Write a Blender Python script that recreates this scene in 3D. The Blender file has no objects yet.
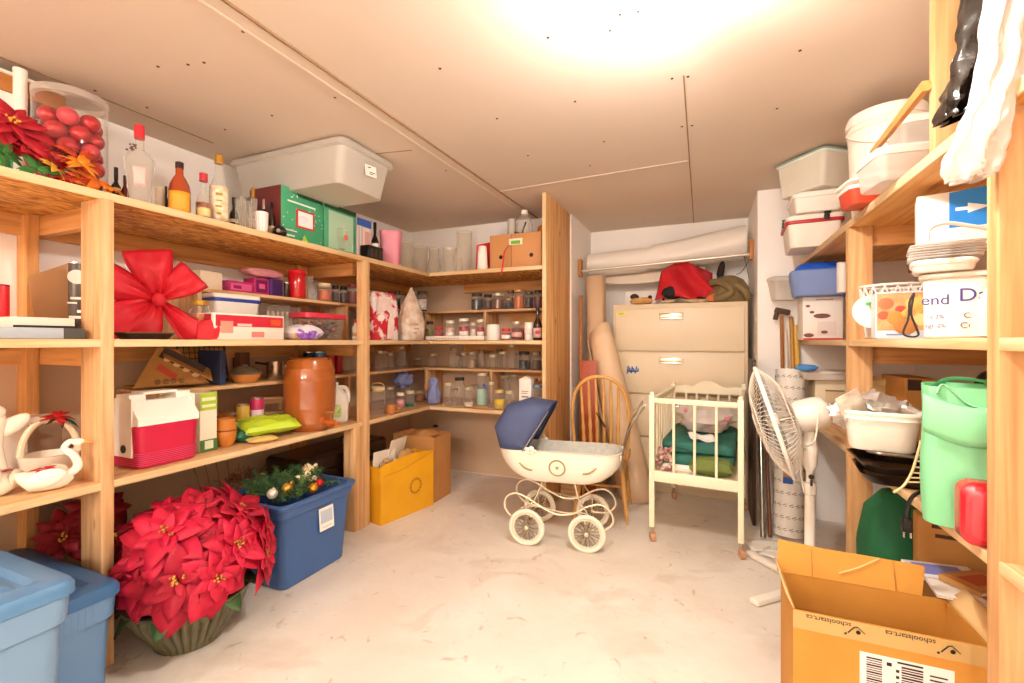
import bpy, math, random
from mathutils import Vector, Matrix, noise, Euler
random.seed(7)
C = bpy.context.scene.collection
PI = math.pi
# ---------------------------------------------------------------- camera model (used to read sizes off the photograph)
FPX = 455.0; YAW = math.atan(193/455); SN = math.sin(YAW); CS = math.cos(YAW); EYE = 1.3
def ray(u, v):
    r = (u-512)/FPX
    return (-SN+r*CS, CS+r*SN, (341-v)/FPX)
def onX(u, x):
    a = ray(u, 341); t = x/a[0]; return a[1]*t, t
def onY(u, y):
    a = ray(u, 341); t = y/a[1]; return a[0]*t, t
def ptX(u, v, x):
    a = ray(u, v); t = x/a[0]; return Vector((x, a[1]*t, EYE+a[2]*t))
def ptY(u, v, y):
    a = ray(u, v); t = y/a[1]; return Vector((a[0]*t, y, EYE+a[2]*t))
def ptZ(u, v, z):
    a = ray(u, v); t = (z-EYE)/a[2]; return Vector((a[0]*t, a[1]*t, z))
RZ = {'L': PI/2, 'B': 0.0, 'R': -PI/2}
def place(side, pl, u0, u1, vt, z0):
    """front-bottom-centre of something standing at plane pl; width along the shelf; height"""
    if side == 'B':
        a, ta = onY(u0, pl); b, tb = onY(u1, pl); t = (ta+tb)/2; loc = Vector(((a+b)/2, pl, z0)); w = abs(b-a)
    else:
        a, ta = onX(u0, pl); b, tb = onX(u1, pl); t = (ta+tb)/2; loc = Vector((pl, (a+b)/2, z0)); w = abs(b-a)
    h = EYE+(341-vt)/FPX*t-z0
    return loc, RZ[side], w, h
def fit(side, pl, u, wpx, vt, z0):
    """centre, radius and height of something round"""
    if side == 'B':
        a, t = onY(u, pl); loc = Vector((a, pl, z0))
    else:
        a, t = onX(u, pl); loc = Vector((pl, a, z0))
    rx = (u-512)/FPX
    return loc, wpx*t/(2*FPX*math.sqrt(1+rx*rx)), EYE+(341-vt)/FPX*t-z0
# ---------------------------------------------------------------- materials
def lin(h):
    h = h.lstrip('#'); o = []
    for i in (0, 2, 4):
        c = int(h[i:i+2], 16)/255
        o.append(c/12.92 if c <= .04045 else ((c+.055)/1.055)**2.4)
    return (*o, 1)
_mc = {}
def nodes(name):
    m = bpy.data.materials.new(name); m.use_nodes = True
    nt = m.node_tree; return m, nt, nt.nodes['Principled BSDF'], nt.nodes.new, nt.links.new
def pm(col, rough=.5, metal=0.0, n=None, bump=None, coat=0.0, spec=.4, name=None):
    """principled material; n=(scale, second colour, contrast) mottles it; bump=(scale, strength)"""
    key = (col, rough, metal, n, bump, coat, spec)
    if key in _mc: return _mc[key]
    m, nt, b, N, L = nodes(name or 'surface_'+col.lstrip('#'))
    b.inputs['Base Color'].default_value = lin(col); b.inputs['Roughness'].default_value = rough
    b.inputs['Metallic'].default_value = metal; b.inputs['Coat Weight'].default_value = coat
    b.inputs['Specular IOR Level'].default_value = spec
    if n or bump:
        tc = N('ShaderNodeTexCoord')
    if n:
        t = N('ShaderNodeTexNoise'); t.inputs['Scale'].default_value = n[0]; t.inputs['Detail'].default_value = 4
        L(tc.outputs['Object'], t.inputs['Vector'])
        r = N('ShaderNodeValToRGB'); e = r.color_ramp.elements
        e[0].position = .5-n[2]/2; e[1].position = .5+n[2]/2; e[0].color = lin(col); e[1].color = lin(n[1])
        L(t.outputs['Fac'], r.inputs['Fac']); L(r.outputs['Color'], b.inputs['Base Color'])
    if bump:
        t2 = N('ShaderNodeTexNoise'); t2.inputs['Scale'].default_value = bump[0]; t2.inputs['Detail'].default_value = 3
        L(tc.outputs['Object'], t2.inputs['Vector'])
        bp = N('ShaderNodeBump'); bp.inputs['Strength'].default_value = bump[1]; bp.inputs['Distance'].default_value = .01
        L(t2.outputs['Fac'], bp.inputs['Height']); L(bp.outputs['Normal'], b.inputs['Normal'])
    _mc[key] = m; return m
def wood(axis, c1='#d2a472', c2='#b98450', c3='#e0bb8b', knots=True):
    key = ('wood', axis, c1, c2, c3)
    if key in _mc: return _mc[key]
    m, nt, b, N, L = nodes('pine_wood_'+axis)
    tc = N('ShaderNodeTexCoord'); mp = N('ShaderNodeMapping'); L(tc.outputs['Object'], mp.inputs['Vector'])
    sc = {'x': (1.2, 22, 22), 'y': (22, 1.2, 22), 'z': (22, 22, 1.2)}[axis]; mp.inputs['Scale'].default_value = sc
    t = N('ShaderNodeTexNoise'); t.inputs['Scale'].default_value = 1.6; t.inputs['Detail'].default_value = 5; t.inputs['Distortion'].default_value = .6
    L(mp.outputs['Vector'], t.inputs['Vector'])
    r = N('ShaderNodeValToRGB'); e = r.color_ramp.elements
    e[0].position = .3; e[0].color = lin(c2); e[1].position = .72; e[1].color = lin(c3)
    k = e.new(.5); k.color = lin(c1); L(t.outputs['Fac'], r.inputs['Fac'])
    if knots:
        v = N('ShaderNodeTexVoronoi'); v.inputs['Scale'].default_value = 3.2
        mp2 = N('ShaderNodeMapping'); L(tc.outputs['Object'], mp2.inputs['Vector'])
        mp2.inputs['Scale'].default_value = {'x': (.9, 2.2, 2.2), 'y': (2.2, .9, 2.2), 'z': (2.2, 2.2, .9)}[axis]
        L(mp2.outputs['Vector'], v.inputs['Vector'])
        r2 = N('ShaderNodeValToRGB'); f = r2.color_ramp.elements
        f[0].position = .05; f[0].color = (1, 1, 1, 1); f[1].position = .12; f[1].color = (0, 0, 0, 1)
        L(v.outputs['Distance'], r2.inputs['Fac'])
        mx = N('ShaderNodeMix'); mx.data_type = 'RGBA'; L(r2.outputs['Color'], mx.inputs['Factor'])
        L(r.outputs['Color'], mx.inputs[6]); mx.inputs[7].default_value = lin('#9a5526'); L(mx.outputs[2], b.inputs['Base Color'])
    else: L(r.outputs['Color'], b.inputs['Base Color'])
    b.inputs['Roughness'].default_value = .6; _mc[key] = m; return m
def osb():
    if 'osb' in _mc: return _mc['osb']
    m, nt, b, N, L = nodes('strand_board')
    tc = N('ShaderNodeTexCoord'); mp = N('ShaderNodeMapping'); L(tc.outputs['Object'], mp.inputs['Vector'])
    mp.inputs['Scale'].default_value = (26, 9, 20)
    t = N('ShaderNodeTexNoise'); t.inputs['Scale'].default_value = 1.5; t.inputs['Detail'].default_value = 6; t.inputs['Distortion'].default_value = 1.2
    L(mp.outputs['Vector'], t.inputs['Vector'])
    r = N('ShaderNodeValToRGB'); e = r.color_ramp.elements
    e[0].position = .34; e[0].color = lin('#84480f'); e[1].position = .68; e[1].color = lin('#e8b262')
    k = e.new(.5); k.color = lin('#c98836'); L(t.outputs['Fac'], r.inputs['Fac']); L(r.outputs['Color'], b.inputs['Base Color'])
    b.inputs['Roughness'].default_value = .65; _mc['osb'] = m; return m
def glass(col='#fbf9f4', shine=.16, body=.02, name='clear_glass', bodycol='#ffffff', rough=.04):
    key = ('g', col, shine, body, bodycol)
    if key in _mc: return _mc[key]
    m, nt, b, N, L = nodes(name); nt.nodes.remove(b); out = nt.nodes['Material Output']
    tr = N('ShaderNodeBsdfTransparent'); tr.inputs['Color'].default_value = lin(col)
    gl = N('ShaderNodeBsdfGlossy'); gl.inputs['Roughness'].default_value = rough
    df = N('ShaderNodeBsdfDiffuse'); df.inputs['Color'].default_value = lin(bodycol)
    m1 = N('ShaderNodeMixShader'); m1.inputs['Fac'].default_value = body; L(tr.outputs[0], m1.inputs[1]); L(df.outputs[0], m1.inputs[2])
    lw = N('ShaderNodeLayerWeight'); lw.inputs['Blend'].default_value = .5
    pw = N('ShaderNodeMath'); pw.operation = 'POWER'; pw.inputs[1].default_value = 3.0; L(lw.outputs['Facing'], pw.inputs[0])
    mt = N('ShaderNodeMath'); mt.operation = 'MULTIPLY_ADD'; mt.inputs[1].default_value = .7; mt.inputs[2].default_value = shine*.3; mt.use_clamp = True
    L(pw.outputs[0], mt.inputs[0])
    m2 = N('ShaderNodeMixShader'); L(mt.outputs[0], m2.inputs['Fac']); L(m1.outputs[0], m2.inputs[1])
    ed = N('ShaderNodeMixShader'); ed.inputs['Fac'].default_value = .75; L(gl.outputs[0], ed.inputs[1]); L(df.outputs[0], ed.inputs[2]); L(ed.outputs[0], m2.inputs[2])
    L(m2.outputs[0], out.inputs['Surface']); _mc[key] = m; return m
GL = glass(); GLB = glass('#d9c7a0', .16, .03, 'tinted_glass')
PL = glass('#f4f0ea', .12, .33, 'milky_plastic', '#f3ede4', .25)
FILM = glass('#f6f2ee', .22, .3, 'clear_film', '#fbf6f0', .15)
FILMB = glass('#b9c2ea', .25, .45, 'blue_film', '#a5b0e4', .15)
WHITE = pm('#f4ede2', .45); CREAM = pm('#f0e2c4', .4); BLACK = pm('#17120f', .35); CARD = pm('#c08c52', .8, n=(6, '#cd9a60', .5)); PAPER = pm('#f6efe4', .7)
RED = pm('#c8141f', .4); GOLD = pm('#c8963c', .3, .7); SILVER = pm('#c9c6bf', .25, .9); GREEN = pm('#2c7a48', .5); TINLID = pm('#cfc2a4', .35, .6)
# ---------------------------------------------------------------- mesh kit
class M:
    def __init__(s): s.v = []; s.f = []; s.m = []; s.mi = 0; s.T = Matrix()
    def at(s, loc=(0, 0, 0), rot=(0, 0, 0), sc=None):
        s.T = Matrix.Translation(Vector(loc)) @ Euler(rot).to_matrix().to_4x4()
        if sc: s.T = s.T @ Matrix.Diagonal((*sc, 1))
        return s
    def add(s, vs, fs):
        b = len(s.v); s.v += [s.T @ Vector(p) for p in vs]
        for f in fs: s.f.append(tuple(b+i for i in f)); s.m.append(s.mi)
        return s
    def loft(s, rings, cap=(True, True), close=True):
        n = len(rings[0]); vs = [p for r in rings for p in r]; fs = []
        for k in range(len(rings)-1):
            for i in range(n if close else n-1):
                j = (i+1) % n; fs.append((k*n+i, k*n+j, (k+1)*n+j, (k+1)*n+i))
        if cap[0]: fs.append(tuple(reversed(range(n))))
        if cap[1]: fs.append(tuple((len(rings)-1)*n+i for i in range(n)))
        return s.add(vs, fs)
    def box(s, c, d, bev=0.0):
        x, y, z = c; w, dd, h = d
        if bev <= 0:
            vs = [(x+a*w/2, y+b*dd/2, z+e*h/2) for e in (-1, 1) for a, b in ((-1, -1), (1, -1), (1, 1), (-1, 1))]
            return s.add(vs, [(3, 2, 1, 0), (4, 5, 6, 7), (0, 1, 5, 4), (1, 2, 6, 5), (2, 3, 7, 6), (3, 0, 4, 7)])
        b = min(bev, w/2.1, dd/2.1, h/2.1)
        R = lambda i, zz: [(x+px, y+py, zz) for px, py in rr(w-2*i, dd-2*i, max(b-i, 1e-4), 3)]
        return s.loft([R(b, z-h/2), R(b*.3, z-h/2+b*.3), R(0, z-h/2+b), R(0, z+h/2-b), R(b*.3, z+h/2-b*.3), R(b, z+h/2)])
    def rbox(s, w, d, z0, z1, r, taper=1.0, bev=.004, n=4, c=(0, 0), open_top=False, wall=.0):
        """rounded tub: bottom w*taper; open_top makes a hollow with the given wall"""
        def R(k, z, ins=0): return [(c[0]+p[0], c[1]+p[1], z) for p in rr(w*k-2*ins, d*k-2*ins, max(r-ins, .002), n)]
        if not open_top:
            return s.loft([R(taper, z0, bev), R(taper, z0+bev), R(1, z1-bev), R(1, z1, bev)])
        return s.loft([R(taper, z0, bev), R(taper, z0+bev), R(1, z1), R(1, z1, wall), R(taper, z0+wall, wall)])
    def lathe(s, prof, n=24, c=(0, 0, 0), cap=(True, True), sq=None):
        rings = []
        for r, z in prof:
            r = max(r, 1e-4); ring = []
            for i in range(n):
                a = 2*PI*i/n; k = 1.0
                if sq: k = (abs(math.cos(a))**sq+abs(math.sin(a))**sq)**(-1/sq)
                ring.append((c[0]+r*k*math.cos(a), c[1]+r*k*math.sin(a), c[2]+z))
            rings.append(ring)
        return s.loft(rings, cap)
    def ball(s, c, r, n=14, m=9, squash=(1, 1, 1), wob=0, fr=3, seed=0):
        rings = []
        for k in range(m+1):
            p = PI*k/m-PI/2; ring = []
            for i in range(n):
                a = 2*PI*i/n; d = Vector((math.cos(p)*math.cos(a), math.cos(p)*math.sin(a), math.sin(p)))
                q = 1+wob*noise.noise(d*fr+Vector((seed, seed*1.7, 0)))
                ring.append((c[0]+d.x*r*squash[0]*q, c[1]+d.y*r*squash[1]*q, c[2]+d.z*r*squash[2]*q))
            rings.append(ring)
        rings[0] = [tuple(sum((Vector(p) for p in rings[0]), Vector())/n+Vector((math.cos(2*PI*i/n), math.sin(2*PI*i/n), 0))*1e-4) for i in range(n)]
        rings[-1] = [tuple(sum((Vector(p) for p in rings[-1]), Vector())/n+Vector((math.cos(2*PI*i/n), math.sin(2*PI*i/n), 0))*1e-4) for i in range(n)]
        return s.loft(rings)
    def tube(s, pts, r, n=8, closed=False, flat=None):
        P = [Vector(p) for p in pts]; k = len(P); rs = r if isinstance(r, (list, tuple)) else [r]*k; rings = []; up = None
        for i in range(k):
            if closed: t = P[(i+1) % k]-P[i-1]
            else: t = P[min(i+1, k-1)]-P[max(i-1, 0)]
            t = t.normalized() if t.length > 1e-9 else Vector((0, 0, 1))
            if up is None: up = Vector((0, 0, 1)) if abs(t.z) < .9 else Vector((1, 0, 0))
            up = (up-t*up.dot(t)); up = up.normalized() if up.length > 1e-6 else t.orthogonal().normalized()
            w = t.cross(up); f2 = flat or 1
            rings.append([tuple(P[i]+(w*math.cos(2*PI*j/n)+up*math.sin(2*PI*j/n)*f2)*rs[i]) for j in range(n)])
        if closed: rings.append(rings[0]); return s.loft(rings, (False, False))
        return s.loft(rings)
    def rod(s, a, b, r, r2=None, n=8): return s.tube([a, b], [r, r if r2 is None else r2], n)
    def prism(s, poly, y0, y1):
        """polygon in x,z pushed along y"""
        return s.loft([[(x, y0, z) for x, z in poly], [(x, y1, z) for x, z in poly]])
    def grid(s, fn, nu, nv):
        vs = [tuple(fn(i/nu, j/nv)) for j in range(nv+1) for i in range(nu+1)]
        return s.add(vs, [(j*(nu+1)+i, j*(nu+1)+i+1, (j+1)*(nu+1)+i+1, (j+1)*(nu+1)+i) for j in range(nv) for i in range(nu)])
    def build(s, name, mats, parent=None, loc=None, rot=None, smooth=40, solid=0, sub=0):
        me = bpy.data.meshes.new(name); me.from_pydata([tuple(p) for p in s.v], [], s.f)
        if not isinstance(mats, (list, tuple)): mats = [mats]
        for m in mats: me.materials.append(m)
        me.polygons.foreach_set('material_index', s.m)
        if smooth:
            me.polygons.foreach_set('use_smooth', [True]*len(me.polygons)); me.set_sharp_from_angle(angle=math.radians(smooth))
        me.update(); o = bpy.data.objects.new(name, me); C.objects.link(o)
        if parent: o.parent = parent
        if loc is not None: o.location = loc
        if rot is not None: o.rotation_euler = rot
        if solid:
            d = o.modifiers.new('thickness', 'SOLIDIFY'); d.thickness = solid; d.offset = 0
        if sub:
            d = o.modifiers.new('smooth', 'SUBSURF'); d.levels = sub; d.render_levels = sub
        return o
def rr(w, d, r, n=4):
    r = min(r, w/2-1e-5, d/2-1e-5); o = []
    for cx, cy, a0 in ((w/2-r, -d/2+r, -PI/2), (w/2-r, d/2-r, 0), (-w/2+r, d/2-r, PI/2), (-w/2+r, -d/2+r, PI)):
        for i in range(n+1):
            a = a0+PI/2*i/n; o.append((cx+r*math.cos(a), cy+r*math.sin(a)))
    return o
def curve(pts, n=8, closed=False):
    """Catmull-Rom through pts"""
    P = [Vector(p) for p in pts]; k = len(P); o = []
    for i in range(k if closed else k-1):
        g = (lambda j: P[j % k]) if closed else (lambda j: P[max(0, min(k-1, j))])
        a, b, c, d = g(i-1), g(i), g(i+1), g(i+2)
        for q in range(n):
            t = q/n; o.append(.5*((2*b)+(c-a)*t+(2*a-5*b+4*c-d)*t*t+(3*b-a-3*c+d)*t**3))
    if not closed: o.append(P[-1])
    return o
def face(p):
    return math.atan2(-p[0], p[1])
def tag(o, label, cat, group=None, kind=None):
    o['label'] = label; o['category'] = cat
    if group: o['group'] = group
    if kind: o['kind'] = kind
    return o
def thing(name, label, cat, loc=(0, 0, 0), rz=0, group=None, rot=None):
    o = bpy.data.objects.new(name, None); C.objects.link(o); o.empty_display_size = .05
    o.location = loc; o.rotation_euler = rot if rot else (0, 0, rz); return tag(o, label, cat, group)
def struct(o): o['kind'] = 'structure'; return o
def dup(root, loc, rz=None, label=None):
    r = root.copy(); C.objects.link(r); r.location = loc
    if rz is not None: r.rotation_euler = (0, 0, rz)
    if label: r['label'] = label
    for ch in list(root.children):
        c = ch.copy(); C.objects.link(c); c.parent = r
        for g in ch.children:
            e = g.copy(); C.objects.link(e); e.parent = c
    return r
def marks(par, y, rows, mat, name='print_marks'):
    """illegible rows of print: (x0, x1, z, thickness)"""
    m = M()
    for x0, x1, z, th in rows: m.box(((x0+x1)/2, y, z), (x1-x0, .0012, th))
    return m.build(name, mat, par)
def words(s, size, mat, parent, loc, rot=(PI/2, 0, 0), name='lettering', align='CENTER'):
    cu = bpy.data.curves.new(name, 'FONT'); cu.body = s; cu.size = size; cu.align_x = align; cu.align_y = 'CENTER'; cu.extrude = .0004
    cu.resolution_u = 4; tmp = bpy.data.objects.new(name, cu); me = bpy.data.meshes.new_from_object(tmp); bpy.data.objects.remove(tmp); bpy.data.curves.remove(cu)
    me.materials.clear(); me.materials.append(mat); o = bpy.data.objects.new(name, me); C.objects.link(o); o.parent = parent; o.location = loc; o.rotation_euler = rot
    return o
def slab(m, x0, x1, z0, z1, y=-.0008, t=.0014):
    return m.box(((x0+x1)/2, y, (z0+z1)/2), (x1-x0, t, z1-z0))
# ---------------------------------------------------------------- kinds of thing that repeat
def carton(name, label, cat, side, pl, u0, u1, vt, z0, dep, col, prints=(), sideprints=(), lid=None, group=None, bev=.003, rz=0, body='box_body'):
    """box with its front on plane pl; prints = (x0,x1,z0,z1,material) as shares of the front"""
    loc, r, w, h = place(side, pl, u0, u1, vt, z0)
    mat = col if not isinstance(col, str) else pm(col, .55)
    if not prints and not sideprints and not lid:
        m = M(); m.box((0, dep/2, h/2), (w, dep, h), bev); return tag(m.build(name, mat, None, loc, (0, 0, r+rz)), label, cat, group)
    t = thing(name, label, cat, loc, r+rz, group)
    m = M(); m.box((0, dep/2, h/2), (w, dep, h), bev); m.build(body, mat, t)
    if prints:
        mats = []; m = M()
        for x0, x1, a, b, pmn in prints:
            if pmn not in mats: mats.append(pmn)
            m.mi = mats.index(pmn); k = prints.index((x0, x1, a, b, pmn)); slab(m, (x0-.5)*w, (x1-.5)*w, a*h, b*h, -.0008-.0006*k)
        m.build('printed_panel', mats, t)
    if sideprints:                                         # on the end nearest the camera
        mats = []; m = M(); sx = -1 if side != 'R' else 1
        for k, (x0, x1, a, b, pmn) in enumerate(sideprints):
            if pmn not in mats: mats.append(pmn)
            m.mi = mats.index(pmn); m.box((sx*(w/2+.0008+.0006*k), (x0+x1)/2*dep, (a+b)/2*h), (.0014, (x1-x0)*dep, (b-a)*h))
        m.build('printed_panel', mats, t)
    if lid:
        m = M(); m.box((0, dep/2, h+.006), (w*1.03, dep*1.04, .014), .005); m.build('lid', lid, t)
    t['w'] = w; t['h'] = h
    return t
def jar(label, side, pl, u, wpx, vt, z0, content=None, fill=.8, lid=TINLID, gl=None, paper=None, group=None, name='glass_jar', cat='jar', neck=.8, open_=False, pv=(.25, .6)):
    loc, r, h = fit(side, pl, u, wpx, vt, z0); t = thing(name, label, cat, loc, face(loc), group); t['r'] = r; t['h'] = h
    lh = min(.022, h*.18) if not open_ else 0
    g = M(); hb = h-lh
    g.lathe([(r*.88, 0), (r, .006), (r, hb*.72), (r*.95, hb*.8), (r*neck, hb*.9), (r*neck, hb)], 20, cap=(True, False)); g.build('glass_body', gl or GL, t)
    if content:
        c = M(); c.lathe([(r*.8, .004), (r*.93, .012), (r*.93, hb*min(fill, .74)), (r*.2, hb*min(fill, .74)+.002)], 16); c.build('contents', content, t)
    if not open_:
        l = M(); l.lathe([(r*neck*1.06, hb-.004), (r*neck*1.1, hb-.002), (r*neck*1.1, h-.003), (r*neck*1.02, h)], 20); l.build('lid', lid, t)
    if paper:
        q = M(); a0 = -PI/2
        q.grid(lambda i, j: (1.012*r*math.cos(a0+(i-.5)*2.2), 1.012*r*math.sin(a0+(i-.5)*2.2), hb*(pv[0]+(pv[1]-pv[0])*j)), 10, 1); q.build('paper_label', paper, t, solid=.0008)
    return t
def bottle(label, side, pl, u, wpx, vt, z0, prof, gl, cap, capfr=.12, paper=None, pv=(.15, .5), liquid=None, lf=.6, group=None, name='bottle', cat='bottle', capr=None, arc=2.4, sq=None):
    """prof = (radius share, height share) rows up to the mouth"""
    loc, r, h = fit(side, pl, u, wpx, vt, z0); t = thing(name, label, cat, loc, face(loc), group); t['r'] = r; t['h'] = h
    hb = h*(1-capfr*.6)
    g = M(); g.lathe([(a*r, b*hb) for a, b in prof], 22, cap=(True, True), sq=sq); g.build('glass_body', gl, t)
    if liquid:
        g = M(); rows = [(a*r*.93, b*hb) for a, b in prof if b <= lf]; rows[0] = (rows[0][0], .004); rows.append((rows[-1][0], lf*hb)); g.lathe(rows, 18, sq=sq); g.build('liquid', liquid, t)
    rn = (capr or prof[-1][0]*1.12)*r
    c = M(); c.lathe([(rn, h*(1-capfr)), (rn, h*.995), (rn*.9, h)], 16); c.build('cap', cap, t)
    if paper:
        def rad(zf):
            for k in range(len(prof)-1):
                if prof[k][1] <= zf <= prof[k+1][1]:
                    q = (zf-prof[k][1])/max(1e-6, prof[k+1][1]-prof[k][1]); return prof[k][0]+(prof[k+1][0]-prof[k][0])*q
            return prof[-1][0]
        q = M(); q.grid(lambda i, j: (1.015*r*rad(pv[0]+(pv[1]-pv[0])*j)*math.cos(-PI/2+(i-.5)*arc), 1.015*r*rad(pv[0]+(pv[1]-pv[0])*j)*math.sin(-PI/2+(i-.5)*arc), hb*(pv[0]+(pv[1]-pv[0])*j)), 10, 4)
        q.build('paper_label', paper, t, solid=.0008)
    return t
WINE = [(.85, 0), (1, .02), (1, .55), (.9, .64), (.42, .76), (.36, .8), (.36, 1)]
ROUND = [(.8, 0), (1, .03), (1, .48), (.97, .56), (.8, .66), (.5, .75), (.38, .8), (.36, 1)]
SQUAT = [(.85, 0), (1, .04), (1, .6), (.85, .72), (.4, .82), (.36, 1)]
def can(label, side, pl, u, wpx, vt, z0, col, band=None, group=None, name='tin_can', cat='can', top=SILVER):
    loc, r, h = fit(side, pl, u, wpx, vt, z0); t = thing(name, label, cat, loc, face(loc), group); t['r'] = r; t['h'] = h
    m = M(); m.lathe([(r*.95, 0), (r, .004), (r, h-.004), (r*.97, h-.001)], 22); m.build('can_body', col, t)
    m = M(); m.lathe([(r*1.015, h-.007), (r*1.02, h-.001), (r*.96, h), (r*.93, h-.004)], 22); m.build('rim', top, t)
    if band:
        m = M(); m.lathe([(r*1.01, h*.3), (r*1.01, h*.66)], 22, cap=(False, False)); m.build('paper_label', band, t)
    return t
def drink(label, side, pl, u, wpx, vt, z0, group=None, name='drinking_glass', cat='glass', gl=GL, flare=1.0, thick=True):
    loc, r, h = fit(side, pl, u, wpx, vt, z0); m = M(); k = .8/flare
    m.lathe([(r*.7*k, 0), (r*.8*k, .004), (r*.86, h*.4), (r, h), (r*.94, h), (r*.8, h*.4), (r*.7*k, .012), (.001, .012)], 20); return tag(m.build(name, gl, None, loc), label, cat, group)
def pillow(m, w, h, d, wob=.12, seed=0, n=14, crimp=True):
    """stuffed bag lying flat: length w along x, height z=d, depth h along y"""
    for sg in (1, -1):
        def fn(i, j):
            x = (i-.5)*2; y = (j-.5)*2
            e = max(0, (1-abs(x)**3.2))*max(0, (1-abs(y)**3.2))
            q = noise.noise(Vector((x*2.3+seed, y*2.3, seed*.7+sg)))*wob
            return (x*w/2*(1-.03*abs(y)), y*h/2*(1-.04*(1-abs(x))), max(.001, d/2+sg*d/2*(e**.45)*(1+q)))
        if sg == 1: m.grid(fn, n, n)
        else: m.grid(lambda i, j: fn(1-i, j), n, n)
    return m
def sack(m, rings, n=28, wob=.06, seed=0, fr=5):
    """rings = (half width, half depth, z, squareness); crumpled"""
    R = []
    for k, (a, b, z, sq) in enumerate(rings):
        ring = []
        for i in range(n):
            t = 2*PI*i/n; c, s_ = math.cos(t), math.sin(t); kk = (abs(c)**sq+abs(s_)**sq)**(-1/sq)
            q = 1+wob*noise.noise(Vector((c*fr*.5+seed, s_*fr*.5, z*fr*3+seed)))+wob*.6*noise.noise(Vector((c*fr*1.6, s_*fr*1.6+seed, z*fr*7)))
            ring.append((a*kk*c*q, b*kk*s_*q, z))
        R.append(ring)
    return m.loft(R)
def leafm(m, L, W, droop=.2, cup=.15, n=6, base=.25, tip=1.3, lobes=0):
    """pointed leaf from the origin along +x, in the builder's current frame"""
    def fn(i, j):
        t = i; s_ = (j-.5)*2
        wd = W/2*(math.sin(PI*min(1, t**(1/tip)))**.8 if 0 < t < 1 else .02)*(1+lobes*math.sin(t*18))
        return (L*t, s_*wd, cup*abs(s_)*W*.5*math.sin(PI*t)-droop*L*t*t+.02*L*math.sin(t*9+s_*2))
    return m.grid(fn, n, 2)
ORD = ['first', 'second', 'third', 'fourth', 'fifth', 'sixth', 'seventh', 'eighth', 'ninth', 'tenth', 'eleventh', 'twelfth']
# ================================================================ the room
CEIL = 2.45; XL = -2.87; YB = 4.0; AX0, AX1, AY = -1.11, .37, 4.75; YR = 3.93; XR = 1.32; YF = -2.7
def floor_mat():
    m, nt, b, N, L = nodes('worn_concrete')
    tc = N('ShaderNodeTexCoord')
    def nz(sc, det, dist=0):
        t = N('ShaderNodeTexNoise'); t.inputs['Scale'].default_value = sc; t.inputs['Detail'].default_value = det; t.inputs['Distortion'].default_value = dist
        L(tc.outputs['Object'], t.inputs['Vector']); return t
    def ramp(src, stops):
        r = N('ShaderNodeValToRGB'); e = r.color_ramp.elements
        e[0].position, e[1].position = stops[0][0], stops[-1][0]; e[0].color = stops[0][1]; e[1].color = stops[-1][1]
        for p, c in stops[1:-1]:
            k = e.new(p); k.color = c
        L(src, r.inputs['Fac']); return r
    base = ramp(nz(1.7, 6, .4).outputs['Fac'], [(.3, lin('#ded2c4')), (.55, lin('#e9e0d4')), (.75, lin('#f2ebe1'))])
    patch = ramp(nz(2.6, 8, .8).outputs['Fac'], [(.56, (0, 0, 0, 1)), (.66, (.6, .6, .6, 1))])
    mx = N('ShaderNodeMix'); mx.data_type = 'RGBA'; L(patch.outputs['Color'], mx.inputs['Factor']); L(base.outputs['Color'], mx.inputs[6]); mx.inputs[7].default_value = lin('#d2c2b0')
    sp = ramp(nz(9, 7, 1.5).outputs['Fac'], [(.64, (0, 0, 0, 1)), (.72, (.55, .55, .55, 1))])
    mx2 = N('ShaderNodeMix'); mx2.data_type = 'RGBA'; L(sp.outputs['Color'], mx2.inputs['Factor']); L(mx.outputs[2], mx2.inputs[6]); mx2.inputs[7].default_value = lin('#a8947e')
    L(mx2.outputs[2], b.inputs['Base Color']); b.inputs['Roughness'].default_value = .55
    bp = N('ShaderNodeBump'); bp.inputs['Strength'].default_value = .25; bp.inputs['Distance'].default_value = .01
    L(nz(14, 6).outputs['Fac'], bp.inputs['Height']); L(bp.outputs['Normal'], b.inputs['Normal']); return m
WALLM = pm('#f8f1ea', .7, n=(1.2, '#fbf5ef', .6)); CEILM = pm('#d9c8b6', .85, n=(.7, '#e2d2c2', .6)); TANM = pm('#c7a788', .85, n=(1.5, '#cfb193', .6))
def room(name, boxes, mat):
    m = M()
    for c in boxes: m.box(((c[0]+c[1])/2, (c[2]+c[3])/2, (c[4]+c[5])/2), (c[1]-c[0], c[3]-c[2], c[5]-c[4]))
    return struct(m.build(name, mat, smooth=0))
room('floor', [(XL-.1, XR+.1, YF-.1, AY+.1, -.1, 0)], floor_mat())
room('ceiling', [(XL-.1, XR+.1, YF-.1, AY+.1, CEIL, CEIL+.1)], CEILM)
room('wall_left', [(XL-.1, XL, YF-.1, YB+.1, 0, CEIL)], WALLM)
room('wall_back', [(XL, -1.26, YB, YB+.1, 0, CEIL), (-1.26, AX0, 3.99, YB+.1, 0, CEIL)], WALLM)
room('wall_alcove', [(AX0-.1, AX0, YB+.1, AY, 0, CEIL), (AX0-.1, AX1+.1, AY, AY+.1, 0, CEIL), (AX1, AX1+.1, YR, AY, 0, CEIL)], WALLM)
room('wall_far', [(AX1+.1, XR, YR, YR+.1, 0, CEIL)], WALLM)
room('wall_right', [(XR, XR+.1, YF-.1, YR+.1, 0, CEIL)], WALLM)
room('wall_front', [(XL, XR, YF-.1, YF, 0, CEIL)], WALLM)
struct(M().box((XL+.0015, (YF+YB)/2, .64), (.003, YB-YF-.01, 1.27)).build('wall_left', TANM, smooth=0)); struct(M().box(((XL-1.27)/2, YB-.0015, .94), (-1.27-XL-.01, .003, 1.87)).build('wall_back', TANM, smooth=0))  # thin panels colouring the lower left and back walls tan
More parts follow.
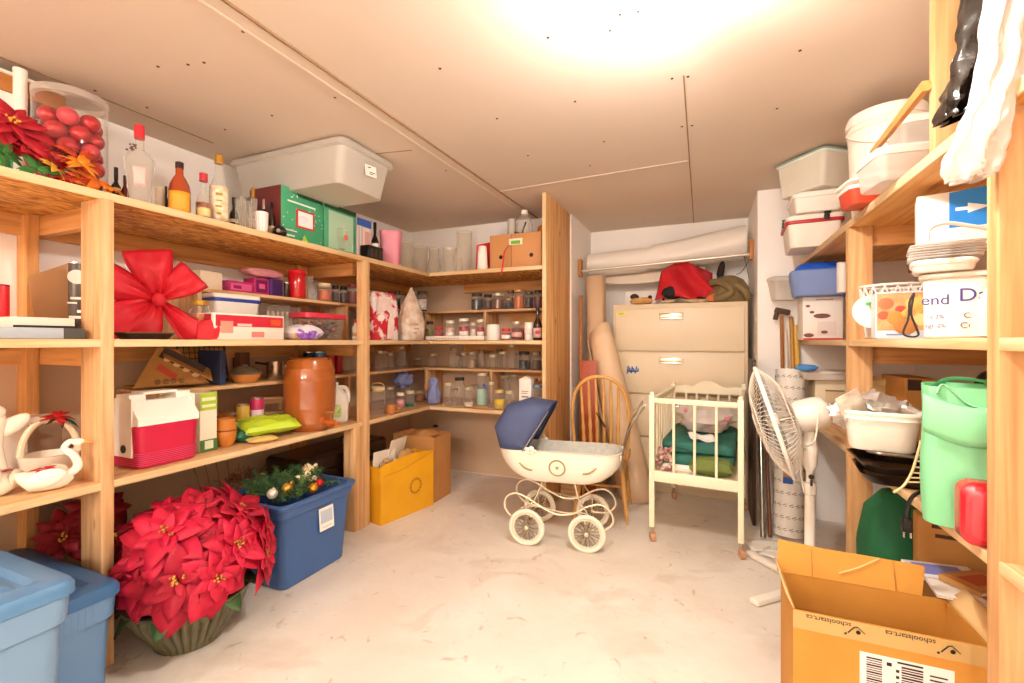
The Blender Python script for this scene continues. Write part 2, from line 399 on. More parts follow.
# ceiling board joints: shallow battens / gaps, and screw heads
DK = pm('#9c7a58', .9); LT = pm('#e9dac8', .8)
def strip(name, a, b, wdt, mat, t=.004):
    a, b = Vector(a), Vector(b); d = b-a; m = M(); m.at(((a.x+b.x)/2, (a.y+b.y)/2, CEIL-t/2), (0, 0, math.atan2(d.y, d.x))); m.box((0, 0, 0), (d.length, wdt, t)); return struct(m.build(name, mat, smooth=0))
strip('trim_1', (-1.60, YF, 0), (-1.48, YB-.02, 0), .075, pm('#dccab8', .85), .006)
strip('trim_2', (-1.552, YF, 0), (-1.432, YB-.02, 0), .008, DK, .009)
strip('trim_3', (-1.625, YF, 0), (-1.505, YB-.02, 0), .012, LT, .0075)
strip('trim_4', (-1.45, 3.17, 0), (-.1, 3.1, 0), .010, LT, .003)
strip('trim_5', (-.085, 2.1, 0), (-.10, AY-.02, 0), .006, DK, .003)
strip('trim_6', (XL+.02, 2.05, 0), (-1.62, 2.28, 0), .006, DK, .003)
strip('trim_7', (-2.62, .7, 0), (-2.62, 1.75, 0), .007, DK, .003)
m = M()
for u, v in ((147, 107), (95, 90), (158, 66), (188, 64), (204, 62), (272, 115), (333, 175), (225, 129), (243, 31), (254, 29), (345, 95), (335, 97), (440, 68), (548, 37), (575, 101), (497, 118), (604, 141), (528, 155), (777, 108), (638, 11), (672, 78), (688, 76), (682, 126), (692, 125), (446, 170), (610, 30), (620, 14), (434, 219), (800, 50), (590, 165)):
    p = ptZ(u, v, CEIL-.001)
    if p.y > 0: m.at((p.x, p.y, CEIL-.001)); m.lathe([(.006, -.002), (.006, .0005)], 8)
m.at(); struct(m.build('trim_8', pm('#5a4636', .5, .3)))
# bare bulbs in porcelain holders: two over the room, two added unseen behind the viewer as fill
def bulb_mat(s):
    m, nt, b, N, L = nodes('glowing_bulb'); b.inputs['Base Color'].default_value = (1, .9, .8, 1)
    b.inputs['Emission Color'].default_value = (1, .955, .895, 1); b.inputs['Emission Strength'].default_value = s; return m
BM = bulb_mat(860.0); PORC = pm('#f3eee6', .25, coat=.5)
BM_FILL = bulb_mat(2100.0)
def bulb(x, y, label, tilt=(0, 0, 0), drop=.0, grp=None):
    t = thing('ceiling_bulb', label, 'light bulb', (x, y, CEIL), grp and 0 or 0, grp)
    m = M(); m.lathe([(.062, 0), (.062, -.012), (.045, -.03), (.028, -.045), (.026, -.055)][::-1], 20); m.build('lamp_holder', PORC, t)
    m = M(); m.lathe([(.0365, -.126), (.0355, -.115), (.032, -.1), (.022, -.078), (.015, -.066), (.014, -.05)], 20); m.build('bulb_neck', PORC, t)
    m = M(); m.lathe([(.001, -.165), (.018, -.161), (.03, -.148), (.036, -.128), (.0355, -.1255)], 20); m.build('glass_bulb', BM if y > 0 else BM_FILL, t)
bulb(-.115, 1.53, 'bare glowing bulb hanging from the ceiling in view at the top')
bulb(-.20, 1.38, 'second bare glowing bulb just beside the one at the top of view')
bulb(-1.35, -2.0, 'added fill bulb on the ceiling behind the viewer, toward the left shelves')
bulb(-.15, -2.2, 'added fill bulb on the ceiling behind the viewer, toward the right shelves')

# ================================================================ shelving along the left wall
TOP, MID, BOT, UPH, LOH = 1.895, 1.308, .74, 1.59, 1.05
XF = -2.2
WX, WY, WZ = wood('x'), wood('y'), wood('z'); WYd = wood('y', '#d79a58', '#b97a3c', '#e3ad6c'); WXd = wood('x', '#d79a58', '#b97a3c', '#e3ad6c'); WZd = wood('z', '#d79a58', '#c08446', '#e3ad6c')
OSB = osb(); EDGE = wood('y', '#dcb98a', '#cda470', '#e6c9a0', False); EDGEX = wood('x', '#dcb98a', '#cda470', '#e6c9a0', False)
def bb(name, x0, x1, y0, y1, z0, z1, mat, par, bev=.002):
    m = M(); m.box(((x0+x1)/2, (y0+y1)/2, (z0+z1)/2), (x1-x0, y1-y0, z1-z0), bev); return m.build(name, mat, par)
su = thing('shelving_unit', 'long pine and strand board shelving along the left wall with square posts', 'shelves')
Y0 = .2
for z, th in ((TOP, .026), (MID, .024), (BOT, .024)):
    s_ = bb('shelf', XL+.002, XF-.004, Y0, YB-.002, z-th, z, OSB if z == TOP else WY, su)
    bb('edge_strip', XF-.004, XF+.004, Y0, 3.345, z-th-.006, z+.001, EDGE, s_)
    bb('ledger', XL+.002, XL+.04, Y0, YB-.002, z-th-.09, z-th, WYd, su)
bb('shelf', XL+.002, -2.5, 1.59, YB-.002, UPH-.02, UPH, WY, su); bb('shelf', XL+.002, -2.5, 1.40, YB-.002, LOH-.02, LOH, WY, su)
for y, z0, z1 in ((1.60, MID, UPH-.02), (1.41, BOT, LOH-.02), (2.7, MID, UPH-.02), (2.72, BOT, LOH-.02)):
    bb('shelf_support', XL+.03, -2.505, y-.012, y+.012, z0, z1, WZ, su)
for y0, y1, dp, z1 in ((1.02, 1.063, .14, TOP-.027), (2.512, 2.583, .05, TOP-.027), (2.43, 2.511, .09, BOT-.025)):
    bb('post', XF-dp, XF+.006, y0, y1, .001, z1, WZ, su)
for y0, y1 in ((1.02, 1.063), (2.495, 2.583)):
    bb('post', XL+.002, XL+.09, y0, y1, .001, TOP-.027, WZd, su)
for y in (1.083, 2.6):
    for z in (TOP-.026, MID-.024, BOT-.024): bb('cross_brace', XL+.04, XF-.15, y-.019, y+.019, z-.088, z, WXd, su)
# ---- shelving across the back
YS = 3.35; sb = thing('shelving_unit', 'pine corner shelving across the back wall filled with glass jars', 'shelves')
for z, th in ((TOP, .026), (MID, .024), (BOT, .024)):
    s_ = bb('shelf', XF+.002, -1.156, YS+.004, YB-.012, z-th-.001, z-.001, OSB if z == TOP else WX, sb)
    bb('edge_strip', XF+.004, -1.156, YS-.004, YS+.004, z-th-.006, z, EDGEX, s_)
    bb('ledger', XF+.002, -1.27, YB-.04, YB-.002, z-th-.09, z-th-.001, WXd, sb)
YH = 3.70
for z in (UPH, LOH):
    bb('shelf', -2.49, -1.156, YH, YB-.012, z-.022, z-.001, WX, sb)
for x, z0, z1 in ((-2.47, MID, UPH-.022), (-1.84, MID, UPH-.022), (-2.47, BOT, LOH-.022), (-1.78, BOT, LOH-.022)):
    bb('shelf_support', x-.013, x+.013, YH+.004, YB-.014, z0+.001, z1, WZ, sb)
for poly in ([(-.27, UPH-.024), (.22, UPH-.024), (-.02, UPH-.2)], [(-.2, LOH-.024), (.25, LOH-.024), (.02, LOH-.2)]):
    m = M(); m.at((-1.52, YB-.045, 0)); m.prism(poly, -.01, .01); m.build('gusset', WXd, sb)
pn = bb('end_panel', -1.154, -1.122, 3.325, 3.985, .001, CEIL-.003, wood('z', '#dfa96a', '#c88c4c', '#ebbd84'), sb)
bb('edge_strip', -1.1545, -1.1215, 3.315, 3.325, .001, CEIL-.003, wood('z', '#dcb98a', '#cda470', '#e6c9a0', False), pn)
# ---- shelving along the right wall
RX = .65; RT, RM, RB = 1.888, 1.308, .775; RY0 = .9
sr = thing('shelving_unit', 'pine shelving along the right wall with knotty flat posts', 'shelves')
for z, th in ((RT, .03), (RM, .026), (RB, .026)):
    s_ = bb('shelf', RX+.004, XR-.002, RY0, YR-.004, z-th, z, wood('y', '#e0a558', '#bf7f38', '#edbb74') if z == RT else WY, sr)
    bb('edge_strip', RX-.004, RX+.004, RY0, YR-.004, z-th-.004, z+.001, EDGE, s_)
    bb('ledger', XR-.04, XR-.002, RY0, YR-.004, z-th-.09, z-th, WYd, sr)
for y0, y1, z1 in ((1.452, 1.503, RT-.03), (2.69, 2.735, RT-.03)):
    bb('post', RX-.005, RX+.092, y0, y1, .001, z1, wood('z', '#cf9f6a', '#b98450', '#dcb486'), sr)
    bb('post', XR-.1, XR-.042, y0, y1, .001, z1, WZd, sr)
bb('post', RX+.02, RX+.10, 1.85, 1.89, RT+.001, CEIL-.003, wood('z', '#cf9f6a', '#b98450', '#dcb486'), sr)
for y in (1.523, 2.755): 
    for z in (RT-.03, RM-.026, RB-.026): bb('cross_brace', RX+.1, XR-.1, y-.019, y+.019, z-.09, z, WXd, sr)
m = M(); m.rod((RX+.005, 1.87, 2.125), (RX-.005, 2.33, 2.09), .019, .014, 6); m.build('rail', wood('y', '#d79a58', '#b97a3c', '#e3ad6c'), sr)
# ================================================================ left wall, top shelf
Z1 = TOP+.002
OR_ = pm('#d9791c', .5); SILK = pm('#c3162a', .6, n=(14, '#9d0d1f', .6)); SILKP = pm('#e0324a', .6)
PRGREEN = pm('#4fae83', .6)
t = carton('cardboard_box', 'white cardboard box with green printed bands at the near end of the top shelf', 'box', 'L', -2.62, -40, 27, 87, Z1, .2, '#f3ece0',
       [(.05, .93, .53, .78, PRGREEN), (.3, .93, .18, .42, PRGREEN), (.05, .93, .46, .49, pm('#dfe8dc'))])
bx = -2.62
tz = t.location.z+t['h']
m = M(); m.box((0, 0, .035), (.2, .5, .07), .004); o = tag(m.build('wooden_tray', pm('#b9762f', .6, n=(9, '#a1622a', .5)), None, (-2.72, t.location.y-.03, tz+.002)), 'flat brown wooden tray lying on the white and green box', 'tray')
m = M(); m.box((0, 0, .078), (.21, .51, .014), .003); m.build('pale_rim', pm('#efe4d2'), o)
loc, r, h = fit('L', -2.52, 29, 16, 62, Z1); m = M(); m.lathe([(.02, 0), (r, 0), (r, h), (.02, h)], 24)
tag(m.build('paper_roll', pm('#f1e8dc', .8), None, (loc.x-.1, loc.y+.01, Z1)), 'tall white paper roll standing upright beside the white and green box', 'roll')
# silk bouquet: red poinsettias over orange and yellow autumn leaves
def petals(m, c, R, n, nrm, up=.35, W=.45, droop=.25, seed=0, tip=1.3, jit=.25):
    rnd = random.Random(seed); q = Vector(nrm).to_track_quat('Z', 'Y').to_matrix().to_4x4()
    for k in range(n):
        a = 2*PI*k/n+rnd.uniform(-jit, jit); L = R*rnd.uniform(.8, 1.1)
        m.T = Matrix.Translation(Vector(c)) @ q @ Euler((rnd.uniform(-.25, .25), -up+rnd.uniform(-.15, .15), a)).to_matrix().to_4x4()
        leafm(m, L, L*W*rnd.uniform(.85, 1.15), droop, .12, 6, tip=tip)
    m.T = Matrix()
def floret(m, c, R, nrm, seed=0, n=9):
    rnd = random.Random(seed); q = Vector(nrm).to_track_quat('Z', 'Y').to_matrix()
    for k in range(n):
        d = q @ Vector((rnd.uniform(-R, R), rnd.uniform(-R, R), R*.6)); m.ball(tuple(Vector(c)+d), R*.28, 6, 4)
def flower(par, c, R, nrm, mats, seed, nlow=7, nup=6, W=.5, name='flower', centre=pm('#d8a83a', .5)):
    m = M(); n = Vector(nrm).normalized()
    petals(m, c, R, nlow, n, .12, W, .22, seed); m.mi = 0
    petals(m, Vector(c)+n*R*.10, R*.68, nup, n, .45, W, .3, seed+50)
    petals(m, Vector(c)+n*R*.14, R*.4, 5, n, .7, W*.8, .3, seed+90)
    f = m.build(name, mats, par, solid=.0014)
    m = M(); floret(m, Vector(c)+n*R*.16, R*.13, n, seed); m.build('flower_centre', centre, f); return f
t = thing('silk_bouquet', 'bunch of silk flowers, red poinsettias and orange autumn leaves, on the top shelf', 'artificial flowers', (-2.36, onX(40, -2.36)[0], Z1+.012))
flower(t, (0, -.08, .19), .13, (.9, -.1, .5), SILK, 3); flower(t, (-.02, -.19, .18), .14, (.8, -.4, .6), SILK, 5); flower(t, (.0, -.03, .11), .11, (.9, .1, .6), SILK, 8)
AUT = [pm('#e58a1d', .6), pm('#e9b53a', .6), pm('#c9431c', .6), pm('#3c7a35', .6), pm('#e3741c', .6)]
rnd = random.Random(4)
for k, (c, mt) in enumerate(((( .06, .10, .1), 0), ((.05, .02, .06), 1), ((.05, .16, .05), 4), ((.06, .07, .03), 2), ((.06, -.12, .06), 3), ((.06, -.2, .12), 1), ((.04, .2, .04), 0), ((.08, -.04, .03), 3), ((0, .12, .14), 2), ((.05, .13, .02), 4))):
    m = M(); petals(m, c, rnd.uniform(.06, .09), 9, (rnd.uniform(.3, 1), rnd.uniform(-.4, .6), rnd.uniform(.2, .9)), .3, .35, .4, k+20, jit=.6); m.build('leaf_spray', AUT[mt], t, solid=.001)
m = M(); m.rod((-.05, -.1, .003), (0, -.08, .2), .006); m.rod((-.05, -.05, .003), (0, .02, .14), .006); m.rod((-.04, 0, .003), (.04, .1, .1), .006); m.build('stem', pm('#3f5c2b'), t)
# clear tub packed with red baubles
CLR = glass('#f8f6f0', .2, .02, 'clear_bottle_glass')
loc, r, h = fit('L', -2.56, 71, 78, 94, Z1)
t = thing('ornament_tub', 'tall clear plastic tub packed with shiny red baubles on the top shelf', 'tub', loc)
m = M(); m.lathe([(r*.97, 0), (r, .006), (r, h-.02), (r*.98, h-.018)], 40, cap=(True, False)); m.build('clear_wall', glass('#fdfbf8', .12, .0, 'very_clear_plastic', '#fefefe'), t)
m = M(); m.lathe([(r*.9, h-.045), (r*1.02, h-.04), (r*1.02, h-.012), (r*.8, h), (r*.1, h+.002)], 40, cap=(False, True)); m.build('lid', glass('#f4efe8', .2, .25, 'frosted_lid', '#f3ece4'), t)
br = r*.30; BAU = pm('#c4121f', .18, .35, coat=.6); BAUM = pm('#d8444e', .35, .1)
bm_ = M(); bm_.ball((0, 0, 0), br, 20, 12); bm_.lathe([(br*.22, br*.96), (br*.22, br*1.03), (br*.1, br*1.05)], 10)
nb = 0
for layer in range(8):
    for k in range(6):
        a = 2*PI*(k+.5*(layer % 2))/6; p = Vector((loc.x+math.cos(a)*(r*.62), loc.y+math.sin(a)*(r*.62), loc.z+.008+br+layer*br*1.72))
        if p.z+br > loc.z+h-.05: continue
        if nb == 0: b0 = bm_.build('bauble', [BAU], None, p); o = b0
        else: o = b0.copy(); C.objects.link(o); o.location = p
        if (layer+k) % 7 == 3: o.data = o.data.copy(); o.data.materials[0] = BAUM
        o.rotation_euler = (rnd.uniform(0, 6), rnd.uniform(0, 6), 0); tag(o, 'shiny red bauble heaped inside the tall clear tub', 'bauble', 'red baubles in the clear tub'); nb += 1
        if (layer+k) % 7 == 3: o['label'] = 'matte pinkish red bauble among the shiny ones in the clear tub'
CLR = glass('#f8f6f0', .2, .02, 'clear_bottle_glass'); DKG = pm('#1d130f', .12, coat=.6); AMB = pm('#8d3f10', .15, coat=.7, n=(5, '#b4601a', .5))
SPIR = glass('#f0ead8', .1, .02, 'clear_spirit')
bottle('small black bottle with a pale collar behind the tall clear bottle', 'L', -2.42, 116, 11, 167, Z1, WINE, DKG, pm('#20170f'), .3, pm('#d8c08a'), (.52, .58))
bottle('dark red bottle hidden half behind the tall clear bottle', 'L', -2.44, 125, 9, 175, Z1, ROUND, pm('#5d1018', .2, coat=.5), pm('#3b0a10'), .2)
t = bottle('tall clear waisted liquor bottle with a red cap', 'L', -2.30, 139.5, 32, 125, Z1, [(.74, 0), (.78, .02), (.72, .2), (.86, .4), (1, .58), (.99, .64), (.7, .72), (.33, .77), (.3, .8), (.3, 1)], CLR, pm('#c9202a', .35), .17, pm('#e9b4ac', .7), (.25, .5), None, arc=1.0, capr=.34)
rr_ = t['r']; m = M(); floret(m, (-rr_*.5, -rr_*.72, t['h']*.66), .016, (0, -1, .2), 2, 14); m.build('printed_sprig', pm('#6b4a44'), t)
can('small cream cup beside the amber bottle', 'L', -2.42, 160, 10, 188, Z1, pm('#e6d9c0'), name='cup', cat='cup', top=pm('#e6d9c0'))
bottle('amber liquor bottle with an orange label and black cap', 'L', -2.30, 179.5, 23, 162, Z1, [(.9, 0), (1, .03), (1, .5), (.9, .62), (.62, .74), (.38, .82), (.34, 1)], pm('#a2401a', .12, coat=.8), pm('#2a1712'), .12, pm('#e8a02c', .5), (.04, .46))
bottle('thin dark bottle left of the amber one', 'L', -2.46, 166, 7, 186, Z1, WINE, DKG, BLACK, .2)
bottle('small amber miniature bottle with a red cap', 'L', -2.30, 203.5, 16, 173, Z1, [(1, 0), (1, .4), (.8, .55), (.4, .68), (.32, .72), (.32, 1)], CLR, pm('#b5242c', .35), .17, pm('#e7c784'), (.1, .3), AMB, .42, capr=.55)
t = bottle('tall clear bottle with a big white label and gold cap', 'L', -2.31, 219, 20, 155, Z1, [(.95, 0), (1, .02), (1, .5), (.94, .6), (.5, .74), (.42, .8), (.42, 1)], CLR, GOLD, .12, pm('#f3e9d2', .6, n=(30, '#d9c089', .3)), (.06, .58), SPIR, .55)
marks(t, -t['r']*1.03, [(-.015, .015, t['h']*.42, .014), (-.012, .014, t['h']*.33, .006), (-.016, .012, t['h']*.25, .01), (-.01, .01, t['h']*.15, .012)], pm('#a9803f'))
bottle('dark bottle standing behind the row of shot glasses', 'L', -2.42, 234, 10, 197, Z1, WINE, DKG, BLACK, .2, pm('#e0cfa4'), (.35, .45))
for k, (u, v) in enumerate(((238, 199), (243, 196), (248.5, 200), (254, 198))):
    drink('tall thin clear shot glass, %s in the row beside the black ball' % ORD[k], 'L', -2.28, u, 6.5, v, Z1, 'shot glasses on the top shelf')
bottle('clear miniature bottle with a gold cap behind the shot glasses', 'L', -2.38, 253, 9, 187, Z1, WINE, CLR, GOLD, .2, PAPER, (.2, .4))
t = thing('tumbler', 'white striped tumbler beside the black ball', 'glass', fit('L', -2.27, 261.5, 14, 212, Z1)[0]); _, r, h = fit('L', -2.27, 261.5, 14, 212, Z1)
m = M(); m.lathe([(r*.85, 0), (r, h), (r*.93, h), (r*.78, .005)], 20); m.build('tumbler_body', pm('#efe3da', .3), t)
m = M()
for k in range(12): m.rod((r*.865*math.cos(k*PI/6), r*.865*math.sin(k*PI/6), .004), (r*1.0*math.cos(k*PI/6), r*1.0*math.sin(k*PI/6), h*.98), .0016, n=5)
m.build('stripes', pm('#d9b7ae'), t)
bottle('black bottle with a silver neck in the back row near the green box', 'L', -2.36, 264, 8, 199, Z1, WINE, DKG, SILVER, .25)
bottle('dark brown bottle with a pale label in the back row near the green box', 'L', -2.34, 271.5, 8, 202, Z1, SQUAT, pm('#2e1a12', .15, coat=.6), BLACK, .2, pm('#cbb38a'), (.2, .4))
loc, r, h = fit('L', -2.27, 280, 14.5, 217, Z1); m = M(); m.ball((0, 0, r), r, 24, 14); m.lathe([(r*.35, .0), (r*.4, .006), (r*.1, .008)], 14)
t = tag(m.build('ball', pm('#17100e', .15, coat=.7), None, loc), 'glossy black ball in front of the green box', 'ball'); m = M(); m.at((r*.55, -r*.78, r*1.05), (PI/2, 0, .6)); m.lathe([(.001, r*.06), (r*.26, r*.05), (r*.3, 0)], 14); m.build('white_spot', pm('#8d7f78', .4), t)
# green glassware boxes
GB = pm('#3f9a6c', .5, n=(12, '#4aa878', .4)); GBD = pm('#22573c', .5)
WHT = pm('#f2f0ea'); REDP = pm('#b73a3a')
t = carton('glassware_box', 'green box of glassware with a red framed picture under the plastic tote', 'box', 'L', -2.28, 281, 323, 192, Z1, .26, GB,
   [(.33, .78, .30, .66, REDP), (.38, .73, .34, .62, WHT), (.14, .8, .74, .77, WHT), (.05, .3, .1, .13, WHT), (.05, .35, .2, .22, WHT), (.35, .98, .88, 1.0, GBD)], [(0, 1, 0, 1, pm('#6e2a26'))])
words('4', .028, WHT, t, (-.05, -.006, t['h']*.87)); m = M()
for k in range(26): m.ball((rnd.uniform(-.48, .48)*t['w'], -.001, rnd.uniform(.05, .95)*t['h']), .003, 6, 4)
m.build('snow_specks', WHT, t)
m = M(); m.ball((.0, -.004, t['h']*.48), .022, 12, 8, (1.6, .15, 1)); m.build('printed_glass', pm('#dfe2ee'), t)
m = M(); m.prism([(-.02, .006), (.035, .006), (.0, .06)], -.012, -.01); m.build('folded_flap', pm('#a6cf3a', .5), t)
t = carton('glassware_box', 'green box with a cut window showing a glass, at the right of its twin', 'box', 'L', -2.28, 324.5, 356, 207, Z1, .26, pm('#3d8f66', .5, n=(12, '#5cae86', .4)),
   [(.12, .9, .08, .86, pm('#a9c9ab', .3)), (.0, 1, .9, 1, GBD)])
m = M(); m.lathe([(.024, .03), (.03, .06), (.042, .11), (.04, .17), (.03, .17)], 16, c=(0, -.005, 0), cap=(True, True)); m.build('drinking_glass', GL, t)
m = M(); m.ball((0, -.046, .105), .02, 12, 8, (1, .2, 1)); m.build('printed_face', pm('#d56a5e'), t)
# the big milky tote lying on the boxes, sticking out over the aisle
t = thing('storage_tote', 'big milky clear plastic tote stretching out over the green boxes', 'plastic tote', (-2.30, 2.17, 2.2), 0, None)
m = M(); m.rbox(.90, .43, 0, .215, .05, .90, .006, 5, open_top=True, wall=.004); m.build('tub', PL, t)
m = M(); m.loft([[(p[0], p[1], z) for p in rr(.94-2*i, .47-2*i, .055, 5)] for i, z in ((0.018, .200), (0, .204), (0, .226), (.012, .232), (.02, .226), (.02, .204))]); m.build('rim', PL, t)
m = M(); m.rbox(.93, .46, .228, .238, .05, 1, .003, 5); m.build('lid', PL, t)
m = M(); m.at((.448, .02, .125), (0, -.1, PI/2)); m.box((0, 0, 0), (.1, .002, .065)); m.build('paper_label', PAPER, t)
m = M(); m.at((.4505, .0, .14), (0, -.1, PI/2)); m.lathe([(.012, -.001), (.012, .001)], 12); m.T = m.T @ Matrix.Rotation(0, 4, 'X'); m.box((.03, 0, -.025), (.05, .002, .004)); m.box((.02, 0, -.035), (.03, .002, .004)); m.build('label_print', pm('#4a4038'), t)
# beyond the boxes
t = carton('gift_box', 'narrow white box with a blue top behind the pink bucket', 'box', 'L', -2.33, 357, 371, 219, Z1, .1, '#f0dcd4', [(0, 1, .82, 1, pm('#3b63b8')), (.55, .9, .1, .72, pm('#e2a79e')), (.1, .16, 0, .8, pm('#cdb7a8')), (.3, .36, 0, .8, pm('#cdb7a8'))])
bottle('small dark bottle with a white band behind the black basket', 'L', -2.34, 375, 8, 222, Z1, WINE, DKG, BLACK, .2, PAPER, (.4, .55))
t = carton('wire_basket', 'small black lattice basket in front of the dark bottle', 'basket', 'L', -2.24, 369, 383, 246, Z1, .08, BLACK, [(.1, .3, .2, .8, pm('#453a33')), (.4, .6, .2, .8, pm('#453a33')), (.7, .9, .2, .8, pm('#453a33'))])
loc, r, h = fit('L', -2.33, 391, 22, 232, Z1); m = M(); m.lathe([(r*.8, 0), (r*.82, .004), (r, h), (r*.95, h), (r*.78, .008)], 28, sq=4)
tag(m.build('bucket', pm('#e38d9c', .45), None, loc, (0, 0, .5)), 'square pink plastic bucket at the bend of the top shelf', 'bucket')
# glass vases and jars across the corner
VASE = [(.8, 0), (.9, .01), (1, .5), (.92, .8), (1, 1), (.95, 1), (.86, .8), (.93, .5), (.8, .02)]
def vase(label, side, pl, u, w_, v, prof=VASE, name='glass_vase'):
    loc, r, h = fit(side, pl, u, w_, v, Z1); m = M(); m.lathe([(a*r, b*h) for a, b in prof], 22); return tag(m.build(name, GL, None, loc), label, 'vase', 'clear vases on the top shelf')
vase('clear glass vase next to the pink bucket', 'L', -2.40, 407, 13, 241)
vase('wide clear glass vase just left of the shelf corner', 'L', -2.48, 420, 17, 246)
vase('clear rounded vase right in the shelf corner', 'B', 3.62, 434, 14, 248, [(.5, 0), (.9, .1), (1, .4), (.7, .7), (.8, 1), (.75, 1), (.65, .7), (.93, .4), (.5, .05)])
vase('squat clear jug beside the tall cylinder vase', 'B', 3.50, 450, 15, 247)
vase('tall straight clear cylinder vase beside the red board', 'B', 3.52, 464.5, 15.5, 231, [(1, 0), (1, 1), (.96, 1), (.96, .02)])
vase('small clear tumbler vase in front of the tall cylinder', 'B', 3.42, 458, 10, 256)
# red board, cups, ribbons, banana box
t = thing('gift_bag', 'flat red gift bag leaning behind the white foam cups', 'bag', (-1.745, 3.60, Z1), .2)
m = M(); m.at((0, 0, 0), (-.12, 0, 0)); m.prism([(-.12, 0), (.1, 0), (.13, .3), (-.12, .26)], -.012, .012); m.build('bag_body', pm('#d8262a', .55), t)
loc, r, h = fit('B', 3.43, 482.5, 11, 245, Z1); t = thing('foam_cups', 'upturned stack of white foam cups by the cardboard fruit box', 'cup', loc)
m = M(); m.lathe([(r, 0), (r*.78, h*.93), (r*.7, h*.96)], 20); m.build('top_cup', pm('#f6efe6', .7), t)
m = M()
for k in range(3): m.lathe([(r*1.02, .005+k*.012), (r*1.06, .008+k*.012), (r*1.02, .012+k*.012)], 20, cap=(False, False))
m.build('rim', pm('#f6efe6', .7), t)
m = M(); m.tube(curve([(-1.47, 3.41, Z1+.19), (-1.49, 3.36, Z1+.13), (-1.495, 3.335, Z1+.02), (-1.51, 3.334, Z1-.06)], 6), .009, 6, flat=.2); tag(m.build('ribbon', pm('#dd3b30', .5), None), 'red ribbon hanging over the shelf edge by the fruit box', 'ribbon')
t = carton('fruit_box', 'brown cardboard fruit box with oval hand holes on the back top shelf', 'box', 'B', 3.45, 490, 541.5, 233, Z1, .34, '#c98d58', [(.42, .435, 0, 1, pm('#a56f40')), (.38, .64, .68, .86, pm('#e8dcc8')), (.42, .6, .70, .80, pm('#6db33a'))])
m = M()
for x in (-.28, .31): m.at((x*t['w'], -.001, t['h']*.36), (PI/2, 0, 0)); m.lathe([(.017, -.001), (.017, .001)], 14)
m.build('hand_hole', pm('#2b1a12'), t)
ztop = t.location.z+t['h']+.002
bottle('big clear plastic jug with a white cap standing on the fruit box', 'B', 3.56, 524.5, 16, 210, ztop, [(.9, 0), (1, .05), (1, .5), (.85, .72), (.4, .86), (.36, 1)], CLR, PAPER, .16, name='plastic_jug')
loc, r, h = fit('B', 3.60, 512, 9, 219, ztop); m = M(); m.lathe([(r, 0), (r, h), (r*.9, h), (r*.9, .004)], 16); tag(m.build('plastic_tub', PL, None, loc), 'small clear plastic tub on the fruit box beside the jug', 'tub')
m = M(); m.at((-1.42, 3.55, ztop), (0, .35, 0)); m.box((0, 0, .06), (.014, .014, .12), .003); m.box((-.02, 0, .012), (.09, .02, .016), .003); tag(m.build('stapler', BLACK), 'black hand tool sticking up from the fruit box', 'tool')
m = M(); m.ball((0, 0, .035), .035, 12, 8, (1.2, 1, 1), .2); o = tag(m.build('toy', pm('#b5482c', .5, n=(20, '#d7a532', .5)), None, (-1.235, 3.55, ztop)), 'small orange and dark lump on the fruit box corner', 'toy')

# ================================================================ left wall, nearest bay, middle shelf
Z2 = MID+.002
carton('photo_album', 'flat slate blue album lying on the near middle shelf', 'book', 'L', -2.26, -25, 85, 327, Z2, .32, pm('#a9b4bd', .5), [(.78, 1, 0, 1, pm('#4a4742'))])
zz = Z2+.042
loc, r, h = fit('L', -2.46, 1, 18, 284, zz); t = can('red canister at the near end of the middle shelf', 'L', -2.46, 1, 18, 284, zz, pm('#cf1f28', .3), name='canister', cat='canister', top=pm('#8c1218'))
carton('tray', 'pale flat box with a dark base on the slate blue album', 'box', 'L', -2.30, 13, 75, 317, zz, .22, pm('#e3d5c4', .5), [(0, 1, 0, .22, BLACK)])
t = thing('folded_card', 'tan folded card standing open on the middle shelf', 'card', (-2.56, 1.05, zz+.042), PI/2); m = M()
m.prism([(-.085, 0), (.02, 0), (.025, .25), (-.11, .17)], -.003, .0); m.at((.02, 0, 0), (0, 0, .5)); m.prism([(0, 0), (.07, 0), (.065, .24), (.028, .17), (0, .25)], -.003, 0); m.build('card_sheet', pm('#b98a5e', .7), t)
t = can('dark grey tin with white lettering behind the post', 'L', -2.46, 77, 18, 262, Z2+.042, pm('#5c5148', .35, .4), None, top=SILVER, name='tin', cat='tin')
marks(t, -t['r']*1.005, [(-.02, .016, .13, .01), (-.03, .0, .11, .007), (.0, .025, .075, .012), (-.025, .02, .05, .012)], pm('#efe7da'))
m = M(); m.lathe([(.03, -.0005), (.03, .0005)], 16, c=(0, 0, 0)); m.build('white_mark', pm('#e6ddd0'), t, (0, -t['r']*1.004, .22), (PI/2, 0, 0))
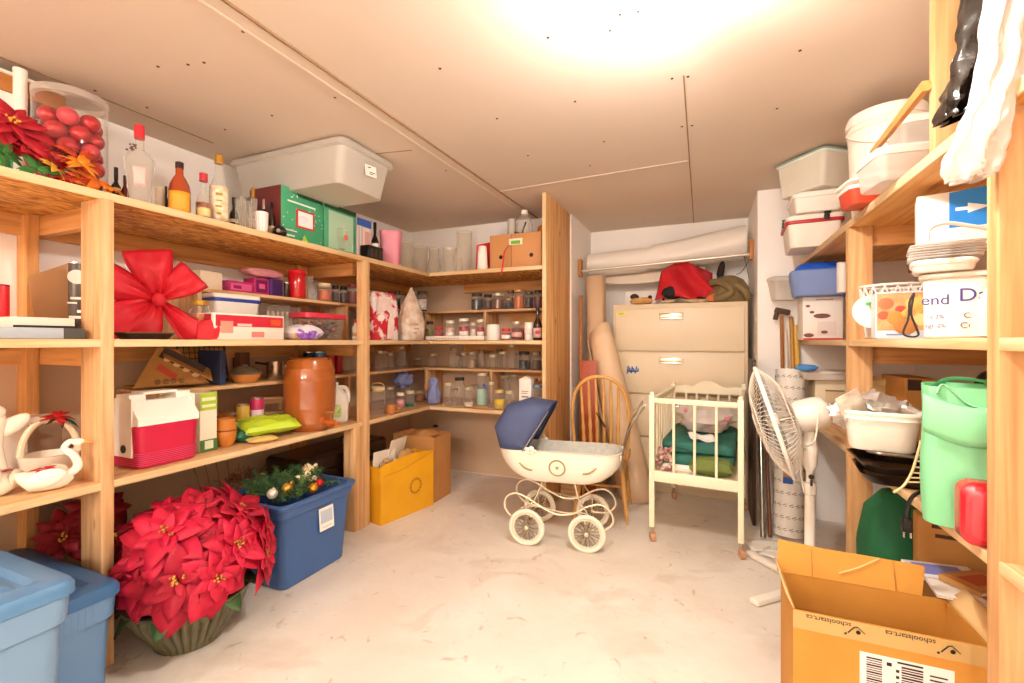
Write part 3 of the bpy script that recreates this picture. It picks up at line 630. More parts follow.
# ================================================================ left wall, nearest bay, low shelf: white ceramic birds
Z3 = BOT+.002
CER = pm('#f4e8d6', .25, coat=.5); REDF = pm('#c01d22', .5); LEAFG = pm('#2f6b44', .5)
carton('gift_box', 'white box standing against the wall behind the ceramic swans', 'box', 'L', -2.68, -20, 62, 418, Z3, .09, pm('#efe3d4', .6), [(.55, 1, 0, .86, pm('#8f6f55', .6))])
def swan(loc, rz, s, label, face=1):
    t = thing('swan_planter', label, 'figurine', loc, rz, 'ceramic swan planters')
    m = M(); R = []
    for x, w_, h_, zc in ((-.11, .012, .02, .085), (-.095, .03, .03, .075), (-.06, .055, .052, .055), (0, .068, .056, .056), (.05, .055, .05, .052), (.08, .03, .036, .05), (.1, .008, .01, .05)):
        R.append([(s*x, s*w_*math.cos(2*PI*i/16), s*max(0, zc+h_*math.sin(2*PI*i/16))) for i in range(16)])
    m.loft(R)
    for sg in (1, -1): m.at((0, sg*s*.055, s*.07), (0, -.25, 0)); m.ball((0, 0, 0), s*.06, 12, 8, (1.3, .3, .75))
    m.at(); P = curve([(s*.07, 0, s*.06), (s*.115, 0, s*.1), (s*.1, 0, s*.16), (s*.065, 0, s*.2), (s*.085, 0, s*.235), (s*.12, 0, s*.225)], 6); k = len(P)
    m.tube(P, [s*(.022-.010*i/k) for i in range(k)], 10); m.ball((s*.115, 0, s*.23), s*.02, 10, 7, (1.4, .9, .9)); m.build('bird_body', CER, t)
    m = M(); m.at((s*.14, 0, s*.226), (0, PI/2+.2, 0)); m.lathe([(s*.009, 0), (s*.002, s*.03)], 8); m.build('beak', pm('#dd9a3a', .4), t)
    m = M(); petals(m, (-s*.01, 0, s*.105), s*.062, 7, (0, 0, 1), .35, .5, .3, 5); m.build('red_flower', REDF, t, solid=.001)
    m = M(); petals(m, (-s*.01, 0, s*.1), s*.075, 5, (0, 0, 1), .1, .4, .3, 6); m.build('leaf', LEAFG, t, solid=.001)
p = ptX(30, 478, -2.34); swan((-2.37, .80, Z3), -.6, .76, 'white ceramic swan with red flowers, left of its twin')
swan((-2.275, .89, Z3), 1.1, .74, 'white ceramic swan with red flowers, right against the post')
t = thing('ceramic_basket', 'cream ceramic basket with a tall arched handle topped by red holly', 'basket', (-2.53, 1.0, Z3), 1.2)
m = M(); m.lathe([(.06, 0), (.085, .03), (.095, .09), (.085, .09), (.075, .04), (.01, .02)], 24); m.build('bowl', CER, t)
m = M(); m.tube([(.085*math.cos(a), 0, .085+.15*math.sin(a)) for a in [PI*i/18 for i in range(19)]], .012, 8); m.build('handle', pm('#e6cfae', .3), t)
m = M(); petals(m, (.02, -.015, .24), .05, 9, (0, -.6, .8), .2, .4, .3, 9); m.build('holly_flower', REDF, t, solid=.001); m = M(); petals(m, (.03, -.01, .235), .07, 7, (.2, -.3, .9), .1, .3, .5, 11); m.build('leaf', pm('#24492c'), t, solid=.001)
t = thing('angel_figurine', 'tall white ceramic bird figurine with raised wings beside the arched basket', 'figurine', (-2.58, .86, Z3), 1.2)
m = M(); m.lathe([(.035, 0), (.05, .01), (.03, .06), (.018, .14), (.022, .2), (.03, .235), (.026, .265), (.004, .285)], 18)
for sg in (1, -1): m.at((sg*.04, .0, .22), (.1, sg*.9, 0)); m.ball((0, 0, 0), .06, 12, 8, (.5, .2, 1.1))
m.at(); m.ball((0, -.01, .28), .028, 12, 8); m.build('figure_body', CER, t)
m = M(); m.at((0, -.036, .283), (PI/2, 0, 0)); m.lathe([(.008, 0), (.001, .02)], 8); m.build('beak', pm('#dd9a3a', .4), t)
loc, r, h = fit('L', -2.36, -4, 32, 462, Z3); t = thing('globe_vase', 'round white globe vase at the near end of the low shelf', 'vase', (-2.36, .735, Z3))
m = M(); m.lathe([(.03, 0), (.058, .02), (.07, .055), (.06, .095), (.035, .115), (.03, .125), (.026, .12), (.02, .1)], 24); m.build('vase_body', CER, t)
# ================================================================ left wall, middle bay, middle shelf
# the big red fabric bow
t = thing('fabric_bow', 'big red fabric bow standing on the middle shelf next to the post', 'bow', (-2.43, onX(158, -2.43)[0], Z2), 1.15)
BOWR = pm('#d3202f', .55, n=(3, '#c01525', .5)); cz = .19
def loop(name, ang, L, W, puff=.06, tail=False, y0=0, seed=0):
    m = M(); ca, sa = math.cos(ang), math.sin(ang)
    def fn(i, j):
        x = (i)*L; s_ = (j-.5)*2
        wd = W*(.10+.9*(i**.75)) if tail else W*(.12+.88*math.sin(min(1, i*.82)*PI*.62)**1.0)
        pl = math.sin(s_*6+seed)*.016*(1-i)*min(1, i*5)+noise.noise(Vector((i*3+seed, s_*2, 0)))*.02*i
        dep = -puff*math.sin(PI*i*.8)*(1-.5*s_*s_)+y0+pl
        return (ca*x-sa*s_*wd/2, dep, max(.004, cz+sa*x+ca*s_*wd/2))
    m.grid(fn, 12, 10); m.build(name, BOWR, t, solid=.003)
loop('bow_loop', 1.75, .235, .19, .07, seed=1); loop('bow_loop', 2.75, .24, .17, .05, seed=2); loop('bow_loop', .75, .2, .16, .06, seed=4); loop('bow_loop', 1.72, .22, .17, .02, y0=.03, seed=5)
loop('bow_tail', 3.75, .25, .23, .04, True, seed=3); loop('bow_tail', -.85, .27, .15, .035, True, seed=6); loop('bow_tail', 4.35, .2, .17, .04, True, -.01, seed=7)
m = M(); m.ball((0, -.03, cz), .028, 14, 9, (1, .7, 1.2), .15); m.build('bow_knot', BOWR, t)
loc, r_, w, h = place('L', -2.235, 123, 178, 326, Z2); t = thing('serving_tray', 'black fluted tray lying in front of the red bow', 'tray', loc, r_)
m = M(); m.rbox(w*.98, .09, 0, .028, .02, .82, .002, 5, (0, .05), True, .004); m.build('tray_body', pm('#2a1c14', .3), t); m = M(); m.tube([(x, y+.05, .028) for x, y in rr(w*.98, .09, .02, 5)], .0035, 6, True); m.build('rim', pm('#6b4c34', .3), t)
# upper half shelf
ZU = UPH+.002
t = carton('carton', 'small plain cream carton on the upper half shelf above the red bow', 'box', 'L', -2.56, 199, 224, 271, ZU, .16, '#ead9bd', bev=.004, rz=.15)
PK = pm('#c52f6c', .4, n=(25, '#8d1c58', .4)); PK2 = pm('#7a2168', .4)
carton('gift_box', 'magenta patterned box at the left of the row on the upper half shelf', 'box', 'L', -2.53, 228, 254, 281, ZU, .1, PK, [(.1, .9, .15, .8, pm('#d9588f', .4)), (.2, .5, .3, .6, pm('#8d1c58'))])
carton('gift_box', 'magenta box with a framed square front, middle of the row', 'box', 'L', -2.53, 254.5, 269, 278, ZU, .1, pm('#b8286a', .4), [(.12, .88, .12, .88, pm('#6e1650', .4)), (.3, .7, .35, .65, pm('#d9588f'))])
carton('gift_box', 'dark purple box at the right of the row next to the red candle jar', 'box', 'L', -2.53, 269.5, 283, 279, ZU, .1, pm('#3f1c58', .4), [(.05, .2, 0, 1, pm('#5a2f86'))])
m = M(); pillow(m, .27, .09, .055, .2, 3); t = tag(m.build('pouch', pm('#e3a0a0', .6, n=(9, '#c9788a', .5)), None, (-2.60, onX(262, -2.6)[0], ZU+.115), (0, 0, PI/2)), 'pale pink puffy pouch lying across the magenta boxes', 'pouch')
can('small dark glass pot left of the red candle jar', 'L', -2.54, 286.5, 6, 282, ZU, pm('#3a2016', .2), name='pot', cat='jar')
t = can('red glass candle jar with a domed red lid on the upper half shelf', 'L', -2.54, 297, 18, 271, ZU, pm('#c0161f', .15, coat=.5), None, name='candle_jar', cat='candle', top=pm('#d43a3a', .3))
m = M(); hh = EYE+(341-270)/FPX*onX(297, -2.54)[1]-ZU; m.lathe([(.058, hh-.02), (.062, hh-.012), (.055, hh), (.02, hh+.006), (.012, hh+.012)], 20); m.build('lid', pm('#cf2a33', .3), t)
loc, r, h = fit('L', -2.54, 309.5, 8, 276, ZU); t = thing('glass_jug', 'small clear glass jug with a handle right of the red candle jar', 'jug', loc); m = M(); m.lathe([(r, 0), (r*1.1, h*.4), (r*.8, h*.8), (r, h), (r*.9, h), (r*.7, h*.8)], 16); m.build('glass_body', GL, t)
m = M(); m.tube(curve([(0, r*.9, h*.85), (0, r*2.2, h*.75), (0, r*2, h*.35), (0, r, h*.2)], 5), .006, 6); m.build('handle', GL, t)
JAM = pm('#b5541c', .15, coat=.5); JAMD = pm('#2a1210', .15, coat=.5); JAMR = pm('#6b1518', .15, coat=.5); JAMO = pm('#c8641c', .15, coat=.5)
jar('amber jam jar with a cream lid on the upper half shelf', 'L', -2.54, 324.5, 15, 283, ZU, JAM, .75, pm('#d8c9a2', .4))
jar('dark jam jar right of the amber one', 'L', -2.56, 335.5, 8, 285, ZU, JAMD, .8, pm('#2a2018'))
jar('very dark jam jar, third from the red candle jar', 'L', -2.56, 343.5, 8, 286, ZU, JAMD, .8, BLACK)
jar('large dark red jam jar beside the wide post', 'L', -2.54, 353, 12, 284, ZU, JAMR, .8, pm('#7a2420', .4))
# on the middle shelf
t = jar('orange preserve jar with a gold lid below the cream carton', 'L', -2.42, 200, 22, 300, Z2, JAMO, .75, pm('#c89a3c', .3, .6))
m = M(); sack(m, [(.001, .001, 0, 2), (.05, .025, .002, 3), (.055, .028, .05, 2.5), (.05, .02, .08, 2.5), (.02, .01, .1, 2)], 20, .2, 3); tag(m.build('cloth_bag', pm('#c9202b', .6), None, (-2.33, onX(208, -2.33)[0], Z2), (0, 0, 1.2)), 'crumpled red cloth pouch in front of the orange preserve jar', 'pouch')
RB_ = pm('#e9ded0', .5)
t = carton('food_carton', 'long white carton with a red band lying flat on the middle shelf', 'box', 'L', -2.30, 214, 284, 314, Z2, .2, '#f0e5d6', [(.02, .98, .5, .93, pm('#c8283a', .5)), (.3, .5, .52, .62, pm('#efc9b8')), (.08, .24, .25, .7, pm('#e39a86')), (.5, .68, .1, .32, pm('#dd8a7c')), (.78, .94, .58, .82, pm('#d9542e'))], [(.1, .9, .5, .95, pm('#c8283a'))])
zt = Z2+t['h']+.001
loc, r_, w, h = place('L', -2.40, 216, 262, 294, zt); h = min(h, UPH-.028-zt); t = thing('food_tub', 'white plastic tub with a blue rim on top of the long white and red carton', 'tub', (loc.x-.08, loc.y, zt), r_)
m = M(); m.rbox(w, .16, 0, h*.8, .03, .92); m.build('tub_body', pm('#ded9d0', .4), t); m = M(); m.rbox(w*1.04, .17, h*.62, h*.78, .03); m.build('blue_rim', pm('#2b3f9c', .4), t); m = M(); m.rbox(w*1.02, .165, h*.785, h, .03); m.build('lid', pm('#e6e0d6', .35), t)
loc, r_, w, h = place('L', -2.48, 265, 300, 303, Z2); t = thing('clamshell_pack', 'clear plastic clamshell of white pieces behind the long carton', 'package', (-2.58, loc.y+.06, Z2), r_)
m = M(); m.rbox(w, .1, 0, h*.95, .02, .8); m.build('clear_shell', CLR, t); m = M()
for k in range(6): m.rod((-w*.36+k*w*.14, 0, .02), (-w*.34+k*w*.14, 0, h*.8), .008)
m.build('contents', pm('#efe6d6'), t)
m = M(); pillow(m, .22, .15, .09, .3, 5, 16); t = tag(m.build('snack_bag', pm('#f0ebe8', .35, n=(5, '#dcd6e6', .4)), None, (-2.33, onX(304, -2.33)[0]-.01, Z2), (0, 0, PI/2)), 'plump plastic bag, white above and purple below, between carton and red lidded tub', 'bag')
m = M(); rnd = random.Random(9)
for k in range(16): m.ball((rnd.uniform(-.085, .085), -.062-rnd.uniform(0, .012), rnd.uniform(.012, .06)), rnd.uniform(.015, .025), 7, 5, (1, .5, .8))
m.build('purple_print', pm('#7b3fb0', .4, n=(20, '#a97ad0', .5)), t); m = M(); m.ball((-.09, -.055, .03), .02, 8, 6, (1, .5, 1)); m.build('orange_print', pm('#d98a2c'), t)
loc, r_, w, h = place('L', -2.36, 309, 347, 313, Z2); t = thing('food_tub', 'clear plastic tub with a red lid full of red and dark bits', 'tub', loc, r_)
m = M(); m.rbox(w, .17, 0, h-.03, .03, .85, c=(0, .09)); m.build('tub_body', CLR, t)
m = M(); m.rbox(w*1.08, .185, h-.035, h, .035, c=(0, .09)); m.build('lid', pm('#d2384a', .35), t)
for nm, cl, n_, sd in (('red_contents', '#a82a24', 26, 1), ('dark_contents', '#4b4a35', 26, 2), ('pale_contents', '#b98d6b', 18, 3)):
    m = M(); rnd = random.Random(sd)
    for k in range(n_): m.ball((rnd.uniform(-.42, .42)*w*.88, .09+rnd.uniform(-.065, .065), rnd.uniform(.015, h-.055)), rnd.uniform(.010, .016), 7, 5, (1, 1, .7))
    m.build(nm, pm(cl, .6), t)
bottle('small white plastic bottle beside the wide post on the middle shelf', 'L', -2.36, 355.5, 7, 319, Z2, SQUAT, pm('#efe2d0', .35), pm('#c8382c', .4), .16, pm('#d2b184'), (.2, .4), name='plastic_bottle')
for k, u in enumerate((329, 337)): drink('clear tumbler behind the red lidded tub, %s of two' % ('left' if k == 0 else 'right'), 'L', -2.66, u, 9, 300, Z2, 'tumblers behind the red lidded tub')
# ================================================================ left wall, middle bay, lower half shelf
ZL = LOH+.002
t = thing('cardboard_tray', 'torn brown cardboard egg tray tilted on the lower half shelf', 'tray', (-2.62, onX(172, -2.62)[0]+.02, ZL), 1.35)
KR = pm('#b98746', .8, n=(8, '#a2713a', .5)); m = M(); m.at((-.03, 0, .015), (0, .0, 0))
m.prism([(-.17, 0), (.17, .0), (.02, .19), (-.07, .20)], -.06, -.055); m.prism([(-.17, 0), (.16, 0), (.16, .008), (-.17, .008)], -.06, .1); m.at((.0, 0, .02), (.5, .55, 0)); m.box((-.02, .02, .12), (.26, .14, .004)); m.build('tray_board', KR, t)
m = M()
for k in range(4): m.at((-.055+k*.042, -.0625, .155-k*.029), (PI/2, 0, 0), (1, .62, 1)); m.lathe([(.019, -.001), (.019, .001)], 14)
m.build('oval_hole', pm('#e2c391'), t); m = M(); m.at((-.01, -.0610, .10), (0, .55, 0)); m.box((0.0, 0, .045), (.22, .002, .06)); m.build('dark_band', pm('#3b2617'), t)
m = M(); m.at((-.06, -.0615, .09), (0, .65, 0)); m.box((0, 0, 0), (.1, .002, .03)); m.build('red_band', pm('#b8442a'), t)
m = M(); m.at((-.05, -.0618, .03)); 
for k in range(4): m.ball((k*.035-.05, 0, .01), .014, 10, 6, (1, .15, 1))
m.build('printed_eggs', pm('#7d5a30'), t)
t = thing('wire_rack', 'black wire cooling rack leaning behind the cardboard tray', 'rack', (-2.76, onX(205, -2.76)[0], ZL), PI/2); m = M()
for k in range(10): m.rod((-.13+k*.03, 0, .004), (-.13+k*.03, .04, .22), .002, n=5)
for k in range(7): m.rod((-.135, .04*k/6, .01+k*.034), (.145, .04*k/6, .01+k*.034), .002, n=5)
m.build('wire_grid', pm('#2a221c', .35, .4), t); m = M(); m.tube([(-.137, 0, .004), (.147, 0, .004), (.147, .04, .222), (-.137, .04, .222)], .004, 6, True); m.build('rim', pm('#2a221c', .35, .4), t)
carton('book', 'thin navy blue book standing upright beside the wire rack', 'book', 'L', -2.54, 220.5, 226, 350, ZL, .2, '#2c3a5e')
t = thing('casserole_dish', 'round glass casserole dish with a lid on the lower half shelf', 'dish', fit('L', -2.60, 245.5, 33, 363, ZL)[0]); _, r, h = fit('L', -2.60, 245.5, 33, 364, ZL)
m = M(); m.lathe([(r*.7, 0), (r*.95, h*.35), (r, h*.45), (r*.94, h*.45), (r*.88, h*.35), (r*.6, .008)], 28); m.build('dish_body', pm('#c9803e', .2, coat=.5), t)
m = M(); m.lathe([(r*1.0, h*.46), (r*1.03, h*.5), (r*.8, h*.75), (r*.45, h*.9), (.02, h*.92), (.02, h)], 28); m.build('lid', glass('#cfc0a8', .3, .35, 'smoked_glass', '#a89a88'), t)
carton('spice_box', 'small brown tin box behind the casserole dish', 'box', 'L', -2.78, 240, 250, 352, ZL, .07, '#6f4a30')
loc, r, h = fit('L', -2.62, 276, 19, 361, ZL); t = thing('saucepan', 'small steel saucepan beside the orange crock', 'pan', loc, .6)
m = M(); m.lathe([(r*.95, 0), (r, .006), (r, h), (r*.94, h), (r*.92, .01)], 24); m.build('pan_body', pm('#b59a80', .25, .8), t); m = M(); m.rod((-r, 0, h*.85), (-r-.07, 0, h*.95), .008); m.build('handle', BLACK, t)
can('tall black tin standing behind the crock', 'L', -2.66, 308.5, 11, 351, ZL, pm('#2a2a33', .3)); can('tall blue and white tin behind the crock', 'L', -2.64, 319.5, 12, 351, ZL, pm('#3f7bb5', .3), pm('#e9ecef'))
can('tall red tin behind the crock, left of its twin', 'L', -2.62, 330.5, 9, 352, ZL, pm('#c0222a', .3)); can('tall red tin behind the crock, right of its twin', 'L', -2.62, 338.5, 8, 352, ZL, pm('#b81e28', .3))
for k, (u, v) in enumerate(((347, 350), (356, 348))): jar('empty jar on the lower half shelf just left of the wide post, %s of two' % ('left' if k == 0 else 'right'), 'L', -2.56, u, 9, v, ZL, None, lid=pm('#6b5238', .4, .4))
# ================================================================ left wall, middle bay, low shelf
# picnic cooler
loc, r_, w, h = place('L', -2.245, 139, 201, 398, Z3); w *= 1.02
t = thing('cooler', 'red picnic cooler with a white tent shaped lid on the low shelf', 'cooler', (loc.x-.005, loc.y, Z3), PI/2)
d = .245; hb = .185; CR = pm('#c41f42', .4); CW = pm('#f3ece0', .4)
m = M(); m.rbox(w, d, 0, hb, .035, .93, .004, 5, (0, d/2)); m.build('tub_body', CR, t)
m = M()
for k in range(7): m.rbox(w*(.945+k*.003)+.004, d*(.945+k*.003)+.004, .012+k*.0085, .016+k*.0085, .035, 1, .001, 5, (0, d/2))
m.build('ribbed_band', pm('#d2436a', .4), t)
m = M(); prof = [(0.006, hb+.002), (0.006, hb+.03), (.07, hb+.11), (.075, hb+.145), (d-.075, hb+.145), (d-.07, hb+.11), (d-.006, hb+.03), (d-.006, hb+.002)]
ww = w*.96
def tent(m, x0, x1, pr): m.loft([[(x0, y, z) for y, z in pr], [(x1, y, z) for y, z in pr]])
hz = hb+.106
tent(m, -ww/2, ww/2, [(y, min(z, hz)) for y, z in prof]); tent(m, -ww/2, -ww*.25, [(.07, hz-.005), (.075, hz+.03), (d-.075, hz+.03), (d-.07, hz-.005)]); tent(m, ww*.25, ww/2, [(.07, hz-.005), (.075, hz+.03), (d-.075, hz+.03), (d-.07, hz-.005)])
m.box((0, d/2, hz+.033), (ww*.56, d-.15, .012), .003)
m.build('lid', CW, t)
for sg in (-1, 1):
    m = M(); m.prism([(sg*(ww/2-.0), hb+.12), (sg*(ww/2+.006), hb+.12), (sg*(ww/2+.006), .05), (sg*(ww/2-.006), .05)], .045, d-.045); lt = m.build('end_latch', CW, t)
    m = M(); m.at((sg*(ww/2+.006), d*.42, .085), (0, PI/2, 0)); m.lathe([(.018, -.003), (.018, .003)], 18); m.build('latch_button', pm('#3b4a34', .4), lt)
t = carton('cereal_box', 'tall green and white box standing right behind the red cooler', 'box', 'L', -2.33, 200, 217, 392, Z3, .12, '#efe6cf', [(0, 1, .7, 1, pm('#a9c23c')), (0, 1, .0, .2, pm('#4f7d45')), (0.1, .9, .75, .8, pm('#dfe6b4')), (.1, .9, .86, .92, pm('#dfe6b4')), (.25, .75, .04, .18, pm('#dde6c8'))])
loc, r, h = fit('L', -2.36, 226, 22, 418, Z3); t = thing('clay_pot', 'round terracotta bowl with ridges beside the green and white box', 'bowl', loc); m = M(); m.lathe([(r*.6, 0), (r*.9, h*.2), (r, h*.5), (r*.93, h*.55), (r*1.0, h*.62), (r*.85, h*.9), (r*.9, h), (r*.8, h), (r*.75, h*.85), (r*.1, h*.3)], 26); m.build('pot_body', pm('#cf8438', .35, n=(10, '#b86c2a', .5)), t)
m = M(); m.lathe([(r*1.005, h*.56), (r*1.01, h*.585), (r*1.005, h*.61)], 26, cap=(False, False)); m.build('dark_band', pm('#7d4018'), t)
def bagthing(label, u, x, w_, d_, h_, mat, rz, seed, z=Z3, wob=.3, name='snack_bag', prints=None, rot=None):
    m = M(); pillow(m, w_, d_, h_, wob, seed, 16); o = m.build(name, mat, None, (x, onX(u, x)[0], z), rot or (0, 0, rz)); return tag(o, label, 'bag')
o = bagthing('dark green snack bag lying under the lime green bag', 246, -2.37, .14, .11, .07, pm('#1f6b45', .35, n=(12, '#155235', .5)), 1.3, 2)
m = M(); m.ball((0, -.045, .04), .025, 10, 7, (1.3, .3, .8)); m.build('printed_patch', pm('#cfd8b4'), o)
m = M(); pillow(m, .31, .22, .085, .45, 12, 18); o = tag(m.build('snack_bag', pm('#c3da38', .4, n=(4, '#aecb2b', .5)), None, (-2.36, onX(268, -2.36)[0], Z3+.03), (.12, .0, 1.25)), 'big glossy lime green bag sprawling in front of the orange crock', 'bag')
m = M(); pillow(m, .15, .1, .03, .3, 15); tag(m.build('paper_bag', pm('#d9b76a', .6), None, (-2.27, onX(262, -2.27)[0], Z3), (0, 0, 1.3)), 'flat yellowish paper packet at the shelf edge under the lime bag', 'packet')
bagthing('crumpled orange and brown foil bag behind the terracotta bowl', 232, -2.62, .2, .12, .12, pm('#c9781f', .4, n=(9, '#6b3014', .5)), 1.1, 21, wob=.5)
o = bagthing('small teal and white packet behind the terracotta bowl', 226, -2.50, .12, .08, .1, pm('#5bb08c', .4, n=(14, '#e9ece2', .4)), 1.1, 25, wob=.5)
can('low yellow tin behind the dark green snack bag', 'L', -2.56, 243, 14, 404, Z3, pm('#d9b24a', .35)); t = can('pink and white tin between the yellow tin and the wooden rack', 'L', -2.54, 257, 14, 397, Z3, pm('#c22a5c', .35), pm('#f0dbe0'))
t = thing('napkin_rack', 'small wooden chair shaped rack left of the orange crock', 'rack', (-2.58, onX(274, -2.58)[0], Z3), 1.1); m = M()
for x in (-.05, .05):
    m.rod((x, -.04, .002), (x, -.03, .1), .007); m.rod((x, .04, .002), (x, .055, .19), .008)
m.build('frame', WZ, t); m = M(); m.box((0, 0, .1), (.13, .1, .012), .003); m.build('seat', WX, t); m = M(); m.box((0, .05, .17), (.12, .012, .045), .003); m.build('backrest', WX, t)
# glazed orange crock with a wooden tap
loc, r, h = fit('L', -2.34, 310, 54, 357, Z3)
t = thing('stoneware_crock', 'large glossy orange barrel shaped crock with a wooden tap', 'crock', loc, face(loc)+.35)
ORG = pm('#93481a', .12, n=(5, '#ac5f26', .7), coat=.8)
m = M(); PR = [(.80, 0), (.84, .012), (.9, .1), (.905, .11), (.89, .12), (.98, .3), (.985, .31), (.975, .32), (1, .55), (.99, .68), (.992, .69), (.98, .70), (.93, .84), (.935, .85), (.92, .86), (.86, .95), (.84, .97), (.75, .985), (.74, .99)]
m.lathe([(a*r, b*h) for a, b in PR], 40); m.build('crock_body', ORG, t)
m = M(); m.lathe([(.72*r, h*.97), (.74*r, h*.995), (.66*r, h*1.0), (.3*r, h*1.005)], 30); m.build('lid', pm('#a84d17', .2, coat=.5), t)
m = M(); m.at((.03, -r*.82, h*.13), (PI/2+.05, 0, .25)); m.lathe([(.028, 0), (.03, .01), (.02, .02), (.018, .06), (.024, .065), (.024, .1), (.016, .11), (.014, .14)], 14); m.build('tap', pm('#b5591c', .4), t); 
m = M(); m.at((.045+.0, -r*.82-.085, h*.13-.0)); m.rod((0, 0, 0), (0, 0, .06), .009, .007); m.rod((-.025, 0, .06), (.025, 0, .06), .007); m.build('tap_handle', pm('#8d5a2c', .5), t)
# milk jug
loc, r_, w, h = place('L', -2.33, 337, 361, 368, Z3)
t = thing('milk_jug', 'white translucent plastic milk jug with a green label next to the crock', 'jug', (loc.x-.055, loc.y-.06, Z3), face(loc))
JUG = glass('#f5f1e8', .1, .8, 'jug_plastic', '#f3ecdf', .3); w = .15; h = .27
m = M(); m.loft([[(x, y, z) for x, y in rr(w*k, w*k, w*k*.28, 4)] for k, z in ((.9, 0), (1, .01), (1, h*.55), (.96, h*.62))]+[[(x*1+ox, y, z) for x, y in rr(w*k, w*k, w*k*.4, 4)] for k, z, ox in ((.8, h*.72, 0), (.5, h*.84, -.01), (.26, h*.92, -.012), (.25, h*.96, -.012))]); m.build('jug_body', JUG, t)
m = M(); m.tube(curve([(-.0, 0, h*.86), (.05, 0, h*.86), (.073, 0, h*.72), (.072, 0, h*.5), (.06, 0, h*.42)], 5), .014, 8); m.build('handle', JUG, t)
m = M(); m.lathe([(.019, h*.955), (.02, h*.96), (.02, h*1.0), (.016, h*1.005)], 16, (-.012, 0, 0)); m.build('cap', pm('#f3efe6'), t)
m = M(); slab(m, -.045, .03, h*.12, h*.45, -w/2-.001); m.build('paper_label', pm('#dce0a0', .5, n=(40, '#8fb04a', .4)), t)
# ================================================================ corner shelves: bags, jars and bottles
t = thing('flour_bag', 'red and white paper bag of flour at the left end of the corner middle shelf', 'bag', place('L', -2.34, 371, 394, 292, Z2)[0], PI/2-.25)
_, _, w, h = place('L', -2.34, 372, 392, 292, Z2)
def paperbag(m, w, d, h, seed, top=.12):
    sack(m, [(.001, .001, 0, 3), (w/2, d/2, .003, 5), (w/2*1.02, d/2*1.05, h*.3, 4), (w/2, d/2, h*.7, 4), (w/2*.96, d/2*.6, h*.88, 4), (w/2*.9, d/2*top, h*.97, 4), (w/2*.8, d/2*top*.6, h, 4)], 28, .05, seed)
m = M(); paperbag(m, w, .13, h, 4, .5); m.build('bag_body', pm('#c61f30', .6, n=(11, '#f0dfd8', .07)), t)
m = M(); m.at((0, -.078, 0)); m.prism([(-.02, .01), (.045, .01), (.05, h*.42), (.01, h*.55), (-.01, h*.4)], -.002, .001); m.prism([(-w*.5, h*.5), (-w*.1, h*.62), (w*.2, h*.45), (w*.05, h*.85), (-w*.4, h*.9)], -.002, .001); m.build('white_print', pm('#f0dfd8', .6, n=(12, '#dfb9ae', .4)), t)
_, _, w, h = place('L', -2.32, 401, 419, 287, Z2)
t = thing('cone_bag', 'pointed white bag with a faded print beside the red flour bag', 'bag', place('L', -2.32, 402, 420, 287, Z2)[0], PI/2-.3)
m = M(); sack(m, [(.001, .001, 0, 2), (w*.46, .055, .004, 3), (w*.5, .06, h*.35, 2.5), (w*.36, .045, h*.65, 2.3), (w*.14, .02, h*.88, 2), (.006, .004, h, 2)], 24, .1, 6); m.build('bag_body', pm('#efe4d6', .6, n=(14, '#c9a488', .3)), t)
marks(t, -.062, [(-.03, .03, h*.3, .02), (-.02, .035, h*.22, .012), (-.03, .01, h*.14, .012)], pm('#c7a287'))
DJ = lambda: random.Random(nd[0]).choice([JAMD, JAMR, JAMD])
nd = [0]
DARK2 = pm('#4a1d16', .15, coat=.5)
# dark preserves on the upper half shelf
for k, (u, w_, v) in enumerate(((384, 8, 293), (390.5, 7, 291), (397, 7, 291))):
    jar('dark preserve jar behind the red flour bag, %s of three' % ORD[k], 'L', -2.62, u, w_, v, ZU, JAMD, .9, pm('#4b4136', .4, .4))
jar('dark preserve jar behind the pointed bag tip on the upper half shelf', 'L', -2.58, 413, 9, 291, ZU, JAMD, .9, pm('#bfa986', .4, .4))
jar('dark preserve jar with a big white label near the shelf corner', 'L', -2.56, 422, 11, 291, ZU, JAMD, .9, pm('#6f6252', .4, .4), paper=pm('#e9ddd2'), pv=(.1, .7))
UPJ = ((477, 12, 293, JAMD, '#3d332b', 'very dark jar'), (488, 9, 294, DARK2, '#2c2420', 'dark brown jar'), (498, 12, 293, pm('#7a3f24', .15, coat=.5), '#d3c2a0', 'brown jar with a pale lid'), (508.5, 9, 298, JAMD, '#9b8a6c', 'short dark jar'), (519, 11, 289, pm('#c25e12', .15, coat=.6), '#d09a5c', 'tall bright orange jar'), (529, 9, 291, JAMD, '#6f5c48', 'dark jar right of the orange one'), (538, 9, 290, JAMR, '#5a4638', 'dark red jar against the end panel'))
for u, w_, v, mt, ld, nm in UPJ:
    jar(nm+' on the back upper half shelf', 'B', 3.80, u, w_, v, ZU, mt, .85, pm(ld, .4, .4), group='preserves on the back upper half shelf')
jar('orange preserve jar standing behind the short dark jar', 'B', 3.9, 511, 9, 290, ZU, pm('#a8481a', .15, coat=.6), .85, pm('#8d5c38', .4, .4))
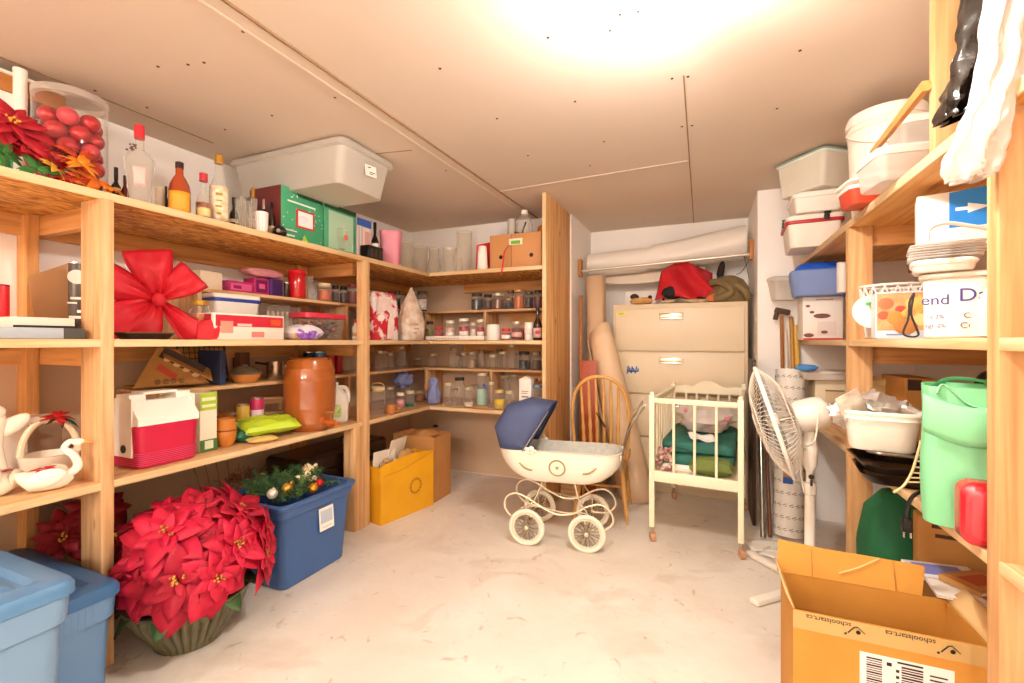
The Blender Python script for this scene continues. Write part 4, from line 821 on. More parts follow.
# long white tray of small jars
loc, r_, w, h = place('B', 3.42, 425.5, 484, 335.5, Z2)
t = thing('shallow_tray', 'long shallow white cardboard tray holding small jars on the middle shelf', 'tray', loc)
m = M(); D_ = .2
m.box((0, D_/2, .003), (w, D_, .005)); m.box((0, .002, h/2), (w, .004, h)); m.box((0, D_-.002, h/2), (w, .004, h)); m.box((-w/2+.002, D_/2, h/2), (.004, D_-.009, h)); m.box((w/2-.002, D_/2, h/2), (.004, D_-.009, h)); m.build('tray_board', pm('#efe2d2', .6), t)
marks(t, -.0008, [(-w*.42+k*.03, -w*.42+k*.03+.02, h*.5, .008) for k in range(10)], pm('#b79a88'))
for k, (u, w_, v, mt, nm, ld) in enumerate(((430, 8, 321, pm('#7d7a34', .15, coat=.5), 'olive green jar', '#3b2c22'), (439, 9, 327, pm('#b8283a', .3), 'low red jar', '#c9303c'), (450, 10, 320, pm('#d9b7ae', .3), 'pale jar with a cream lid', '#e5d9c2'), (464, 11, 318, pm('#a83044', .3), 'larger red jar with a white lid', '#efe5d6'), (473.5, 7, 322, pm('#e0cfc2', .3), 'thin white jar', '#cbb49a'), (480.5, 8, 319, pm('#b32a38', .3), 'red jar at the right end', '#e0cfb2'))):
    jar(nm+' standing in the long white tray', 'B', 3.52, u, w_, v, Z2+.007, mt, .7, pm(ld, .4), paper=pm('#efe2da') if k in (2, 3, 5) else None, group='small jars in the white tray', pv=(.15, .45))
# right half of the middle shelf
can('wide white canister right of the shelf support', 'B', 3.48, 493.5, 14, 324, Z2, pm('#efe6da', .4), None, top=pm('#e9dfd0'), name='canister', cat='canister')
jar('red jar with a round white label beside the white canister', 'B', 3.46, 506, 10.5, 328, Z2, pm('#c01c24', .3), .74, pm('#c9282c', .4), paper=pm('#f1e6dc'), pv=(.15, .55))
jar('dark red jar with a silver lid and white label in the middle shelf row', 'B', 3.47, 517, 11.5, 321, Z2, JAMR, .74, pm('#cdbfae', .35, .6), paper=pm('#d9a9a0'), pv=(.2, .5))
can('white tin with a red stripe left of the brown bottle', 'B', 3.47, 529, 9, 322, Z2, pm('#efe3d6', .4), pm('#e9d2c6'), top=pm('#f0e6da'), name='tin', cat='tin')
can('narrow red tin squeezed behind the white tin', 'B', 3.6, 523.5, 6, 328, Z2, pm('#bf2026', .4), top=pm('#bf2026'))
t = bottle('tall dark brown sauce bottle against the end panel', 'B', 3.43, 537.5, 9.5, 307, Z2, [(.9, 0), (1, .02), (1, .45), (.8, .56), (.4, .7), (.36, .74), (.36, 1)], pm('#31140e', .12, coat=.7), BLACK, .1, pm('#c9a29a'), (.08, .4))
m = M(); m.ball((0, -t['r']*1.0, t['h']*.24), t['r']*.5, 10, 6, (1, .15, .8)); m.build('red_mark', pm('#c0222a'), t)
# empties on the lower half shelf (left wall part, then the back)
EML = pm('#b9a78c', .4, .4)
for k, (u, w_, v) in enumerate(((380, 10.5, 350), (390.5, 8, 352), (401.5, 9.5, 346))):
    jar(('empty glass jar on the lower half shelf, %s past the post' % ORD[k]), 'L', -2.56, u, w_, v, ZL, None, lid=EML, group='empty jars on the lower half shelf')
jar('empty jar in the rear near the wide post on the lower half shelf', 'L', -2.75, 386, 8, 350, ZL, None, lid=EML, group='empty jars on the lower half shelf')
jar('low squat empty jar alone near the shelf corner', 'B', 3.86, 417.5, 8.5, 357, ZL, None, lid=pm('#d6c6a8', .35, .5), group='empty jars on the lower half shelf')
jar('empty jar with a pale gold lid standing alone in the back corner', 'B', 3.82, 432.5, 9.5, 353, ZL, None, lid=pm('#d9c69c', .35, .5), group='empty jars on the lower half shelf')
BL = ((454, 9, 347, '#a8977e', None), (464, 7.5, 352, '#c6b596', None), (472, 9, 351, '#cdbfa6', '#b79c84'), (481.5, 6.5, 349, '#8d7d68', None), (493.5, 9.5, 354, '#d9cdb6', None), (503.5, 9, 351, '#cdbc9c', None), (512.5, 9.5, 344, '#d2c4a8', None), (524, 12, 351, '#37302a', '#2a2622'), (536, 10, 351, '#a3927a', '#6b5540'))
for k, (u, w_, v, ld, ct) in enumerate(BL):
    nm = {2: 'jar of brown spice', 7: 'wide dark jar with a black lid', 8: 'jar of brown contents', 6: 'tallest empty jar', 0: 'tall empty jar'}.get(k, 'empty jar')
    jar('%s, %s from left on the back lower half shelf' % (nm, ORD[k]), 'B', 3.77, u, w_, v, ZL, pm(ct, .4) if ct else None, .6, pm(ld, .4, .4), group='jars on the back lower half shelf')
for k, (u, v) in enumerate(((459, 353), (487, 351), (499, 349), (518, 352))):
    jar('empty jar in the back row of the back lower half shelf, %s from the left' % ORD[k], 'B', 3.9, u, 8, v, ZL, None, lid=pm('#8d7d68', .4, .4), group='jars on the back lower half shelf')
# low shelf in the corner
t = jar('big glass jar with a wicker collar beside the wide post on the low shelf', 'L', -2.34, 378, 15, 386, Z3, None, lid=pm('#dcc9a4', .5), group=None)
m = M(); m.tube([(t['r']*.86*math.cos(a), t['r']*.86*math.sin(a), t['h']*.84) for a in [2*PI*k/20 for k in range(20)]], .006, 6, True); m.build('wicker_collar', pm('#c9a063', .6), t)
m = M(); m.tube(curve([(-t['r']*.9, 0, t['h']*.84), (-t['r']*.6, 0, t['h']*1.1), (t['r']*.6, 0, t['h']*1.1), (t['r']*.9, 0, t['h']*.84)], 6), .005, 6); m.build('handle', pm('#c9a063', .6), t)
jar('tall empty jar right of the wicker collared one', 'L', -2.44, 389.5, 11, 386, Z3, None, lid=EML)
loc, r, h = fit('L', -2.235, 390.5, 11, 404, Z3); t = thing('mug', 'small amber glass mug at the edge of the low corner shelf', 'mug', loc, face(loc)); m = M(); m.lathe([(r*.7, 0), (r, h*.3), (r*.95, h), (r*.85, h), (r*.9, h*.3), (.01, .006)], 18); m.build('mug_body', pm('#b5723c', .2, coat=.4), t); m = M(); m.tube(curve([(r*.9, 0, h*.8), (r*1.7, 0, h*.7), (r*1.6, 0, h*.3), (r*.9, 0, h*.2)], 5), .005, 6); m.build('handle', pm('#b5723c', .2), t)
m = M(); m.ball((0, 0, .075), .072, 22, 14, (1.35, .9, 1), .35, 3, 4); tag(m.build('plastic_bag', FILMB, None, (-2.60, onX(405, -2.6)[0]-.03, Z3+.125), (0, 0, 1.2)), 'puffed bluish clear plastic bag above the jars in the corner', 'bag')
jar('small jar with pink contents below the bluish bag', 'L', -2.36, 400.5, 9, 392, Z3, pm('#d78a90', .3), .7, pm('#e3d3c4', .4), paper=pm('#e4a6a6'))
t = jar('clear jar with a bright green base near the low shelf corner', 'L', -2.34, 410, 10, 390, Z3, pm('#1e8a5c', .3), .2, pm('#cfc2a4', .4))
jar('jar of brown contents at the bend of the low shelf', 'L', -2.46, 419.5, 9.5, 390, Z3, pm('#8d5a38', .4), .7, pm('#bfa986', .4, .4))
m = M(); sack(m, [(.001, .001, 0, 2), (.05, .045, .004, 3), (.062, .05, .06, 2.2), (.055, .045, .11, 2.2), (.03, .03, .16, 2), (.045, .02, .2, 2), (.02, .006, .235, 2)], 26, .25, 8); tag(m.build('plastic_bag', FILMB, None, (onY(434, 3.5)[0], 3.5, Z3), (0, 0, .3)), 'upright blue clear plastic bag twisted at the top in the low shelf corner', 'bag')
m = M()
rnd = random.Random(31)
for k in range(9): m.ball((rnd.uniform(-.035, .035), rnd.uniform(-.03, .03), .02+rnd.uniform(0, .05)), .016, 8, 6)
o = C.objects[-1] if False else None
m.build('contents', pm('#d8b9a6', .5, n=(18, '#8a5c4a', .4)), bpy.data.objects['plastic_bag.001'])
LOWJ = [(449, 11, 382, 3.46, None, 'tall clear jar'), (459.5, 11, 377, 3.5, None, 'taller clear jar with a dark lid'), (468.5, 10, 386, 3.44, pm('#e6dccb'), 'jar with a white strip at its foot'), (482, 11.5, 372, 3.58, pm('#a8cfc4', .2), 'tall jar with a pale teal filling'), (491.5, 9, 381, 3.48, None, 'clear jar next to the teal one'), (499.5, 11, 389, 3.43, pm('#c9a94a', .3), 'short jar with a yellow label'), (510, 10, 390, 3.43, None, 'short clear jar left of the white carton'), (538, 12, 384, 3.45, pm('#6b5c30', .3), 'jar with a yellow band beside the end panel')]
for k, (u, w_, v, y, ct, nm) in enumerate(LOWJ):
    jar(nm+' on the back low shelf', 'B', y, u, w_, v, Z3, ct, .25 if k == 2 else .55, pm(['#d6c8a6', '#2d2a2c', '#cbbd9c', '#d9cba9', '#c3b08c', '#d8c07a', '#d5c6a4', '#8fa0b0'][k], .4, .4), paper=pm('#d9b83c') if k in (5, 7) else None, group='jars on the back low shelf')
for k, (u, v, w_) in enumerate(((454, 388, 9), (475, 384, 9), (488, 376, 9), (505, 375, 10), (514, 374, 10), (534, 378, 9))):
    jar('clear jar in the rear row of the back low shelf, %s from the left' % ORD[k], 'B', 3.72, u, w_, v, Z3, None, lid=pm('#a3937a', .4, .4), group='jars on the back low shelf')
m = M(); m.ball((0, 0, 0), .017, 10, 7, (1, .6, .8), .2); o = tag(m.build('bottle_stopper', pm('#2f55b5', .4), None, (onY(484.5, 3.50)[0], 3.50, EYE-47/455*3.66)), 'bright blue stopper hanging in front of the teal jar', 'stopper')
t = carton('salt_carton', 'tall white carton with grey print among the jars near the end panel', 'box', 'B', 3.41, 519, 531, 379, Z3, .07, '#f3ebe0')
m = M(); ww_, hh_ = place('B', 3.41, 519, 531, 379, Z3)[2:]; 
o = t; marks(o, -.0008, [(-.03, .03, hh_*.62, .006), (-.03, .02, hh_*.56, .006), (-.03, .03, hh_*.45, .012), (-.03, .025, hh_*.28, .005), (-.03, .03, hh_*.22, .005)], pm('#8d8478'))
m = M(); m.prism([(-ww_/2, hh_), (ww_/2, hh_), (ww_/2, hh_+.001), (0, hh_+.025), (-ww_/2, hh_+.001)], .003, .067); m.build('folded_top', pm('#efe6da', .5), o)
# ================================================================ under the shelves
# dark trunk behind the wide post
t = thing('metal_trunk', 'dark brown trunk under the low shelf behind the wide post', 'trunk', (-2.585, 2.62, .001), PI/2); TR = pm('#2c1a12', .3, coat=.3)
m = M(); m.rbox(.85, .34, 0, .40, .03, 1, .01); m.build('trunk_body', TR, t); m = M(); m.rbox(.87, .36, .405, .52, .04, 1, .02); m.build('lid', TR, t)
m = M(); m.box((.0, -.178, .41), (.06, .012, .06), .004); m.build('latch', pm('#8d7a5c', .3, .8), t)
m = M(); m.tube([(.30, .0, .521), (.30, 0, .56), (.1, 0, .56), (.1, 0, .521)], .008, 6); m.build('handle', BLACK, t)
# yellow printed box
A = Vector((-2.10, 2.585)); B_ = Vector((-1.99, 3.09)); d2 = B_-A; wY = d2.length; rzY = math.atan2(d2.y, d2.x)
t = thing('yellow_box', 'bright yellow cardboard box with a wavy top and a round sun print', 'box', ((A.x+B_.x)/2, (A.y+B_.y)/2, .001), rzY)
YEL = pm('#e9ac1e', .5, n=(5, '#dd9c16', .5)); hY = .42; D_ = .2
def wavy(x): return hY+.03*math.sin((x/wY+.5)*PI*.9)+.012*(x/wY)
m = M(); P = [(-wY/2, 0), (wY/2, 0)]+[(wY/2-wY*k/14, wavy(wY/2-wY*k/14)) for k in range(15)]
m.prism(P, 0, .006); m.prism([(x, z*.97) for x, z in P], D_-.006, D_); m.box((-wY/2+.003, D_/2, hY*.48), (.006, D_-.014, hY*.96)); m.box((wY/2-.003, D_/2, hY*.5), (.006, D_-.014, hY)); m.box((0, D_/2, .004), (wY-.014, D_-.014, .006)); m.build('box_walls', YEL, t)
m = M(); m.at((.07, -.001, .2), (PI/2, 0, 0))
for k in range(14): a = 2*PI*k/14; m.ball((.052*math.cos(a), .052*math.sin(a), 0), .011, 8, 4, (1, 1, .1))
m.build('sun_print', pm('#a87512', .5), t)
m = M(); m.tube([(-wY/2+.02, -.002, .34), (-.05, -.002, .355), (.1, -.002, .39), (wY/2-.01, -.002, .43)], .0015, 5); m.build('crease', pm('#b98312'), t)
rnd = random.Random(77)
T4 = lambda x, y, z: t.matrix_basis @ Vector((x, y, z))
def inY(x, y, z):
    c, s_ = math.cos(rzY), math.sin(rzY); return (t.location.x+c*x-s_*y, t.location.y+s_*x+c*y, t.location.z+z)
m = M(); m.at((0, 0, 0), (.25, 0, 0)); m.box((0, 0, .12), (.2, .004, .24)); tag(m.build('card', pm('#eadcc8', .6), None, inY(-.02, .155, .33), (0, 0, rzY+.25)), 'pale card sticking up out of the yellow box', 'card')
m = M(); m.box((0, 0, .1), (.2, .006, .2)); tag(m.build('board', pm('#e5d8c6', .6), None, inY(-.14, .12, .3), (.1, .0, rzY)), 'white board standing low inside the yellow box', 'board')
for k, (x, z) in enumerate(((-.2, .40), (-.15, .42), (-.09, .41), (-.215, .36))):
    m = M(); m.ball((0, 0, 0), .028, 12, 8, (1.1, .9, .9), .2, 3, k); tag(m.build('ornament', pm('#d9b98c', .4, n=(12, '#8f5a2c', .4)), None, inY(x, .05+.02*(k % 2), z)), 'brown and cream speckled ornament heaped in the yellow box, %s from the post' % ORD[k], 'ornament')
m = M(); sack(m, [(.001, .001, 0, 2), (.06, .035, .01, 2.5), (.07, .04, .06, 2.5), (.05, .03, .1, 2), (.01, .01, .12, 2)], 22, .3, 3); tag(m.build('paper_bag', pm('#b58a55', .7), None, inY(.03, .07, .36), (0, .2, rzY)), 'crumpled brown paper at the top of the yellow box', 'paper')
# cardboard box right of it
t = thing('cardboard_box', 'plain brown cardboard box behind the yellow box', 'box', (-2.005, 3.255, .001), PI/2)
m = M(); w, D_, h = .26, .4, .525
m.box((0, .003, h/2), (w, .006, h)); m.box((0, D_-.003, h/2), (w, .006, h)); m.box((-w/2+.003, D_/2, h/2), (.006, D_-.014, h)); m.box((w/2-.003, D_/2, h/2), (.006, D_-.014, h)); m.box((0, D_/2, h*.93), (w-.014, D_-.014, .006)); m.build('box_walls', pm('#c48a50', .8, n=(4, '#b67c44', .5)), t)
m = M(); slab(m, -w*.5, w*.5, .0, h*.98, -.0008); 
m = M(); slab(m, w*.1, w*.45, h*.8, h*.92); slab(m, -w*.3, -w*.27, h*.1, h*.9); m.build('packing_tape', pm('#b98448', .4), t)
m = M(); sack(m, [(.001, .001, 0, 2), (.09, .09, .01, 3), (.1, .1, .03, 2.5), (.06, .07, .06, 2), (.01, .01, .07, 2)], 22, .35, 13); tag(m.build('paper', pm('#b07a44', .8), None, (-2.16, 3.25, .525*.93+.006)), 'crumpled brown packing paper on the plain cardboard box', 'paper')
bottle('black bottle standing in the plain cardboard box', 'L', -2.18, 435.5, 5.5, 424, .55, WINE, DKG, BLACK, .2)
# ---- blue bin with Christmas garland
t = thing('storage_bin', 'open blue plastic bin with a white label, full of Christmas garland', 'plastic bin', (-2.2, 1.925, .001), PI/2)
BLU = pm('#3f5f95', .38, n=(2, '#456aa2', .5))
m = M(); m.rbox(.50, .44, 0, .44, .045, .88, .008, 6, open_top=True, wall=.005); m.build('tub', BLU, t)
m = M(); m.loft([[(p[0], p[1], z) for p in rr(.50+2*i, .44+2*i, .05, 6)] for i, z in ((.0, .385), (.008, .385), (.012, .395), (.014, .43), (.026, .436), (.028, .452), (.018, .456), (-.004, .452), (-.004, .43))], (False, False)); m.build('rim', BLU, t)
m = M(); m.at((.04, -.2245, .30), (-.075, 0, 0)); m.box((0, 0, 0), (.105, .0016, .125)); m.build('paper_label', PAPER, t); m = M(); m.at((.04, -.2258, .30), (-.075, 0, 0)); m.box((0, 0, .012), (.085, .0016, .07)); m.box((0, 0, -.045), (.07, .0016, .004)); m.build('label_print', pm('#b9c3cf'), t)
g = thing('garland', 'green fir garland heaped in the blue bin', 'garland', (-2.2, 1.925, .39)); FIR = [pm('#3d5f33', .7), pm('#5d7d3a', .7), pm('#2f4d30', .7)]
rnd = random.Random(12)
for mt in range(3):
    m = M()
    for k in range(80):
        c = Vector((rnd.uniform(-.16, .14), rnd.uniform(-.18, .16), rnd.uniform(.055, .11))); d = Vector((rnd.uniform(-1, 1), rnd.uniform(-1, 1), rnd.uniform(-.1, .9))).normalized()
        L_ = rnd.uniform(.05, .09)
        m.rod(c, c+d*L_, .002, .001, 4)
        for q in range(16):
            e = Vector((rnd.uniform(-1, 1), rnd.uniform(-1, 1), rnd.uniform(-1, 1))).normalized(); p = c+d*L_*(q/16)
            m.rod(p, p+(e+d*.7).normalized()*.026, .0024, .0008, 3)
    o = m.build('fir_needles', FIR[mt], g); o['kind'] = 'stuff'
BA = [((-2.09, 1.80, .50), .030, GOLD, 'gold bauble near the front left of the blue bin'), ((-2.13, 1.74, .485), .028, pm('#e6dccd', .2, .3), 'pearl white bauble at the left edge of the blue bin'), ((-2.03, 1.92, .475), .028, pm('#c58a2a', .2, .6), 'amber gold bauble at the front of the blue bin'), ((-2.05, 1.985, .485), .022, RED, 'small red bauble in the blue bin'), ((-2.15, 1.87, .50), .024, GOLD, 'smaller gold bauble in the middle of the garland'), ((-2.24, 2.06, .515), .028, pm('#e9c9a0', .2, .4), 'champagne bauble at the back of the garland')]
for p, r, mt, lb in BA:
    m = M(); m.ball((0, 0, 0), r, 18, 12); m.lathe([(r*.25, r*.95), (r*.25, r*1.12), (r*.12, r*1.15)], 10); tag(m.build('bauble', mt, None, p, (rnd.uniform(-.5, .5), rnd.uniform(-.5, .5), 0)), lb, 'bauble', 'baubles in the garland')
for k, (p, nm) in enumerate((((-2.13, 1.97, .50), 'front'), ((-2.2, 2.08, .51), 'rear'))):
    t = thing('silk_flower', 'cream and gold silk poinsettia on the garland, %s one of two' % nm, 'artificial flowers', p); flower(t, (0, 0, 0), .062, (.8, -.4, .6), pm('#f1e0b4', .5), 40+k)
m = M(); m.at((0, 0, 0), (0, -.2, 0)); m.box((0, 0, .05), (.004, .05, .1)); tag(m.build('gift_tag', pm('#d3a87c', .7), None, (-2.27, 2.12, .44), (0, 0, .3)), 'tan card tag standing up at the back of the garland', 'tag')
# dried grasses lying behind
t = thing('dried_grass', 'bunch of brown feathery dried grass on thin stems behind the poinsettia', 'dried grass', (-2.52, 1.80, .30)); m = M()
for k in range(5): m.rod((-.02*k, -.05+.03*k, -.29), (.02+.01*k, -.25+.06*k, .385-.02*k), .004, .003, 5)
m.build('stem', pm('#8d5f34'), t)
m = M(); rnd = random.Random(5)
for k in range(150):
    c = Vector((rnd.gauss(0, .03), rnd.gauss(.06, .055), .19+rnd.gauss(0, .022))); d = Vector((rnd.uniform(-1, 1), rnd.uniform(-1, 1), rnd.uniform(-.5, 1))).normalized(); m.rod(c, c+d*.035, .003, .001, 4)
m.build('plume', pm('#7d5238', .9), t)
# ---- big potted poinsettia
t = thing('potted_poinsettia', 'large bushy red poinsettia in a fluted olive green pot on the floor', 'potted plant', (-2.085, 1.29, .001))
POT = pm('#4c462b', .3, n=(9, '#6b6443', .6), coat=.4); m = M(); n_ = 272; rings = []
for r, z, fl in ((.10, 0, 0), (.115, .004, 0), (.125, .03, .5), (.16, .085, 1), (.188, .14, 1), (.2, .175, 1), (.203, .19, .5), (.205, .198, 0), (.212, .205, 0), (.212, .215, 0), (.2, .218, 0), (.19, .205, 0), (.18, .15, 0)):
    rings.append([((1.12*r-fl*.018*(1-abs(math.sin(i*PI/n_*34)))) * math.cos(2*PI*i/n_), (1.12*r-fl*.018*(1-abs(math.sin(i*PI/n_*34))))*math.sin(2*PI*i/n_), z) for i in range(n_)])
m.loft(rings, (True, False)); m.build('pot', POT, t)
m = M(); m.lathe([(.0, .175), (.17, .18), (.185, .17)], 24, cap=(False, False)); m.build('soil', pm('#3a281c', .9), t)
POI = pm('#b20a2c', .6, n=(10, '#cc1840', .5)); POI2 = pm('#990824', .6, n=(10, '#bb1436', .5))
heads = [((.15, -.13, .375), .19, (.8, -.6, .3)), ((.19, .04, .44), .18, (.95, .0, .5)), ((.07, -.12, .53), .18, (.45, -.5, .8)), ((.09, .12, .53), .18, (.5, .3, .85)), ((.16, .18, .42), .18, (.7, .75, .35)), ((-.10, -.03, .55), .17, (0, -.1, 1)), ((.0, -.17, .44), .15, (.1, -.8, .55)), ((-.08, .22, .50), .17, (.1, .8, .6)), ((.04, -.19, .37), .14, (.4, -.9, .3)), ((-.14, -.09, .48), .15, (-.3, -.6, .7)), ((.22, -.05, .36), .15, (1, -.2, .15)), ((.21, .14, .36), .16, (.95, .5, .15)), ((-.02, .03, .57), .16, (.2, .1, 1)), ((-.22, .1, .46), .16, (-.8, .3, .6)), ((.10, .22, .37), .16, (.4, 1, .2)), ((.05, .0, .575), .15, (.5, -.1, .9))]
heads = [((c[0]*1.12, c[1]*1.12, c[2]*.955), R*1.04, n3) for c, R, n3 in heads]
for k, (c, R, n3) in enumerate(heads):
    flower(t, c, R*1.0, n3, POI if k % 3 else POI2, 60+k, 8, 7, .62, centre=pm('#7d1414', .5, n=(90, '#d8a84a', .25)))
rnd = random.Random(6)
for k, a in enumerate((-2.4, -1.75, -.95, .1, .75, 1.6, 2.7)):
    m = M(); m.T = Matrix.Translation((.15*math.cos(a), .15*math.sin(a), .24)) @ Euler((0, .35+rnd.uniform(-.2, .2), a)).to_matrix().to_4x4(); leafm(m, .15, .09, .3, .2, 7, tip=1.2); m.build('leaf', pm('#52703f', .6, n=(12, '#3c5730', .5)), t, solid=.001)
m = M()
for c, R, n3 in heads: m.tube(curve([(0, 0, .17), (c[0]*.4, c[1]*.4, .17+(c[2]-.17)*.6), (c[0], c[1], c[2])], 4), .005, 5)
m.build('stem', pm('#55602f'), t)
t = thing('silk_poinsettia', 'red silk poinsettias in the shade under the near low shelf', 'artificial flowers', (-2.62, 1.22, .001))
for k, (c, n3) in enumerate((((.0, -.02, .50), (.8, -.3, .4)), ((-.02, -.12, .42), (.7, -.5, .4)), ((.03, .02, .38), (.9, .2, .2)))): flower(t, c, .15, n3, pm('#8f0d1c', .6), 130+k)
m = M()
for k in range(3): m.rod((.0, -.03*k, 0), (0, -.03*k, .42), .006)
m.lathe([(.08, 0), (.1, .12), (.09, .12), (.07, .01)], 16); m.build('pot', pm('#5c4630'), t)
# ---- blue totes at the near left
BT = pm('#7396b8', .35, n=(2, '#7fa2c2', .5)); BTL = pm('#5480aa', .35, n=(2, '#608cb4', .5))
def tote(label, x0, x1, y0, y1, h, lidm, bodym, ridge=.0):
    t = thing('storage_tote', label, 'plastic tote', ((x0+x1)/2, (y0+y1)/2, .001)); w, d = x1-x0, y1-y0
    m = M(); m.rbox(w-.035, d-.04, 0, h-.035, .05, .95, .01, 6); m.loft([[(p[0], p[1], z) for p in rr(w-.03+2*i, d-.035+2*i, .05, 6)] for i, z in ((-.004, h-.13), (.006, h-.125), (.01, h-.05), (.008, h-.036))], (False, False)); m.build('tub', bodym, t)
    m = M(); m.loft([[(p[0], p[1], z) for p in rr(w-2*i, d-2*i, max(.04-i*.3, .015), 6)] for i, z in ((.006, h-.05), (0, h-.046), (0, h-.02), (.008, h-.006), (.025, h), (.07, h), (.085, h-.014), (.10, h-.014), (.115, h-.004), (.13, h-.004))], (True, True)); m.build('lid', lidm, t)
    m = M(); m.box((0, 0, h-.003), (w*.35, .05, .012), .005); m.build('grip', lidm, t)
    for k in range(6):
        m = M(); m.rod((w/2-.014, -d*.0+.02*k-.05, h-.125), (w/2-.010, -d*.0+.02*k-.05, h-.055), .006); m.build('rib', bodym, t)
    return t
tote('blue lidded tote nearest the viewer at the lower left corner', -2.38, -1.72, .18, .75, .60, BTL, BT)
tote('lower blue lidded tote tucked behind the nearest one, against the post', -2.78, -2.025, .725, 1.014, .40, pm('#3f6ea2', .35, n=(2, '#4a7aac', .5)), pm('#6a93c0', .35, n=(2, '#769fc8', .5)))
# ================================================================ the alcove: filing cabinet and what is piled on it
CABC = pm('#dcc7a6', .4); CABD = pm('#e2cfb0', .4)
t = thing('filing_cabinet', 'wide beige metal filing cabinet with chrome pulls standing in the alcove', 'cabinet', (-.22, 4.1, .001))
w, d, h = 1.075, .48, 1.625
m = M(); m.box((0, d/2+.01, h/2), (w, d, h), .006); m.build('cabinet_body', CABC, t)
zs = [h-.035, 1.212, .845, .475, .06]
for k in range(4):
    m = M(); m.box((0, -.004, (zs[k]+zs[k+1])/2), (w-.05, .028, zs[k]-zs[k+1]-.014), .006); dr = m.build('drawer', CABD, t)
    m = M(); zc = zs[k]-.075; m.box((-.045, -.022, zc), (.19, .012, .05), .003); m.build('drawer_pull', pm('#b9a892', .2, .9), dr)
    m = M(); m.box((-.045, -.030, zc-.02), (.19, .016, .012), .003); m.build('pull_lip', pm('#e9e2d8', .2, .8), dr)
m = M(); m.box((-w/2+.075, -.0195, h-.082), (.075, .002, .028)); o = m.build('yellow_sticker', pm('#e8da5a', .5), t); words('KEEP', .02, pm('#6d661c'), o, (-w/2+.075, -.0213, h-.082))
rnd = random.Random(2); m = M(); m.at((-.405+.0, -.0195, 1.045))
for x, hh, q in ((-.04, .07, .1), (-.022, .045, -.2), (-.005, .06, .15), (.012, .035, -.3), (.03, .065, .2), (.048, .03, 0)): m.at((-.365+x, -.0195, 1.05), (0, q, 0)); m.box((0, 0, 0), (.012, .002, hh))
m.at((-.365, -.0195, 1.04)); m.box((0, 0, 0), (.09, .002, .012)); m.build('blue_scribble', pm('#3f66a8', .5), t)
zc = h+.003
# papers, red bag, olive jacket
m = M(); m.at((0, 0, .07), (-.15, 0, 0)); m.box((0, 0, 0), (.55, .02, .13), .002); tag(m.build('paper_pack', pm('#f0e9e0', .6), None, (-.42, 4.40, zc+.008)), 'wide white paper pack propped on the cabinet against the alcove wall', 'paper')
m = M(); pillow(m, .2, .14, .06, .3, 41, 12); o = tag(m.build('soft_toy', pm('#d9a868', .7, n=(20, '#c08a4c', .5)), None, (-.52, 4.17, zc), (0, 0, .2)), 'small tan soft toy lying at the left of the cabinet top', 'toy'); m = M(); m.ball((-.06, -.01, .07), .032, 10, 7, (1.2, .8, .8), .2); m.ball((.07, -.04, .06), .018, 10, 6); m.build('dark_patch', pm('#2b1b14'), o)
m = M(); m.tube(curve([(-.22, 0, .012), (-.08, -.03, .02), (.1, -.02, .014), (.22, .02, .03)], 6), [.012]*3+[.016]*13+[.012]*3, 8); tag(m.build('strap', pm('#3d2a20', .6, n=(14, '#cbb18a', .4)), None, (-.13, 4.16, zc), (0, 0, .1)), 'dark and cream strap lying along the front edge of the cabinet top', 'strap')
t = thing('tote_bag', 'crumpled red bag with a black inside slumped on the filing cabinet', 'bag', (-.16, 4.31, zc))
RB2 = pm('#b3141f', .6, n=(5, '#d01f2a', .6))
def sheet(pts, n, fn=None): pass
m = M()
def bagfold(i, j):
    # a slumped square of cloth, ridge rising to a peak at upper middle
    x = -.25+.52*i; z = .04+.30*j
    x += .10*j*(.5-i)*2*.8-.03*j
    z = z*1.25*(1-.55*abs(i-.42)**1.3*1.8) + .05*math.sin(i*7+j*2)*.4
    y = -.12+.16*j+.04*math.sin(i*9+j*5)
    return (x, y, max(.012, z))
m.grid(bagfold, 16, 10); m.build('front_panel', RB2, t, solid=.006)
m = M(); m.grid(lambda i, j: (-.2+.42*i, .07+.05*math.sin(i*5), max(.01, (.02+.36*j)*(1-.6*abs(i-.45)**1.2))), 14, 8); m.build('back_panel', pm('#98101a', .65), t, solid=.006)
m = M(); m.ball((-.10, -.095, .10), .07, 14, 9, (1.3, .35, .8), .25, 3, 2); m.build('black_lining', pm('#15100f', .7), t)
m = M(); m.tube(curve([(.02, -.02, .02), (.1, -.1, .05), (.18, -.12, .03), (.24, -.02, .02)], 6), .008, 6); m.build('strap', pm('#231512', .7), t)
m = M(); m.ball((0, 0, .035), .05, 16, 10, (1.1, .6, .7), .3, 3, 5); o = tag(m.build('orange_cloth', pm('#e0703a', .6), None, (.07, 4.17, zc)), 'small orange crumpled cloth below the red bag', 'cloth')
OLV = pm('#6f5a38', .75, n=(4, '#857049', .6))
t = thing('jacket', 'olive brown jacket bundled at the right end of the cabinet top', 'jacket', (.18, 4.26, zc))
m = M(); sack(m, [(.02, .02, .004, 2), (.15, .1, .008, 2.4), (.17, .11, .05, 2.2), (.15, .1, .12, 2), (.11, .08, .19, 2), (.05, .05, .225, 2), (.004, .004, .23, 2)], 30, .28, 9, 4); m.build('body', OLV, t)
m = M(); m.tube(curve([(-.13, -.05, .17), (-.05, -.11, .16), (.02, -.12, .08), (-.06, -.13, .035), (-.11, -.11, .03)], 6), [.03]*24+[.022], 9); m.build('sleeve', OLV, t)
m = M(); m.tube(curve([(.06, -.08, .14), (.12, -.10, .08), (.145, -.07, .02)], 6), .028, 9); m.build('sleeve', OLV, t)
